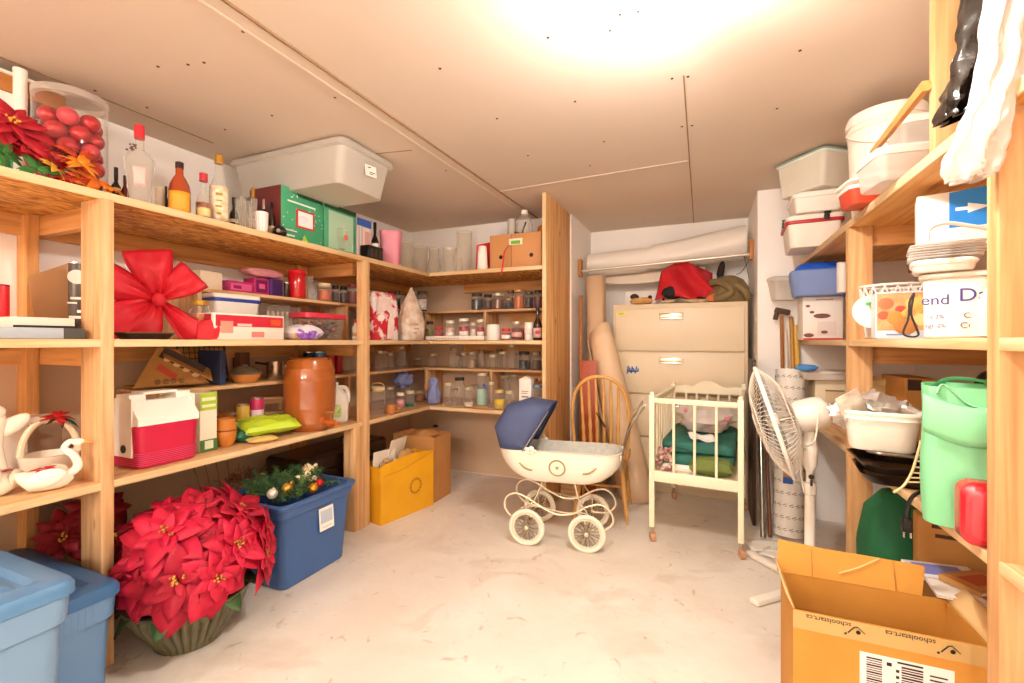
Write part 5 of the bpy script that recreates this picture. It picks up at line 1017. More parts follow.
m = M(); m.ball((0, 0, 0), .06, 12, 8, (.5, .5, 1.4), .3); tag(m.build('dark_cloth', pm('#241713', .7), None, (.13, 4.44, zc+.30), (0, .2, 0)), 'dark cloth hanging from the rod above the olive jacket', 'cloth')
# rod, brackets and the long roll of white sheet vinyl
t = thing('hanging_rod', 'pale metal clothes rod across the alcove with wooden end blocks', 'rod', (0, 4.25, 1.97))
m = M(); m.rod((-1.085, 0, .0), (.345, 0, .055), .014, n=12); m.build('tube', pm('#d9cdbb', .3, .5), t)
for x, z, nm in ((-1.093, .0, 'l'), (.352, .06, 'r')):
    m = M(); m.box((x, 0, z+.03), (.03, .09, .16), .004); m.build('end_block', pm('#b97a3c', .6), t)
m = M(); m.tube(curve([(.30, -.0, .04), (.33, -.02, -.0), (.28, -.02, -.09), (.24, -.02, -.11)], 6), .003, 6); m.tube(curve([(.30, -.0, .04), (.315, -.02, -.03), (.335, -.02, -.15)], 6), .003, 6); m.build('wire_hook', pm('#3a3230', .3, .8), t)
t = thing('vinyl_roll', 'long white rolled sheet lying along the alcove just above the rod', 'roll', (0, 4.50, 0))
m = M(); R = []; n_ = 28
for k in range(41):
    f = k/40; x = -1.07+1.40*f; zc_ = 2.075+.095*f+(-.01 if f < .42 else .005); rad = .100+.048*f+.006*math.sin(f*9)-(.012 if .38 < f < .44 else 0)
    sg = -.022*math.sin(PI*f)
    R.append([(x, rad*.95*math.cos(2*PI*i/n_)*(1+.05*math.sin(f*7+i)), zc_+sg+rad*math.sin(2*PI*i/n_)) for i in range(n_)])
m.loft(R, (True, True)); m.build('rolled_sheet', pm('#f1e8dd', .45), t)
m = M(); m.grid(lambda i, j: (-1.0+1.0*i, .02-.06*j, 2.04+.06*i-.105-.11*j*(.5+.5*math.sin(PI*i))), 18, 4); m.build('hanging_edge', pm('#e6d6c2', .5), t, solid=.003)
# tan rolls standing at the left of the cabinet
t = thing('flooring_roll', 'tall narrow tan roll standing in the alcove corner beside the cabinet', 'roll', (-.90, 4.20, .001))
m = M()
def spiral(m, r0, r1, z0, z1, turns, c0, c1, n=60, flare=0):
    V = []
    for z_, c, k in ((z0, c0, 1), (z0+(z1-z0)*.5, ((c0[0]+c1[0])/2, (c0[1]+c1[1])/2), 1+flare*.4), (z1, c1, 1+flare)):
        V.append([(c[0]+(r0+(r1-r0)*i/n)*k*math.cos(2*PI*turns*i/n-1.9), c[1]+(r0+(r1-r0)*i/n)*k*math.sin(2*PI*turns*i/n-1.9), z_) for i in range(n+1)])
    m.loft(V, (False, False), False)
spiral(m, .055, .1, 0, 1.90, 2.2, (.0, .0), (-.03, 0)); m.build('rolled_sheet', pm('#d9b590', .6), t, solid=.004)
t = thing('flooring_roll', 'wide pale tan sheet rolled into a cone leaning behind the chair', 'roll', (-.53, 3.885, .001))
m = M()
def cone(i, j):
    a = 2*PI*1.7*i-1.4; k = (.075+.05*i)*(1.45-.6*j); return (-.32*j+k*math.cos(a), .06*j+k*math.sin(a), .004+j*1.38+(.08*math.cos(a+.6)*j))
m.grid(cone, 70, 8); m.build('rolled_sheet', pm('#dfc09c', .55), t, solid=.004)
m = M(); m.box((0, 0, .86), (.03, .07, 1.72), .003); tag(m.build('wood_board', pm('#a9682f', .6), None, (-1.055, 4.12, .001), (0, 0, .2)), 'narrow brown board standing in the alcove corner behind the tan roll', 'board')
m = M(); m.box((0, 0, .57), (.13, .02, 1.14), .003); tag(m.build('wood_board', pm('#a5431c', .45), None, (-.89, 3.72, .001), (-.03, 0, .1)), 'reddish brown board standing behind the spindle chair', 'board')
# ---- spindle back chair
HON = pm('#d6a45e', .4, n=(6, '#c08843', .6), coat=.3); HON2 = HON
t = thing('spindle_chair', 'honey coloured wooden chair with a bowed spindle back behind the doll pram', 'chair', (-.695, 3.275, .001), .10)
m = M(); m.at((0, .22, .43)); m.loft([[(x, y, z) for x, y in rr(.40-2*i, .40-2*i, .12, 6)] for i, z in ((.03, 0), (.0, .012), (0, .03), (.02, .04))]); m.build('seat', HON, t)
bow = [(-.18, .03, .455), (-.195, .0, .62), (-.2, -.03, .80), (-.165, -.055, .95), (-.09, -.07, 1.03), (0, -.072, 1.05), (.09, -.07, 1.03), (.165, -.055, .95), (.2, -.03, .80), (.195, 0, .62), (.18, .03, .455)]
m = M(); m.tube(curve(bow, 6), .013, 10); m.build('back_bow', HON, t)
def turned(m, a, b, rs, n=10):
    a, b = Vector(a), Vector(b); k = len(rs)-1; m.tube([a+(b-a)*i/k for i in range(k+1)], rs, n)
SP = [.009, .0105, .010, .0145, .0105, .0145, .010, .0105, .0115, .0095, .010, .009, .008]
for x in (-.125, -.075, -.025, .025, .075, .125):
    zt_ = 1.045-abs(x)**2*4.0; m = M(); turned(m, (x*.95, .05, .46), (x*1.05, -.068+abs(x)*.06, zt_), SP); m.build('spindle', HON, t)
LG = [.014, .017, .02, .016, .021, .016, .019, .021, .018, .014, .018, .013, .012, .011]
for x, y in ((-.14, .08), (.14, .08), (-.14, .36), (.14, .36)):
    m = M(); turned(m, (x, y, .43), (x*1.35, y+(-.09 if y < .2 else .06), .0), LG); m.build('leg', HON, t)
for x in (-.165, .165): m = M(); turned(m, (x, .04, .2), (x, .39, .2), [.008, .01, .013, .01, .008]); m.build('stretcher', HON, t)
m = M(); turned(m, (-.16, .2, .2), (.16, .2, .2), [.008, .01, .013, .01, .008]); m.build('stretcher', HON, t)
m = M(); m.tube([(-.02, -.095, .80), (.03, -.095, .72), (.045, -.095, .70)], [.004, .008, .011], 6); m.build('dark_strap', pm('#2a1a14'), t)
t = thing('wooden_crate', 'low pale wooden crate on the floor behind the pram wheels', 'crate', (-1.03, 3.78, .001), .0)
m = M(); m.box((0, 0, .2), (.16, .26, .4), .004); m.build('crate_body', WX, t); m = M(); m.box((0, -.002, .405), (.19, .3, .014), .003); m.build('lid', WX, t)
# ---- doll pram
PCR = pm('#f2e9d6', .3, coat=.4); CHR = pm('#a89d8c', .22, .9); NAVY = pm('#434d6e', .65, n=(5, '#505b80', .6)); PGOLD = pm('#a08a4c', .4, .3)
t = thing('doll_pram', 'vintage cream doll pram with a navy hood and spoked white wheels', 'doll pram', (-.885, 2.93, .001), .13)
m = M()
def hull(z, ins=0):
    f = (z-.388)/.202; f = max(0, min(1, f)); q = math.sin(f*PI/2)**.55
    L_ = .215+.195*q; W_ = .115+.06*q; return [(x, y, z) for x, y in rr(2*(L_-ins), 2*(W_-ins), min(W_-ins, .1+.05*q)-.001, 8)]
zz_ = [.39, .392, .397, .408, .425, .45, .49, .53, .565, .585, .592]
m.loft([hull(z) for z in zz_]+[hull(.592, .012), hull(.55, .014), hull(.45, .03), hull(.43, .06)]); m.build('pram_body', PCR, t)
m = M(); m.loft([hull(.592, -.006), hull(.597, -.006), hull(.597, .012), hull(.592, .012)], (False, False)); m.build('rim_trim', pm('#f4ead6', .3, coat=.4), t)
m = M(); m.loft([hull(.60, .014), hull(.52, .02), hull(.50, .03)], (False, True)); m.build('lining', pm('#cfcabc', .7, n=(60, '#b8b8b0', .4)), t)
# hood
hx, hz_ = -.20, .597
def hoodpt(th, ph):
    Lh = {180: .205, 150: .28, 120: .315, 90: .32, 62: .335}; ks = sorted(Lh)
    for a, b in zip(ks, ks[1:]):
        if a <= th <= b: L_ = Lh[a]+(Lh[b]-Lh[a])*(th-a)/(b-a)
    s_ = max(0, math.sin(ph))**.42
    return (hx+L_*s_*math.cos(math.radians(th)), .178*math.copysign(abs(math.cos(ph))**.6, math.cos(ph))*(1 if True else 0), hz_+L_*s_*math.sin(math.radians(th)))
m = M(); m.grid(lambda i, j: (lambda p: (p[0], p[1], p[2]))(hoodpt((62, 92, 121, 151, 180)[round(j*4)], PI*i)), 20, 4); m.build('hood', NAVY, t, solid=.004, smooth=25)
m = M()
m.tube([hoodpt(62, PI*k/24) for k in range(25)], .0055, 6); m.build('hood_edge', pm('#2f3a66', .6), t)
for sg in (-1, 1):
    m = M(); a, b = Vector((hx-.02, sg*.192, hz_-.002)), Vector((hx+.15, sg*.188, hz_+.262)); m.tube([a, a+(b-a)*.5, b], [.008, .009, .007], 8, flat=.5); m.build('hood_stay', pm('#d6d2ca', .25, .7), t)
    m = M(); m.at((hx+.03, sg*.19, hz_+.005))
    for k in range(5): m.ball((.026*math.cos(k*1.256), 0, .018*math.sin(k*1.256)), .016, 8, 6, (1.1, .5, .7))
    m.ball((0, sg*.004, 0), .009, 8, 6); m.build('ribbon_bow', pm('#f4ecda', .5), t)
# side decorations
def hully(z):
    f = (z-.388)/.202; q = math.sin(max(0, min(1, f))*PI/2)**.55; return .115+.06*q
for sg in (-1, 1):
    m = M(); n_ = 36
    for k in range(n_):
        a = 2*PI*k/n_; z = .495+.05*math.sin(a); m.ball((-.0+.05*math.cos(a), sg*(hully(z)+.0005), z), .0058, 6, 4)
    m.build('laurel_wreath', PGOLD, t)
    m = M(); m.ball((0, sg*(hully(.495)+.001), .495), .008, 8, 5); m.ball((.007, sg*(hully(.5)+.001), .502), .005, 6, 4); m.ball((-.007, sg*(hully(.5)+.001), .502), .005, 6, 4); m.build('crest', PGOLD, t)
    for s2 in (-1, 1):
        m = M()
        for k in range(9): z = .47+.004*k*k*.16; x = s2*(.17+.009*k); m.ball((x, sg*(hully(z)+.001-.004*(k/8)**2), z), .0085, 6, 4, (1.3, .8, .7))
        m.build('gilt_sprig', PGOLD, t)
# wheels
TYR = pm('#efe4cf', .5); SPK = pm('#8a7d66', .35, .5)
for x, y in ((-.19, -.20), (.19, -.20), (-.19, .20), (.19, .20)):
    m = M(); m.at((x, y, .115), (PI/2, 0, 0)); m.tube([(.103*math.cos(2*PI*k/32), .103*math.sin(2*PI*k/32), 0) for k in range(32)], .0135, 8, True); wl = m.build('wheel_tyre', TYR, t)
    m = M(); m.at((x, y, .115), (PI/2, 0, 0)); m.tube([(.086*math.cos(2*PI*k/32), .086*math.sin(2*PI*k/32), 0) for k in range(32)], .008, 6, True); m.build('wheel_rim', pm('#e4dac2', .3, .3), wl)
    m = M(); m.at((x, y, .115), (PI/2, 0, 0))
    for k in range(24):
        a = 2*PI*k/24; b = a+(.55 if k % 2 else -.55); m.rod((.014*math.cos(b), .014*math.sin(b), .006*(1 if k % 2 else -1)), (.084*math.cos(a), .084*math.sin(a), 0), .0026, n=5)
    m.build('spokes', SPK, wl)
    m = M(); m.at((x, y, .115), (PI/2, 0, 0)); m.lathe([(.006, -.022), (.014, -.018), (.017, 0), (.014, .018), (.006, .022)], 14); m.build('hub', pm('#d9ccb0', .3, .5), wl)
for x in (-.19, .19): m = M(); m.rod((x, -.19, .115), (x, .19, .115), .006); m.build('axle', CHR, t)
FR = pm('#e6d8ba', .35, .2)
for y in (-.155, .155):
    m = M(); m.tube(curve([(-.19, y, .125), (-.29, y, .15), (-.345, y, .21), (-.34, y, .275), (-.28, y, .31), (-.2, y, .29), (-.1, y, .235), (.0, y, .20), (.1, y, .215), (.2, y, .27), (.28, y, .285), (.335, y, .24), (.345, y, .18), (.29, y, .13), (.19, y, .125)], 5), .0065, 8); m.build('spring_frame', FR, t)
    m = M(); m.tube(curve([(-.25, y, .21), (-.19, y, .235), (-.08, y, .232), (.05, y, .215), (.17, y, .225), (.235, y, .19)], 5), .007, 8, flat=.5); m.build('leaf_spring', FR, t)
    for x in (-.19, .19): m = M(); m.tube(curve([(x*.98, y, .13), (x, y, .22), (x*.75, y, .29), (x*.55, y*.72, .39)], 4), .0075, 8, flat=.6); m.build('strut', FR, t)
# handle
for y in (-.15, .15):
    m = M(); m.tube(curve([(.395, y, .50), (.40, y, .58), (.445, y, .76), (.485, y, .84), (.535, y, .91)], 6), .0065, 8); m.build('handle_arm', CHR, t)
    m = M(); m.at((.395, y-.005*(1 if y > 0 else -1), .55)); m.box((0, 0, 0), (.018, .02, .1), .005); m.build('handle_bracket', CHR, t)
m = M(); m.rod((.535, -.155, .91), (.535, .155, .91), .009, n=10); m.build('handle_grip', pm('#d9ccb4', .4), t)
# ---- doll crib
CRB = pm('#f2e6c6', .4, coat=.2)
t = thing('doll_crib', 'cream painted wooden doll crib on casters in front of the filing cabinet', 'crib', (-.06, 3.075, .001), -.088)
W_, D_ = .52, .90
for x in (-W_/2, W_/2):
    for y in (0, D_):
        m = M(); m.box((x, y, .52), (.034, .034, .86), .004); m.ball((x, y, .955), .017, 10, 7); pt = m.build('post', CRB, t)
        m = M(); m.box((x, y, .075), (.02, .02, .06), .003); m.build('caster_fork', pm('#b5a088', .3, .8), pt); m = M(); m.at((x+.006, y-.01, .028), (0, PI/2, .4)); m.lathe([(.014, -.018), (.027, -.014), (.0285, 0), (.027, .014), (.014, .018)], 16); m.build('caster_wheel', pm('#c08f6a', .45), pt)
m = M(); m.box((0, 0, .915), (W_-.03, .026, .034), .005); m.build('end_rail', CRB, t); m = M(); m.box((0, 0, .425), (W_-.03, .026, .07), .005); m.build('end_rail', CRB, t)
for x in (-.125, 0, .125): m = M(); m.rod((x, 0, .455), (x, 0, .9), .009, n=10); m.build('spindle', CRB, t)
m = M(); P = [(-W_/2+.016, .88)]+[(-W_/2+.016+(W_-.032)*k/30, .93+(.055*max(0, math.cos((k-15)/15*PI*1.15))**.7 if abs(k-15) < 7 else .012*abs(math.sin(k*.4)))) for k in range(31)]+[(W_/2-.016, .88)]
m.prism(P, D_-.011, D_+.011); m.build('headboard_rail', CRB, t); m = M(); m.box((0, D_, .425), (W_-.03, .026, .07), .005); m.build('end_rail', CRB, t)
for x in (-.16, -.08, 0, .08, .16): m = M(); m.rod((x, D_, .455), (x, D_, .885), .009, n=10); m.build('spindle', CRB, t)
for x in (-W_/2, W_/2):
    for z, hh in ((.915, .034), (.425, .07)): m = M(); m.box((x, D_/2, z), (.026, D_-.03, hh), .005); m.build('side_rail', CRB, t)
    for k in range(9): m = M(); m.rod((x, .09*(k+1), .455), (x, .09*(k+1), .9), .008, n=10); m.build('spindle', CRB, t)
m = M(); m.box((0, D_/2, .435), (W_-.05, D_-.04, .02), .004); m.build('base_board', CRB, t)
cl = lambda x, y, z: (t.location.x+x*math.cos(.088)+y*math.sin(.088), t.location.y-x*math.sin(.088)+y*math.cos(.088), z)
m = M(); m.rbox(W_-.09, D_-.12, 0, .05, .04, 1, .015); tag(m.build('mattress', pm('#f1ebe0', .8), None, cl(0, .45, .447), (0, 0, -.088)), 'thin white mattress lying in the doll crib', 'mattress')
GRN = pm('#2f7060', .75, n=(4, '#265c4e', .6)); 
t2 = thing('blanket', 'folded teal green blanket filling the doll crib', 'blanket', cl(.0, .42, .50), -.088)
m = M()
for k, (z, s_, dx) in enumerate(((.0, 1, 0), (.08, .99, .004))):
    m.at((dx, 0, z)); m.loft([[(x*(1+.02*noise.noise(Vector((x*6, y*6, k)))), y, zz+.03*noise.noise(Vector((x*7, y*7, k*2)))) for x, y in rr((W_-.075)*s_*q_, .70*s_*q_, .05, 6)] for zz, q_ in ((0.002, .96), (.012, .99), (.04, 1), (.062, .98), (.074, .92))])
m.build('folds', GRN, t2)
m = M(); m.tube(curve([(-.2, -.345, .11), (-.05, -.352, .10), (.02, -.345, .05), (.1, -.34, .06), (.2, -.33, .02)], 6), .004, 5); m.build('seam', pm('#17443a'), t2)
m = M(); pillow(m, .26, .1, .12, .2, 60, 12); tag(m.build('cushion', pm('#76813c', .7, n=(8, '#5d6b30', .5)), None, cl(.09, .08, .455), (.35, 0, -.05)), 'olive green cushion standing at the foot of the crib', 'cushion')
m = M(); rnd = random.Random(3)
for k in range(40): m.ball((rnd.uniform(-.05, .05), rnd.uniform(-.025, .025), rnd.uniform(.012, .15)), .016, 7, 5)
o = tag(m.build('floral_bundle', pm('#d9c3b0', .7, n=(40, '#8d3a3a', .3)), None, cl(-.19, .06, .447)), 'small floral cloth bundle in the near left corner of the crib', 'cloth', None, 'stuff')
o['kind'] = 'stuff'
m = M(); m.grid(lambda i, j: ((i-.5)*.16, (j-.5)*.12, .008*math.sin(i*8)+.006*math.cos(j*7)), 8, 6); tag(m.build('white_cloth', pm('#f1ede6', .7), None, cl(.03, .16, .668), (.2, .1, .3), solid=.003), 'small white cloth lying on top of the teal blanket', 'cloth')
t3 = thing('plastic_bag', 'clear plastic bag with pink dots lying on the blanket in the crib', 'bag', cl(.02, .52, .655), -.088)
m = M(); m.ball((0, 0, .11), .11, 22, 14, (1.75, 2.1, .95), .28, 2.6, 12); m.build('film', FILM, t3)
for x, y, z in ((-.12, -.16, .16), (.15, -.17, .12), (.05, -.1, .19), (-.05, -.2, .08)): m = M(); m.ball((x, y, z), .014, 8, 6, (1, .4, 1)); m.build('pink_dot', pm('#d86a86', .5), t3)
m = M(); m.rbox(.3, .34, .01, .09, .05, .8); m.build('contents', pm('#eadfd2', .7, n=(9, '#d9a7a7', .4)), t3)
# boards and tubes leaning right of the cabinet
m = M(); m.box((0, 0, .59), (.022, .34, 1.16), .003); tag(m.build('wood_board', pm('#3a2417', .5), None, (.317, 3.76, .001), (0, 0, .0)), 'dark brown board leaning upright between the crib and the white wall', 'board')
m = M(); m.rod((.352, 3.40, .012), (.378, 3.905, 1.05), .017, n=12); tag(m.build('steel_tube', pm('#9b948a', .25, .9), None), 'thin steel tube leaning on the wall behind the fan', 'tube')
m = M(); m.rod((.395, 3.42, .012), (.412, 3.91, .95), .012, n=10); tag(m.build('broom_stick', pm('#6a3d20', .5), None), 'dark brown stick leaning on the wall behind the fan', 'stick')
for k, (a, b, r, c, lb) in enumerate((((.595, 3.66, .012), (.585, 3.90, 1.48), .014, '#b9863c', 'tan wooden stick leaning in the corner behind the white patterned roll'), ((.625, 3.62, .012), (.615, 3.9, 1.42), .017, '#d7a94a', 'yellowish bamboo stick leaning in the corner beside the tan stick'), ((.567, 3.70, .012), (.55, 3.905, 1.40), .01, '#e9ddc8', 'thin pale stick leaning in the corner left of the tan stick'))):
    m = M(); m.rod(a, b, r, n=10); tag(m.build('broom_stick', pm(c, .45), None), lb, 'stick')
t = thing('gift_wrap_roll', 'thick white roll with rows of grey print leaning on the wall behind the fan', 'roll', (.51, 3.50, .016), rot=(-.14, .03, 0)); m = M(); m.lathe([(.03, 0), (.088, 0), (.088, 1.10), (.03, 1.10), (.03, .02)], 28); m.build('roll_body', pm('#ece4d8', .5), t)
m = M()
for k in range(14):
    for q in range(9):
        a = -PI/2+(q-4)*.42+(.2 if k % 2 else 0); m.at((.0885*math.cos(a), .0885*math.sin(a), .05+k*.077), (0, 0, a+PI/2)); m.at((.0885*math.cos(a), .0885*math.sin(a), .05+k*.077), (0, -.5, a+PI/2)); m.box((0, 0, 0), (.026, .0012, .005)); 
        m.box((.003, 0, -.012), (.018, .0012, .004))
m.build('printed_rows', pm('#8b8279', .6), t)
m = M(); m.at((-.02, -.0905, .37)); m.box((0, 0, .06), (.055, .003, .16), .001); lb_ = m.build('brown_label', pm('#c48a68', .5), t); m = M(); m.box((-.02, -.093, .36), (.056, .003, .04)); m.build('blue_band', pm('#2f5fae', .5), lb_)
# ---- pedestal fan
FW = pm('#f2e9db', .35, coat=.2); FGR = pm('#e9dfd0', .35)
t = thing('pedestal_fan', 'white pedestal fan tilted sideways beside the crib and the right shelves', 'fan', (.505, 2.80, .001))
FL = Vector(t.location)
m = M(); m.box((0, 0, .018), (.80, .05, .03), .01); m.build('foot_bar', FW, t, rot=(0, 0, .77)); m = M(); m.box((-.07, 0, .02), (.66, .05, .034), .01); m.build('foot_bar', FW, t, rot=(0, 0, -.86))
m = M(); m.lathe([(.05, .03), (.04, .05), (.026, .07), (.024, .50), (.03, .505), (.03, .56), (.022, .565)], 18); m.build('lower_pole', FW, t)
m = M(); m.lathe([(.017, .55), (.017, .62), (.034, .65), (.038, .74), (.026, .82), (.02, .86)], 18); m.build('upper_pole', FW, t)
m = M(); m.at((0, -.036, .60)); m.ball((0, 0, 0), .013, 10, 6, (1, .8, 1)); m.box((0, -.004, -.03), (.012, .012, .03), .003); m.build('switch', pm('#3a3632', .4), t)
Rv = Vector((CS, SN, 0)); Fv = Vector((-SN, CS, 0)); Uv = Vector((0, 0, 1))
ax = (-Rv*.84-Uv*.30+Fv*.43).normalized()
hub = Vector(ray(774, 421))*2.42+Vector((0, 0, EYE))-FL
Q = ax.to_track_quat('Z', 'Y').to_matrix().to_4x4(); HT = Matrix.Translation(hub) @ Q
gr = .295
m = M(); m.T = HT; m.tube([(gr*math.cos(2*PI*k/48), gr*math.sin(2*PI*k/48), 0) for k in range(48)], .011, 8, True); m.build('guard_rim', pm('#f6eee2', .35), t)
for nm, sg, dep in (('front_guard', 1, .085), ('rear_guard', -1, .10)):
    m = M(); m.T = HT
    prof = lambda f: (gr*f, sg*dep*(1-f**3.2))
    for k in range(72):
        a = 2*PI*k/72; m.tube([(prof(f)[0]*math.cos(a+.25*(1-f)*sg), prof(f)[0]*math.sin(a+.25*(1-f)*sg), prof(f)[1]) for f in (.22, .45, .65, .82, .93, 1)], .0021, 4)
    for f in (.22, .62): m.tube([(prof(f)[0]*math.cos(2*PI*k/40), prof(f)[0]*math.sin(2*PI*k/40), prof(f)[1]) for k in range(40)], .003, 6, True)
    if sg > 0: m.lathe([(.066, dep-.004), (.066, dep+.004), (.05, dep+.008)], 24)
    m.build(nm, FGR, t)
for k in range(3):
    a0 = k*2*PI/3; m = M(); m.T = HT
    m.grid(lambda i, j: ((.04+.21*i)*math.cos(a0+(j-.5)*1.35*(.35+.65*math.sin(PI*min(1, i*.8+.15)))), (.04+.21*i)*math.sin(a0+(j-.5)*1.35*(.35+.65*math.sin(PI*min(1, i*.8+.15)))), (j-.5)*.05), 10, 8); m.build('blade', glass('#dfe3e6', .12, .55, 'fan_blade', '#d5d6d4'), t, solid=.002)
m = M(); m.T = HT; m.lathe([(.03, -.03), (.045, -.02), (.045, .02), (.02, .035)], 20); m.build('blade_hub', FW, t)
m = M(); m.T = HT; m.lathe([(.058, -.098), (.075, -.105), (.082, -.13), (.082, -.20), (.074, -.235), (.05, -.258), (.01, -.262)], 28); m.build('motor_housing', FW, t)
m = M(); m.T = HT; m.rod((0, 0, -.102), (0, 0, -.03), .012); m.build('shaft', CHR, t)
mt_ = HT @ Vector((0, 0, -.17)); m = M(); m.tube([(0, 0, .84), (0, 0, .89), tuple(mt_*.6+Vector((0, 0, .9))*.4), tuple(mt_)], [.022, .028, .03, .035], 10); m.build('neck', FW, t)
m = M(); m.tube(curve([tuple(mt_+Vector((.02, -.085, .02))), tuple(mt_+Vector((.0, -.10, -.12))), (-.03, -.03, .74), (-.045, -.03, .62), (-.03, -.03, .52)], 6), .0045, 6); m.build('cord', pm('#e9dfce', .5), t)
for k, (x, y, rz, lb) in enumerate(((.36, 3.28, .3, 'sheet of white paper on the floor behind the fan foot'), (.44, 3.16, -.5, 'folded pale paper on the floor under the fan'))):
    m = M(); m.grid(lambda i, j: ((i-.5)*.24, (j-.5)*.17, .004+.006*abs(math.sin(i*4+j*3))), 8, 6); tag(m.build('paper_sheet', PAPER, None, (x, y, .002), (0, 0, rz), solid=.001), lb, 'paper')
# ================================================================ right shelves, top
ZT, ZM, ZB = RT+.003, RM+.003, RB+.003
def tub(label, loc, rz, w, d, h, col, lid, taper=.9, name='storage_tub', cat='plastic tub', clips=None, lh=.025, band=None, group=None):
    """rectangular food or storage tub, front centre at loc, facing -y before turning"""
    t = thing(name, label, cat, loc, rz, group); mat = col if not isinstance(col, str) else pm(col, .45)
    m = M(); m.rbox(w*.96, d*.96, 0, h-lh, .03, taper, .006, 5, (0, d/2)); m.build('tub_body', mat, t)
    m = M(); m.loft([[(x, y+d/2, z) for x, y in rr(w+2*i, d+2*i, .035, 5)] for i, z in ((-.012, h-lh-.012), (.0, h-lh-.008), (.004, h-.012), (-.004, h-.002), (-.02, h), (-.03, h-.004))]); m.build('lid', lid if not isinstance(lid, str) else pm(lid, .4), t)
    if band: m = M(); m.loft([[(x, y+d/2, z) for x, y in rr(w+2*i, d+2*i, .035, 5)] for i, z in ((.002, h-lh-.03), (.005, h-lh-.028), (.005, h-lh-.012), (.002, h-lh-.010))]); m.build('red_band', band, t)
    if clips:
        for x, y in ((-w/2, d*.35), (w*.2, 0)):
            m = M(); m.box((x, y, h-lh-.005), (.03, .03, .035), .005); m.rod((x-.015, y-.014, h-.005), (x+.02, y-.014, h-.005), .006); m.build('clip', clips, t)
    return t
x0 = lambda u, y: onY(u, y)[0]
def wide(wpx, u, y):
    rx = (u-512)/FPX; return wpx*onY(u, y)[1]/(FPX*math.sqrt(1+rx*rx))
HZ = lambda v, y, u: EYE+(341-v)/FPX*onY(u, y)[1]
WT = pm('#efe6da', .4); OFFW = glass('#f1ede2', .1, .8, 'offwhite_plastic', '#ede6d6', .3)
# far stack: three tubs
zA, zB = 2.09, 2.214
t = tub('white tub with a red band and black clips at the bottom of the far stack', (x0(815, 3.30), 3.30, ZT), -.05, .30, .36, zA-ZT, '#ece0d2', '#efe4d6', clips=BLACK, band=pm('#b3242a', .4))
tub('plain white tub in the middle of the far stack', (x0(820, 3.22), 3.24, zA+.002), -.05, .27, .34, zB-zA-.002, WT, '#f1eade')
t = tub('pale tub with a teal rimmed lid on top of the far stack', (.525, 3.26, zB+.003), -.90, .35, .26, .222, OFFW, pm('#e4e6da', .4), .9, lh=.02)
m = M(); m.tube([(x, y+.13, .210) for x, y in rr(.354, .264, .035, 5)], .006, 6, True); m.build('teal_edge', pm('#86a79a', .4), t)
# white bucket with a lid
yb = 2.62; xb = x0(878, yb); rb = .145; hb_ = HZ(120, yb, 878)-ZT
t = thing('bucket', 'big round white lidded bucket beside the far stack on the top shelf', 'bucket', (xb+.03, yb, ZT))
m = M(); m.lathe([(rb*.86, 0), (rb*.88, .006), (rb, hb_*.86), (rb*1.04, hb_*.87), (rb*1.04, hb_*.9), (rb, hb_*.905), (rb, hb_)], 36); m.build('bucket_body', pm('#f0e3d0', .45), t)
m = M(); m.lathe([(rb*1.05, hb_-.03), (rb*1.06, hb_-.005), (rb*1.0, hb_+.02), (rb*.8, hb_+.03), (.01, hb_+.032)], 36); m.build('lid', pm('#f3eade', .4), t)
m = M(); m.tube([(rb*1.05*math.cos(a), rb*1.05*math.sin(a), hb_*.87-.10*abs(math.sin(a))) for a in [PI+PI*k/14 for k in range(15)]], .005, 6); m.build('handle', pm('#e8dfd2', .3), t)
# red tub with white lid at shelf edge
t = tub('red tub with an overhanging white lid at the edge of the top shelf', (x0(862, 2.36)+.03, 2.36, ZT), .1, .15, .16, .085, pm('#c4452c', .4), pm('#f2e9de', .4), lh=.012)
m = M(); m.loft([[(x, y, z) for x, y in rr(.22-2*i, .22-2*i, .05, 6)] for i, z in ((.01, 0), (0, .004), (0, .012), (.012, .016))]); tag(m.build('loose_lid', pm('#f2eadf', .4), None, (x0(862, 2.38)+.045, 2.44, ZT+.088), (.0, -.0, .1)), 'wide white loose lid lying on the red tub', 'lid')
# clear tub nearer
tub('clear plastic tub with a milky lid in front of the white bucket', (x0(905, 2.12), 2.06, ZT), .1, .20, .22, HZ(142, 2.06, 905)-ZT, PL, glass('#f4efe8', .2, .6, 'milky_lid', '#f1eae0'), .92)
tub('tall translucent tub behind the clear plastic tub', (x0(915, 2.34)+.05, 2.34, ZT), .0, .20, .18, HZ(112, 2.34, 915)-ZT, PL, '#efe7da', .95)
t = thing('wire_basket', 'wire rack with a wooden rim standing beyond the upper post', 'rack', (.80, 2.12, ZT+.0), 1.1); m = M()
for k in range(9): m.rod((-.12+.03*k, 0, .0), (-.12+.03*k, .0, .38), .0025, n=5)
for k in range(6): m.rod((-.12, 0, .01+.072*k), (.12, 0, .01+.072*k), .0025, n=5)
m.build('wire_grid', pm('#c9bba4', .3, .6), t); m = M(); m.tube([(-.13, 0, .006), (.13, 0, .006), (.13, 0, .39), (-.13, 0, .39)], .008, 6, True); m.build('rim', pm('#b9863c', .5), t)
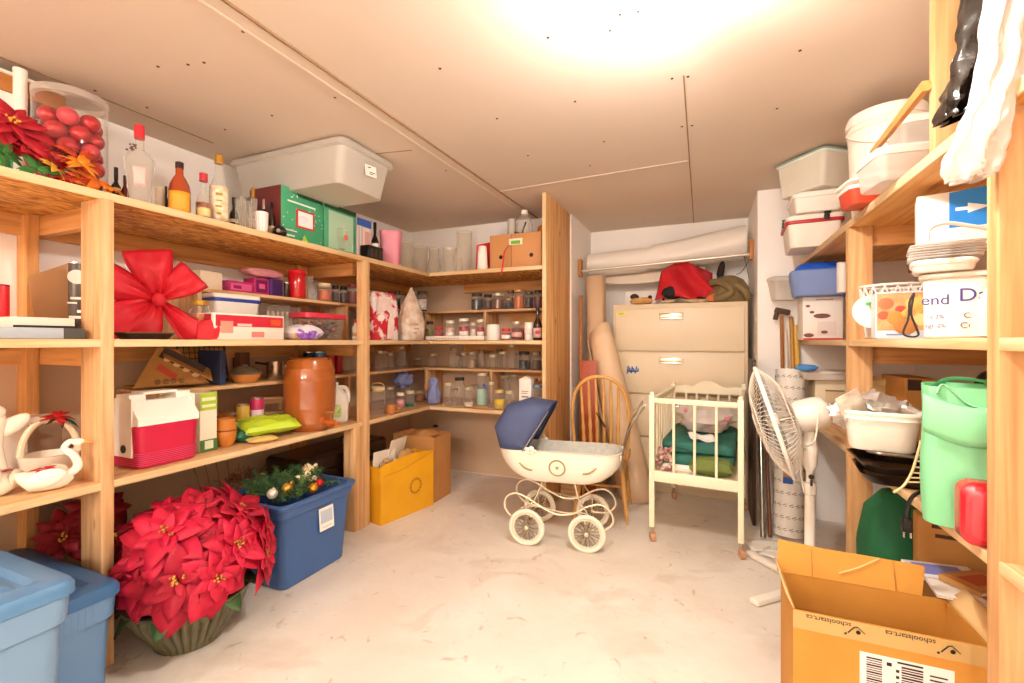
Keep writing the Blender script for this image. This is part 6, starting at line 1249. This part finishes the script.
# bags hanging down over the top shelf
def drape(name, label, pts, mat, cat='bag', seed=0, amp=.02, solid=.002, sheen=None):
    """pts = rows (x, y, z, half width) from the top down; crumpled hanging sheet, wide along the view's right"""
    t = thing(name, label, cat, (pts[-1][0], pts[-1][1], pts[-1][2])); o = Vector(pts[-1][:3]); n = len(pts)-1
    cv = curve([(a, b, c) for a, b, c, w in pts], 8); k = len(cv)-1
    ws = [curve([(p[3], 0, 0) for p in pts], 8)[i][0] for i in range(k+1)]
    for side in (1, -1):
        m = M()
        def fn(i, j):
            q = round(j*k); c = cv[q]; w = ws[q]; s_ = (i-.5)*2
            fold = amp*(math.sin(s_*7+seed+j*3)+.8*noise.noise(Vector((s_*3, j*9, seed)))+.6*noise.noise(Vector((s_*6, j*16, seed+4))))
            p = c+Vector((.93, .37, 0))*(s_*w*(1+.12*noise.noise(Vector((j*8, seed, s_)))))+Vector((-.37, .93, 0))*(fold+side*.035*math.sqrt(max(0, 1-s_*s_))*-1)
            return p-o
        m.grid(fn, 30, k); m.build('front_film' if side == 1 else 'back_film', mat, t, solid=solid)
    return t
BAGB = pm('#15110f', .18, spec=.7, coat=.5, n=None, bump=(28, .6))
drape('garbage_bag', 'shiny black plastic bag hanging in front of the upper post', [(.745, 1.645, 2.43, .05), (.718, 1.64, 2.30, .055), (.70, 1.64, 2.18, .06), (.68, 1.64, 2.05, .058), (.652, 1.64, 1.97, .048), (.632, 1.64, 1.915, .028)], BAGB, seed=2, amp=.018)
drape('plastic_film', 'crumpled clear white plastic film hanging over the edge of the top shelf', [(.665, 1.43, 2.42, .04), (.65, 1.42, 2.25, .034), (.642, 1.42, 2.06, .028), (.628, 1.42, 1.92, .027), (.607, 1.42, 1.82, .034), (.588, 1.42, 1.74, .052), (.58, 1.42, 1.685, .034)], glass('#f6f2ee', .35, .25, 'crumpled_film', '#f4ece4', .2), 'plastic film', 5, .014)
# ================================================================ right shelves, middle
y = 3.62; t = carton('shower_box', 'white box with pictures of small taps on the far middle shelf', 'box', 'B', 3.60, 803, 843, 296, ZM, .2, '#f1e8dc')
w, h = place('B', 3.6, 803, 843, 296, ZM)[2:]; m = M()
for x, z, a, b in ((-.09, .22, .014, .008), (-.065, .18, .014, .009), (-.005, .155, .05, .016), (.01, .05, .022, .012), (-.085, .03, .03, .014)): m = M(); m.ball((x*w/.24, -.001, z*h/.28), a, 10, 5, (1, .08, b/a)); m.build('printed_tap', pm('#7d5048', .5), t)
m = M(); slab(m, -.03, .075, .03, h*.42, -.0008); m.build('printed_panel', pm('#e4d3cb'), t); marks(t, -.001, [(-.04, .06, h*.93, .006)], pm('#c47a6a')); m = M(); slab(m, -w/2, w/2, 0, h*.04, -.0018); m.build('red_base', pm('#c8402e'), t)
zz = ZM+h+.002
t = thing('blue_tub', 'translucent blue tub with a bright blue dome lid on the white tap box', 'plastic tub', (x0(822, 3.50), 3.48, zz), -.1)
m = M(); m.rbox(.36, .3, 0, .17, .06, .88, .01, 6, (0, .15)); m.build('tub_body', glass('#9fb2e0', .12, .75, 'blue_plastic', '#93a8dc', .3), t)
m = M(); m.loft([[(x, y+.15, z) for x, y in rr((.30)*k, (.24)*k, .07*k, 6)] for k, z in ((1, .172), (1.02, .18), (.92, .205), (.7, .222), (.3, .23))]); m.build('lid', pm('#1f57c4', .4), t)
t = tub('clear flat tub poking out left of the blue tub', (x0(789, 3.72), 3.72, zz-.006), .2, .2, .16, HZ(274, 3.72, 789)-zz, PL, glass('#f4efe8', .2, .5, 'milky_lid2', '#efe8de'), .8)
can('white plastic cup on the tap box beside the blue tub', 'B', 3.38, 843, 13, 262, zz, WT, name='cup', cat='cup', top=WT)
m = M(); m.at((0, 0, 0), (0, .25, 0)); m.box((0, 0, .02), (.10, .05, .04), .01); m.box((-.03, 0, -.02), (.03, .04, .06), .006); o = tag(m.build('brush_head', pm('#4d2f1d', .6), None, (.515, 3.83, 1.50)), 'dark brush head on a stick leaning left of the tap box', 'brush'); m = M(); m.rod((0, 0, -.01), (.03, .07, -1.49), .012); m.build('handle', pm('#a0652f', .5), o)
# food picture box
w = wide(50, 897, 2.32); h = HZ(291, 2.32, 897)-ZM; xx = x0(897.5, 2.32)
t = thing('appliance_box', 'box with a picture of vegetables and fruit on its front', 'box', (xx+.01, 2.32, ZM), -.12); m = M(); m.box((0, .055, h/2), (w, .11, h), .003); m.build('box_body', pm('#cfdbe8', .5), t)
FC = [('#e0704c', -.06, .75, .03), ('#d98a3c', -.02, .45, .035), ('#e39a6a', .04, .55, .03), ('#d85a3c', -.07, .5, .022), ('#e8bf6a', .05, .75, .028), ('#cf4a34', .0, .62, .02), ('#f0d08c', .075, .4, .03), ('#b5793c', .02, .28, .045)]
m = M(); slab(m, -w*.49, w*.49, h*.18, h*.97); m.build('picture_ground', pm('#dfae7c', .5, n=(30, '#c98550', .5)), t)
for c_, x, z, r in FC: m = M(); m.ball((x*w/.2, -.0016, z*h), r*.9, 12, 6, (1, .06, .9)); m.build('printed_fruit', pm(c_, .5), t)
m = M()
for k in range(5): m.at((.02+.012*k, -.0022, h*.62), (0, .7+.06*k, 0)); m.box((0, 0, 0), (.012, .0012, .13))
m.build('printed_stalks', pm('#d9bf62'), t); marks(t, -.0012, [(-w*.3, w*.2, h*.09, .006)], pm('#6f8db8')); m = M(); m.box((-w/2-.0008, .055, h/2), (.0014, .10, h*.96)); m.build('side_print', pm('#e9e6e4'), t)
# white lattice basket behind it
t = thing('lattice_basket', 'white plastic lattice basket behind the vegetable picture box', 'basket', (x0(884, 2.58)+.04, 2.58, ZM))
m = M(); rw, rd, hh = .13, .11, .24
for z, k in ((.01, .8), (hh*.5, .92), (hh, 1)): m.tube([(rw*k*math.cos(2*PI*i/32), rd*k*math.sin(2*PI*i/32), z) for i in range(32)], .006, 6, True)
for i in range(18):
    for sg in (1, -1): m.tube([(rw*(.8+.2*j/6)*math.cos(2*PI*i/18+sg*j*.12), rd*(.8+.2*j/6)*math.sin(2*PI*i/18+sg*j*.12), .01+(hh-.01)*j/6) for j in range(7)], .004, 5)
m.lathe([(.1, .004), (.1, .012)], 20); m.build('lattice', WT, t)
t = thing('plate', 'white plate with a green sprig standing on edge left of the vegetable box', 'plate', (x0(866, 2.50)+.005, 2.48, ZM+.005), 0); m = M(); m.at((0.008, 0, .115), (PI/2-.12, 0, 0)); m.lathe([(.012, .0), (.045, .002), (.07, .01), (.073, .013), (.045, .007), (.008, .005)], 30); m.build('plate_body', pm('#f4ece0', .25), t); m = M(); m.ball((0, -.02, .15), .014, 8, 5, (1.4, .2, .6)); m.ball((.02, -.02, .165), .01, 8, 5, (1, .2, .8)); m.build('green_print', pm('#4aa85c'), t)
# dairy pails with lettering
yp = 1.93; w = wide(71, 957, yp); h = HZ(277, yp, 957)-ZM; xx = x0(957, yp)
t = thing('dairy_tub', 'large white carton with purple lettering on the middle shelf near the post', 'carton', (xx, yp, ZM), -.34)
m = M(); m.rbox(w, .17, 0, h, .03, .97, .006, 6, (0, .085)); m.build('carton_body', pm('#f6eee2', .45), t)
PUR = pm('#473f8a', .5); DGR = pm('#4c4458', .5)
yf = -.0012; words('end', .048, PUR, t, (-.052, yf, h*.64)); words('nt 2%', .019, PUR, t, (-.052, yf, h*.36)); words('agr 2%', .019, PUR, t, (-.052, yf, h*.21)); words('Da', .06, PUR, t, (.038, yf, h*.70)); words('C.', .024, DGR, t, (.026, yf, h*.37)); words('Cottag', .027, DGR, t, (.044, yf, h*.21))
m = M(); m.loft([[(x, y+.085, z) for x, y in rr(w+.01+2*i, .18+2*i, .035, 6)] for i, z in ((.0, h+.001), (.006, h+.004), (.006, h+.014), (-.006, h+.02))]); m.build('lid', pm('#f4ece0', .4), t)
zl = ZM+h+.022
t = tub('shallow white tray upside down on the lettered carton', (x0(944, 1.90), 1.90, zl), -.3, .16, .16, .042, WT, '#f6efe4', .96, lh=.012)
zl2 = zl+.045
for k in range(6):
    m = M(); m.loft([[(x, y, z) for x, y in rr(.185-2*i, .17-2*i, .03, 5)] for i, z in ((.012, 0), (0, .003), (0, .006), (.02, .0075))]); tag(m.build('clear_lid', FILM, None, (x0(948, 1.95)+.003*(k % 3), 1.985, zl2+k*.0085), (0, 0, -.3+.02*(k % 2))), 'clear plastic lid in the stack on the white tray, %s from the bottom' % ORD[k], 'lid', 'clear lids on the white tray')
zl3 = zl2+.053
t = thing('shipping_box', 'white box with a bright blue panel and a white arrow under the top shelf', 'box', (x0(957, 2.03), 2.04, zl3), -.28)
w, h = .20, min(.19, RT-.035-zl3)
m = M(); m.box((0, .06, h/2), (w, .12, h), .003); m.build('box_body', pm('#f0e6dc', .5), t)
m = M(); m.prism([(-w*.08, h*.34), (w*.5, h*.34), (w*.5, h*1.03), (-w*.08, h*.98)], -.0018, .0); m.build('blue_panel', pm('#1f7fd0', .4), t)
m = M(); m.at((.045, 0, h*.66)); m.prism([(-.045, -.005), (-.015, -.005), (-.015, -.016), (.04, 0), (-.015, .018), (-.015, .006), (-.045, .006)], -.0035, -.002); m.build('white_arrow', WHT, t)
t = thing('bag_handle', 'loose white plastic tub handle lying over the clear lids', 'handle', (x0(958, 1.86), 1.86, zl2+.054)); m = M(); m.tube(curve([(-.075, 0, -.01), (-.07, -.0, .03), (-.03, -.0, .045), (.03, 0, .03), (.1, 0, .008)], 6), .010, 8, flat=.6); m.build('strap', WT, t)
m = M(); sack(m, [(.001, .001, 0, 2), (.042, .035, .004, 2.5), (.040, .034, .05, 2.2), (.028, .024, .10, 2), (.012, .012, .135, 2), (.003, .003, .15, 2)], 24, .14, 6); tag(m.build('plastic_bag', glass('#f4eee6', .2, .7, 'bag_plastic', '#f3eadf', .25), None, (.738, 1.70, ZM), (0, 0, .3), ), 'small white translucent bag standing in front of the lettered carton', 'bag')
m = M(); m.tube(curve([(0, 0, .16), (-.012, 0, .13), (-.016, 0, .07), (-.03, 0, .02), (-.012, 0, .006), (.012, 0, .012), (.002, 0, .05), (-.008, 0, .09), (0, 0, .155)], 6), .0035, 6); tag(m.build('cord_loop', pm('#2b1a14', .5), None, (x0(914, 2.02), 2.02, ZM)), 'thin dark cord loop hanging between picture box and lettered carton', 'cord')
m = M(); m.at((0, 0, 0), (.3, 0, .5)); m.lathe([(.13, 0), (.15, .05), (.09, .2), (.08, .2), (.14, .05), (.12, .0)], 26); tag(m.build('lamp_shade', pm('#c9a882', .7), None, (1.06, 2.62, ZM+.05)), 'tan lamp shade lying at the back of the middle shelf', 'lamp shade')
# ================================================================ right shelves, low shelf
# far end
w, h = place('B', 3.62, 815, 850, 381, ZB)[2:]
carton('carton', 'cream carton under the white tray at the far end of the low shelf', 'box', 'B', 3.62, 815, 850, 380, ZB, .2, '#ead7b4', [(.3, .85, .2, .75, pm('#dcc39a')), (.3, .85, .72, .76, pm('#8d6f48'))])
zc2 = ZB+h+.012
t = tub('flat white tray lying on the cream carton', (x0(828, 3.56), 3.54, zc2), .1, .30, .26, .06, WT, '#f4ecdf', .9, lh=.012)
m = M(); m.ball((0, 0, .02), .05, 14, 8, (1.3, .9, .45), .3, 4, 3); tag(m.build('blue_cloth', pm('#4f8fd0', .7), None, (x0(806, 3.5), 3.48, zc2+.062-.0)), 'bright blue cloth at the left end of the flat white tray', 'cloth')
m = M(); m.lathe([(.04, 0), (.055, .03), (.055, .09), (.05, .09), (.045, .02)], 18); tag(m.build('cup', WT, None, (.80, 3.30, ZB)), 'white cup next to the cream carton just past the flat post', 'cup')
# black trays and white tub of foil
t = thing('roasting_trays', 'stack of dark metal trays hanging over the edge of the low shelf', 'trays', (.725, 2.16, ZB), -.12)
for k, (dx, rz) in enumerate(((0, .0), (-.02, .08), (.015, -.05))):
    m = M(); m.rbox(.36-.02*k, .30, 0, .034, .05, .86, .002, 5, (0, 0), True, .006); m.build('tray', pm(['#241a15', '#3a2e26', '#2a1f19'][k], .25, .5), t, (dx, 0, .042*k), (0, 0, rz))
m = M(); m.tube([(x, y, .118) for x, y in rr(.32, .30, .05, 5)], .006, 6, True); m.build('rim', pm('#8d8076', .2, .8), t)
zt = ZB+.122; yt = 2.02; w = wide(82, 879, yt)
t = thing('wash_tub', 'white rectangular plastic tub heaped with crinkled foil trays', 'plastic tub', (x0(879, yt)+.01, yt, zt), -.22)
h = HZ(413, yt, 879)-zt
m = M(); m.rbox(w*.97, .27, 0, h, .045, .86, .006, 6, (0, .135), True, .005); m.build('tub_body', pm('#f3eadd', .4), t)
m = M(); m.loft([[(x, y+.135, z) for x, y in rr(w*.97+2*i, .27+2*i, .05, 6)] for i, z in ((.0, h-.028), (.006, h-.026), (.006, h-.02), (.002, h-.018), (.002, h-.01), (.01, h-.006), (.01, h+.002), (-.004, h+.004))], (False, False)); m.build('rim', pm('#f6eee2', .35), t)
FOIL = pm('#e0d8ce', .3, .7, bump=(40, .8)); rnd = random.Random(8)
for k, (x, z, r, lb) in enumerate(((-.055, -.015, .07, 'crumpled foil pan at the left of the white tub'), (.02, .01, .085, 'largest crumpled foil pan in the middle of the white tub'), (.09, -.01, .065, 'crumpled foil pan at the right of the white tub'))):
    m = M(); m.ball((0, 0, 0), r, 22, 12, (1.1, .9, .75), .45, 4, k*3+1); tag(m.build('foil_pan', FOIL, None, (t.location.x+x, yt+.14, zt+h+z-.01), (.2*k, .1, k)), lb, 'foil')
m = M(); m.at((0, 0, 0), (.2, -.5, .3)); m.box((0, 0, .06), (.09, .004, .1), .001); tag(m.build('paper_wrapper', pm('#efe4d6', .5, n=(20, '#b59a84', .4)), None, (t.location.x-.06, yt+.06, zt+h-.03)), 'printed white wrapper sticking out of the white tub of foil', 'wrapper')
# behind: pale yellow tub, wicker, brown boxes
tub('pale yellow tub behind the foil, right of the flat post', (x0(893, 2.86), 2.84, ZB), .0, .22, .2, HZ(378, 2.86, 893)-ZB, pm('#d9bd7a', .45), pm('#e0c88c', .4), .94)
t = carton('brown_box', 'brown cardboard box with a notched top at the back of the low shelf', 'box', 'B', 2.60, 905, 936, 378, ZB, .3, pm('#b9803c', .7)); w_, h_ = place('B', 2.6, 905, 936, 378, ZB)[2:]; m = M(); m.box((-.02, -.001, h_-.03), (.05, .004, .05)); m.box((.06, -.001, h_-.05), (.03, .004, .05)); m.build('notch', pm('#3a2414', .7), t)
t = thing('wheel_rim', 'dark round hoop leaning at the back of the low shelf', 'hoop', (1.17, 2.62, ZB)); m = M(); m.at((0, 0, .205), (0, PI/2-.15, 0)); m.tube([(.18*math.cos(2*PI*k/36), .18*math.sin(2*PI*k/36), 0) for k in range(36)], .016, 8, True); m.build('hoop', pm('#3a2c24', .5), t)
# cream strap, plug
t = thing('cream_strap', 'cream ladder shaped plastic strap looping over the low shelf edge by the green bag', 'strap', (x0(905, 1.98), 1.94, ZB)); m = M()
pa = [(.03, .0, .19), (.02, 0, .14), (.005, 0, .08), (-.02, -.01, .035), (-.05, -.02, .012)]; pb = [(.05, .0, .19), (.042, 0, .14), (.03, 0, .08), (.035, -.01, .04), (.07, -.02, .012)]
A_ = curve(pa, 6); B2 = curve(pb, 6); m.tube(A_, .004, 6); m.tube(B2, .004, 6)
for k in range(0, 18, 2): m.rod(A_[k], B2[k], .0028, n=5)
m.build('strap_body', pm('#e6cd98', .5), t)
t = thing('power_plug', 'black power cord and plug dangling over the low shelf edge', 'plug', (.62, 1.90, ZB-.10)); m = M(); m.tube(curve([(.12, .06, .15), (.06, .02, .135), (.015, -.0, .115), (0, 0, .08), (-.004, 0, .04)], 6), .006, 6); m.build('cord', BLACK, t)
m = M(); m.box((-.004, 0, .015), (.028, .022, .05), .006); m.build('plug_body', BLACK, t); m = M(); m.box((-.012, 0, -.018), (.003, .008, .02)); m.box((.006, 0, -.018), (.003, .008, .02)); m.build('prongs', SILVER, t)
# green shopping bag
GBAG = pm('#8fd8a2', .6, n=(4, '#7ccb92', .5)); GBAGD = pm('#4cb377', .6)
yg = 1.70; t = thing('shopping_bag', 'full pale green reusable shopping bag on the low shelf beside the post', 'bag', (.705, yg+.02, ZB), -.32)
m = M(); w = .215; H_ = .395
def bagring(k, d_, z, sq=4.5): return (w/2*k, d_, z, sq)
sack(m, [(.001, .001, 0, 3), bagring(.97, .10, .004), bagring(1.0, .115, .08), bagring(1.02, .12, .17), bagring(1.0, .115, .25), bagring(.98, .11, .31), bagring(.99, .11, H_), bagring(.95, .105, H_), bagring(.93, .10, .32), (.06, .05, .29, 3)], 40, .045, 11, 6); m.build('bag_body', GBAG, t)
m = M(); m.tube(curve([(-.075, -.105, H_-.02), (-.06, -.10, H_+.005), (-.01, -.115, H_-.045), (.05, -.12, H_-.05), (.085, -.115, H_-.015), (.1, -.108, H_-.0)], 6), .017, 8, flat=.22); m.build('handle', pm('#9fdcae', .6), t)
m = M(); m.tube(curve([(-.08, .09, H_-.02), (-.04, .05, H_+.015), (.04, .04, H_+.01), (.09, .09, H_-.01)], 6), .016, 8, flat=.22); m.build('handle', pm('#7fce97', .6), t)
m = M(); m.grid(lambda i, j: ((i-.5)*w*.97, -.122-.012*math.sin(PI*i)-.010*math.sin(PI*j), .27+.105*j-.03*math.sin(PI*i)), 12, 6); m.build('sagging_flap', GBAG, t, solid=.003)
t = thing('first_aid_case', 'glossy red plastic case with a rounded corner in front of the green bag', 'case', (.672, 1.55, ZB), -.1); m = M(); m.at((0, .0, .081), (PI/2, 0, 0)); m.loft([[(x, y, z) for x, y in rr(.125-2*i, .162-2*i, .03, 6)] for i, z in ((.008, -.028), (0, -.02), (0, .02), (.008, .028))]); m.build('case_body', pm('#c01f2b', .25, coat=.5), t); m = M(); m.at((.0, -.03, .081), (PI/2, 0, 0)); m.loft([[(x, y, z) for x, y in rr(.09-2*i, .125-2*i, .02, 5)] for i, z in ((0, 0), (.004, .003))]); m.build('front_panel', pm('#d23340', .25, coat=.5), t)
# ================================================================ under the right shelves and the big cardboard box
m = M(); sack(m, [(.001, .001, 0, 2), (.13, .12, .01, 3), (.15, .13, .2, 3), (.15, .13, .4, 2.6), (.12, .11, .56, 2.3), (.07, .06, .64, 2), (.01, .01, .66, 2)], 30, .09, 15); tag(m.build('fabric_bag', pm('#1c6a3e', .7, n=(4, '#14532f', .5)), None, (.79, 2.50, .001)), 'dark green fabric bag standing on the floor below the low shelf', 'bag')
KB = pm('#cf9440', .75, n=(5, '#c0832f', .5)); KBL = pm('#e3bd84', .75, n=(5, '#d8ae70', .5))
t = thing('carton', 'brown carton with dark stencil marks standing under the low right shelf', 'box', (1.02, 2.27, .001), -.1); m = M(); m.box((0, 0, .31), (.5, .07, .62), .003); m.build('box_body', pm('#c08a48', .75), t)
for k, (x, z, l) in enumerate(((-.08, .585, .26), (-.11, .55, .18), (.05, .5, .1))): m = M(); m.box((x, -.0365, z), (l, .002, .014)); m.build('print_mark', pm('#4f3018'), t)
m = M(); m.box((.14, -.0365, .47), (.1, .002, .12)); m.build('paper_label', PAPER, t)
t = thing('cardboard_box', 'closed brown cardboard box carrying the books under the low shelf', 'box', (.80, 1.98, .001)); m = M(); m.box((.12, .0, .23), (.34, .44, .46), .003); m.build('box_body', pm('#a8763c', .8), t)
def book(label, x, y, z, w, d, h, rz, col, page='#efe4d0', name='book', bands=()):
    t = thing(name, label, 'book', (x, y, z), rz, None); m = M(); m.box((0, 0, .0015), (w, d, .003)); m.box((0, 0, h-.0015), (w, d, .003)); m.box((-w/2+.0015, 0, h/2), (.003, d, h-.006)); m.build('cover', pm(col, .45), t)
    m = M(); m.box((.003, 0, h/2), (w-.01, d-.008, h-.007)); m.build('pages', pm(page, .8), t)
    for kk, (x0_, x1_, y0_, y1_, c) in enumerate(bands): m = M(); m.box(((x0_+x1_)/2*w, (y0_+y1_)/2*d, h+.0006+.0008*kk), ((x1_-x0_)*w, (y1_-y0_)*d, .0012)); m.build('cover_print', pm(c, .45), t)
    return t
zb = .463
book('white magazine with a blue violet cover band, farthest of the book pile', .79, 2.11, zb, .20, .13, .012, .1, '#eee8ea', bands=((-.4, .3, -.3, .35, '#7f86c8'),))
book('white magazine lying left of the tan paperback', .80, 1.965, zb, .19, .12, .010, -.1, '#efe6da', bands=((-.1, .4, -.3, .3, '#d8cdbd'),))
book('tan paperback with a reddish cover frame in the middle of the book pile', .85, 2.02, zb+.014, .17, .125, .02, .55, '#b98648', bands=((-.4, .4, -.4, .4, '#c98e5a'), (-.3, .3, -.25, .25, '#b5583a')))
book('white book with a red picture cover lying nearest in the book pile', .87, 1.88, zb, .12, .15, .018, .25, '#f0e6da', bands=((-.35, .3, .05, .45, '#b8484a'), (-.35, .3, -.35, -.05, '#e6d2c6')))
m = M(); m.ball((0, 0, 0), .05, 16, 9, (1.2, 1, .5), .5, 5, 2); tag(m.build('black_bag', BAGB, None, (.92, 1.79, .49)), 'scrap of shiny black plastic beside the red picture book', 'plastic')
# the big open box
t = thing('cardboard_box', 'big open cardboard box with printed tape and a shipping label in the near right corner', 'box', (.495, 1.675, .001))
w, D_, h = .475, .26, .45; wx = .006
m = M(); m.box((0, wx/2, h/2), (w, wx, h)); m.box((0, D_-wx/2, h/2), (w, wx, h)); m.box((-w/2+wx/2, D_/2, h/2), (wx, D_-2*wx, h)); m.box((w/2-wx/2, D_/2, h/2), (wx, D_-2*wx, h)); m.box((0, D_/2, .006), (w-2*wx, D_-2*wx, .008)); m.build('box_walls', KB, t)
m = M(); m.at((0, D_-.004, h+.001), (-.22, 0, 0), None); P = [(-w/2-.012, 0), (w*.36, -.0), (w*.39, .095), (w*.05, .10), (-.1, .102), (-w/2-.005, .112)]; m.prism([(x, z) for x, z in P][::-1], -.003, .003); rf = m.build('rear_flap', pm('#d79c46', .75, n=(5, '#c98d38', .5)), t)
m = M(); m.at((0, D_-.004, h+.001), (.0, 0, 0)); m.at((0, D_-.0075, h+.001), (-.22, 0, 0)); 
m.tube(curve([(.06, -.0045, .099), (.0, -.0045, .06), (-.06, -.0045, .03)], 5), .0022, 5); m.build('tear', pm('#e8c68e'), rf)
for x in (-.14, .10): m = M(); m.at((0, D_-.0072, h+.001), (-.22, 0, 0)); m.box((x, -.004, .05), (.002, .001, .095)); m.build('crease', pm('#b07c30'), rf)
m = M(); m.at((-w/2+.003, D_/2, h+.001), (0, 0, 0)); m.grid(lambda i, j: (-.022*j-.0, (i-.5)*(D_-.01), .05*j), 4, 4); m.build('side_flap', KBL, t, solid=.005)
m = M(); m.grid(lambda i, j: (w/2-.003+.05*j, D_/2+(i-.5)*(D_-.01), h+.002+.045*j), 4, 4); m.build('side_flap', KBL, t, solid=.005)
TAPE = glass('#e8cf9c', .2, .75, 'printed_tape', '#deb878', .2)
m = M(); slab(m, -w/2-.001, w/2+.001, h-.055, h-.0005, -.0009); m.build('packing_tape', TAPE, t)
INK = pm('#1c1411', .5)
def logo(x, z):
    m = M(); m.at((x, -.0026, z)); m.tube([(-.020, 0, -.010), (-.004, 0, .010), (.004, 0, .012), (.022, 0, -.004)], .0034, 6, flat=.4); m.ball((.006, 0, -.004), .0062, 12, 6, (1, .15, 1)); m.ball((-.026, 0, -.014), .0036, 10, 5, (1, .2, 1)); m.build('tape_logo', INK, t)
words('schoolstart.ca', .021, INK, t, (-.145, -.002, h-.012), (PI/2, PI, 0)); logo(-.075, h-.026); words('schoolstart.ca', .021, INK, t, (.055, -.002, h-.012), (PI/2, PI, 0)); logo(.145, h-.026)
m = M(); slab(m, -.065, .155, h-.25, h-.085, -.0009); lb_ = m.build('shipping_label', pm('#efe9e4', .5), t)
m = M()
for k in range(17): m.box((-.03, -.0022, h-.098-k*.007), (.038, .001, .0022 if k % 3 else .0042))
m.build('barcode', INK, lb_); m = M()
for k in range(16): m.box((.06, -.0022, h-.106-k*.0075), (.05, .001, .003 if k % 2 else .0048))
m.box((.055, -.0022, h-.094), (.06, .001, .005)); m.build('barcode', INK, lb_)
marks(lb_, -.0022, [(.022, .030, h-.12-k*.018, .008) for k in range(5)]+[(.1, .14, h-.112-k*.012, .004) for k in range(8)]+[(.0, .012, h-.105, .01)], INK)
# ================================================================ camera and picture settings
cd = bpy.data.cameras.new('camera'); cam = bpy.data.objects.new('camera', cd); C.objects.link(cam)
cd.sensor_width = 36; cd.lens = FPX/1024*36; cd.clip_start = .02
cam.location = (0, 0, EYE); cam.rotation_euler = (PI/2, 0, YAW)
sc = bpy.context.scene; sc.camera = cam
w = bpy.data.worlds.new('world'); w.use_nodes = True; w.node_tree.nodes['Background'].inputs[0].default_value = (.9, .75, .6, 1); w.node_tree.nodes['Background'].inputs[1].default_value = .2; sc.world = w
sc.view_settings.view_transform = 'Standard'; sc.view_settings.look = 'None'; sc.view_settings.gamma = 1; sc.view_settings.use_curve_mapping = False
sc.view_settings.exposure = .48
sc.cycles.transparent_max_bounces = 40; sc.cycles.max_bounces = 10; sc.cycles.diffuse_bounces = 6
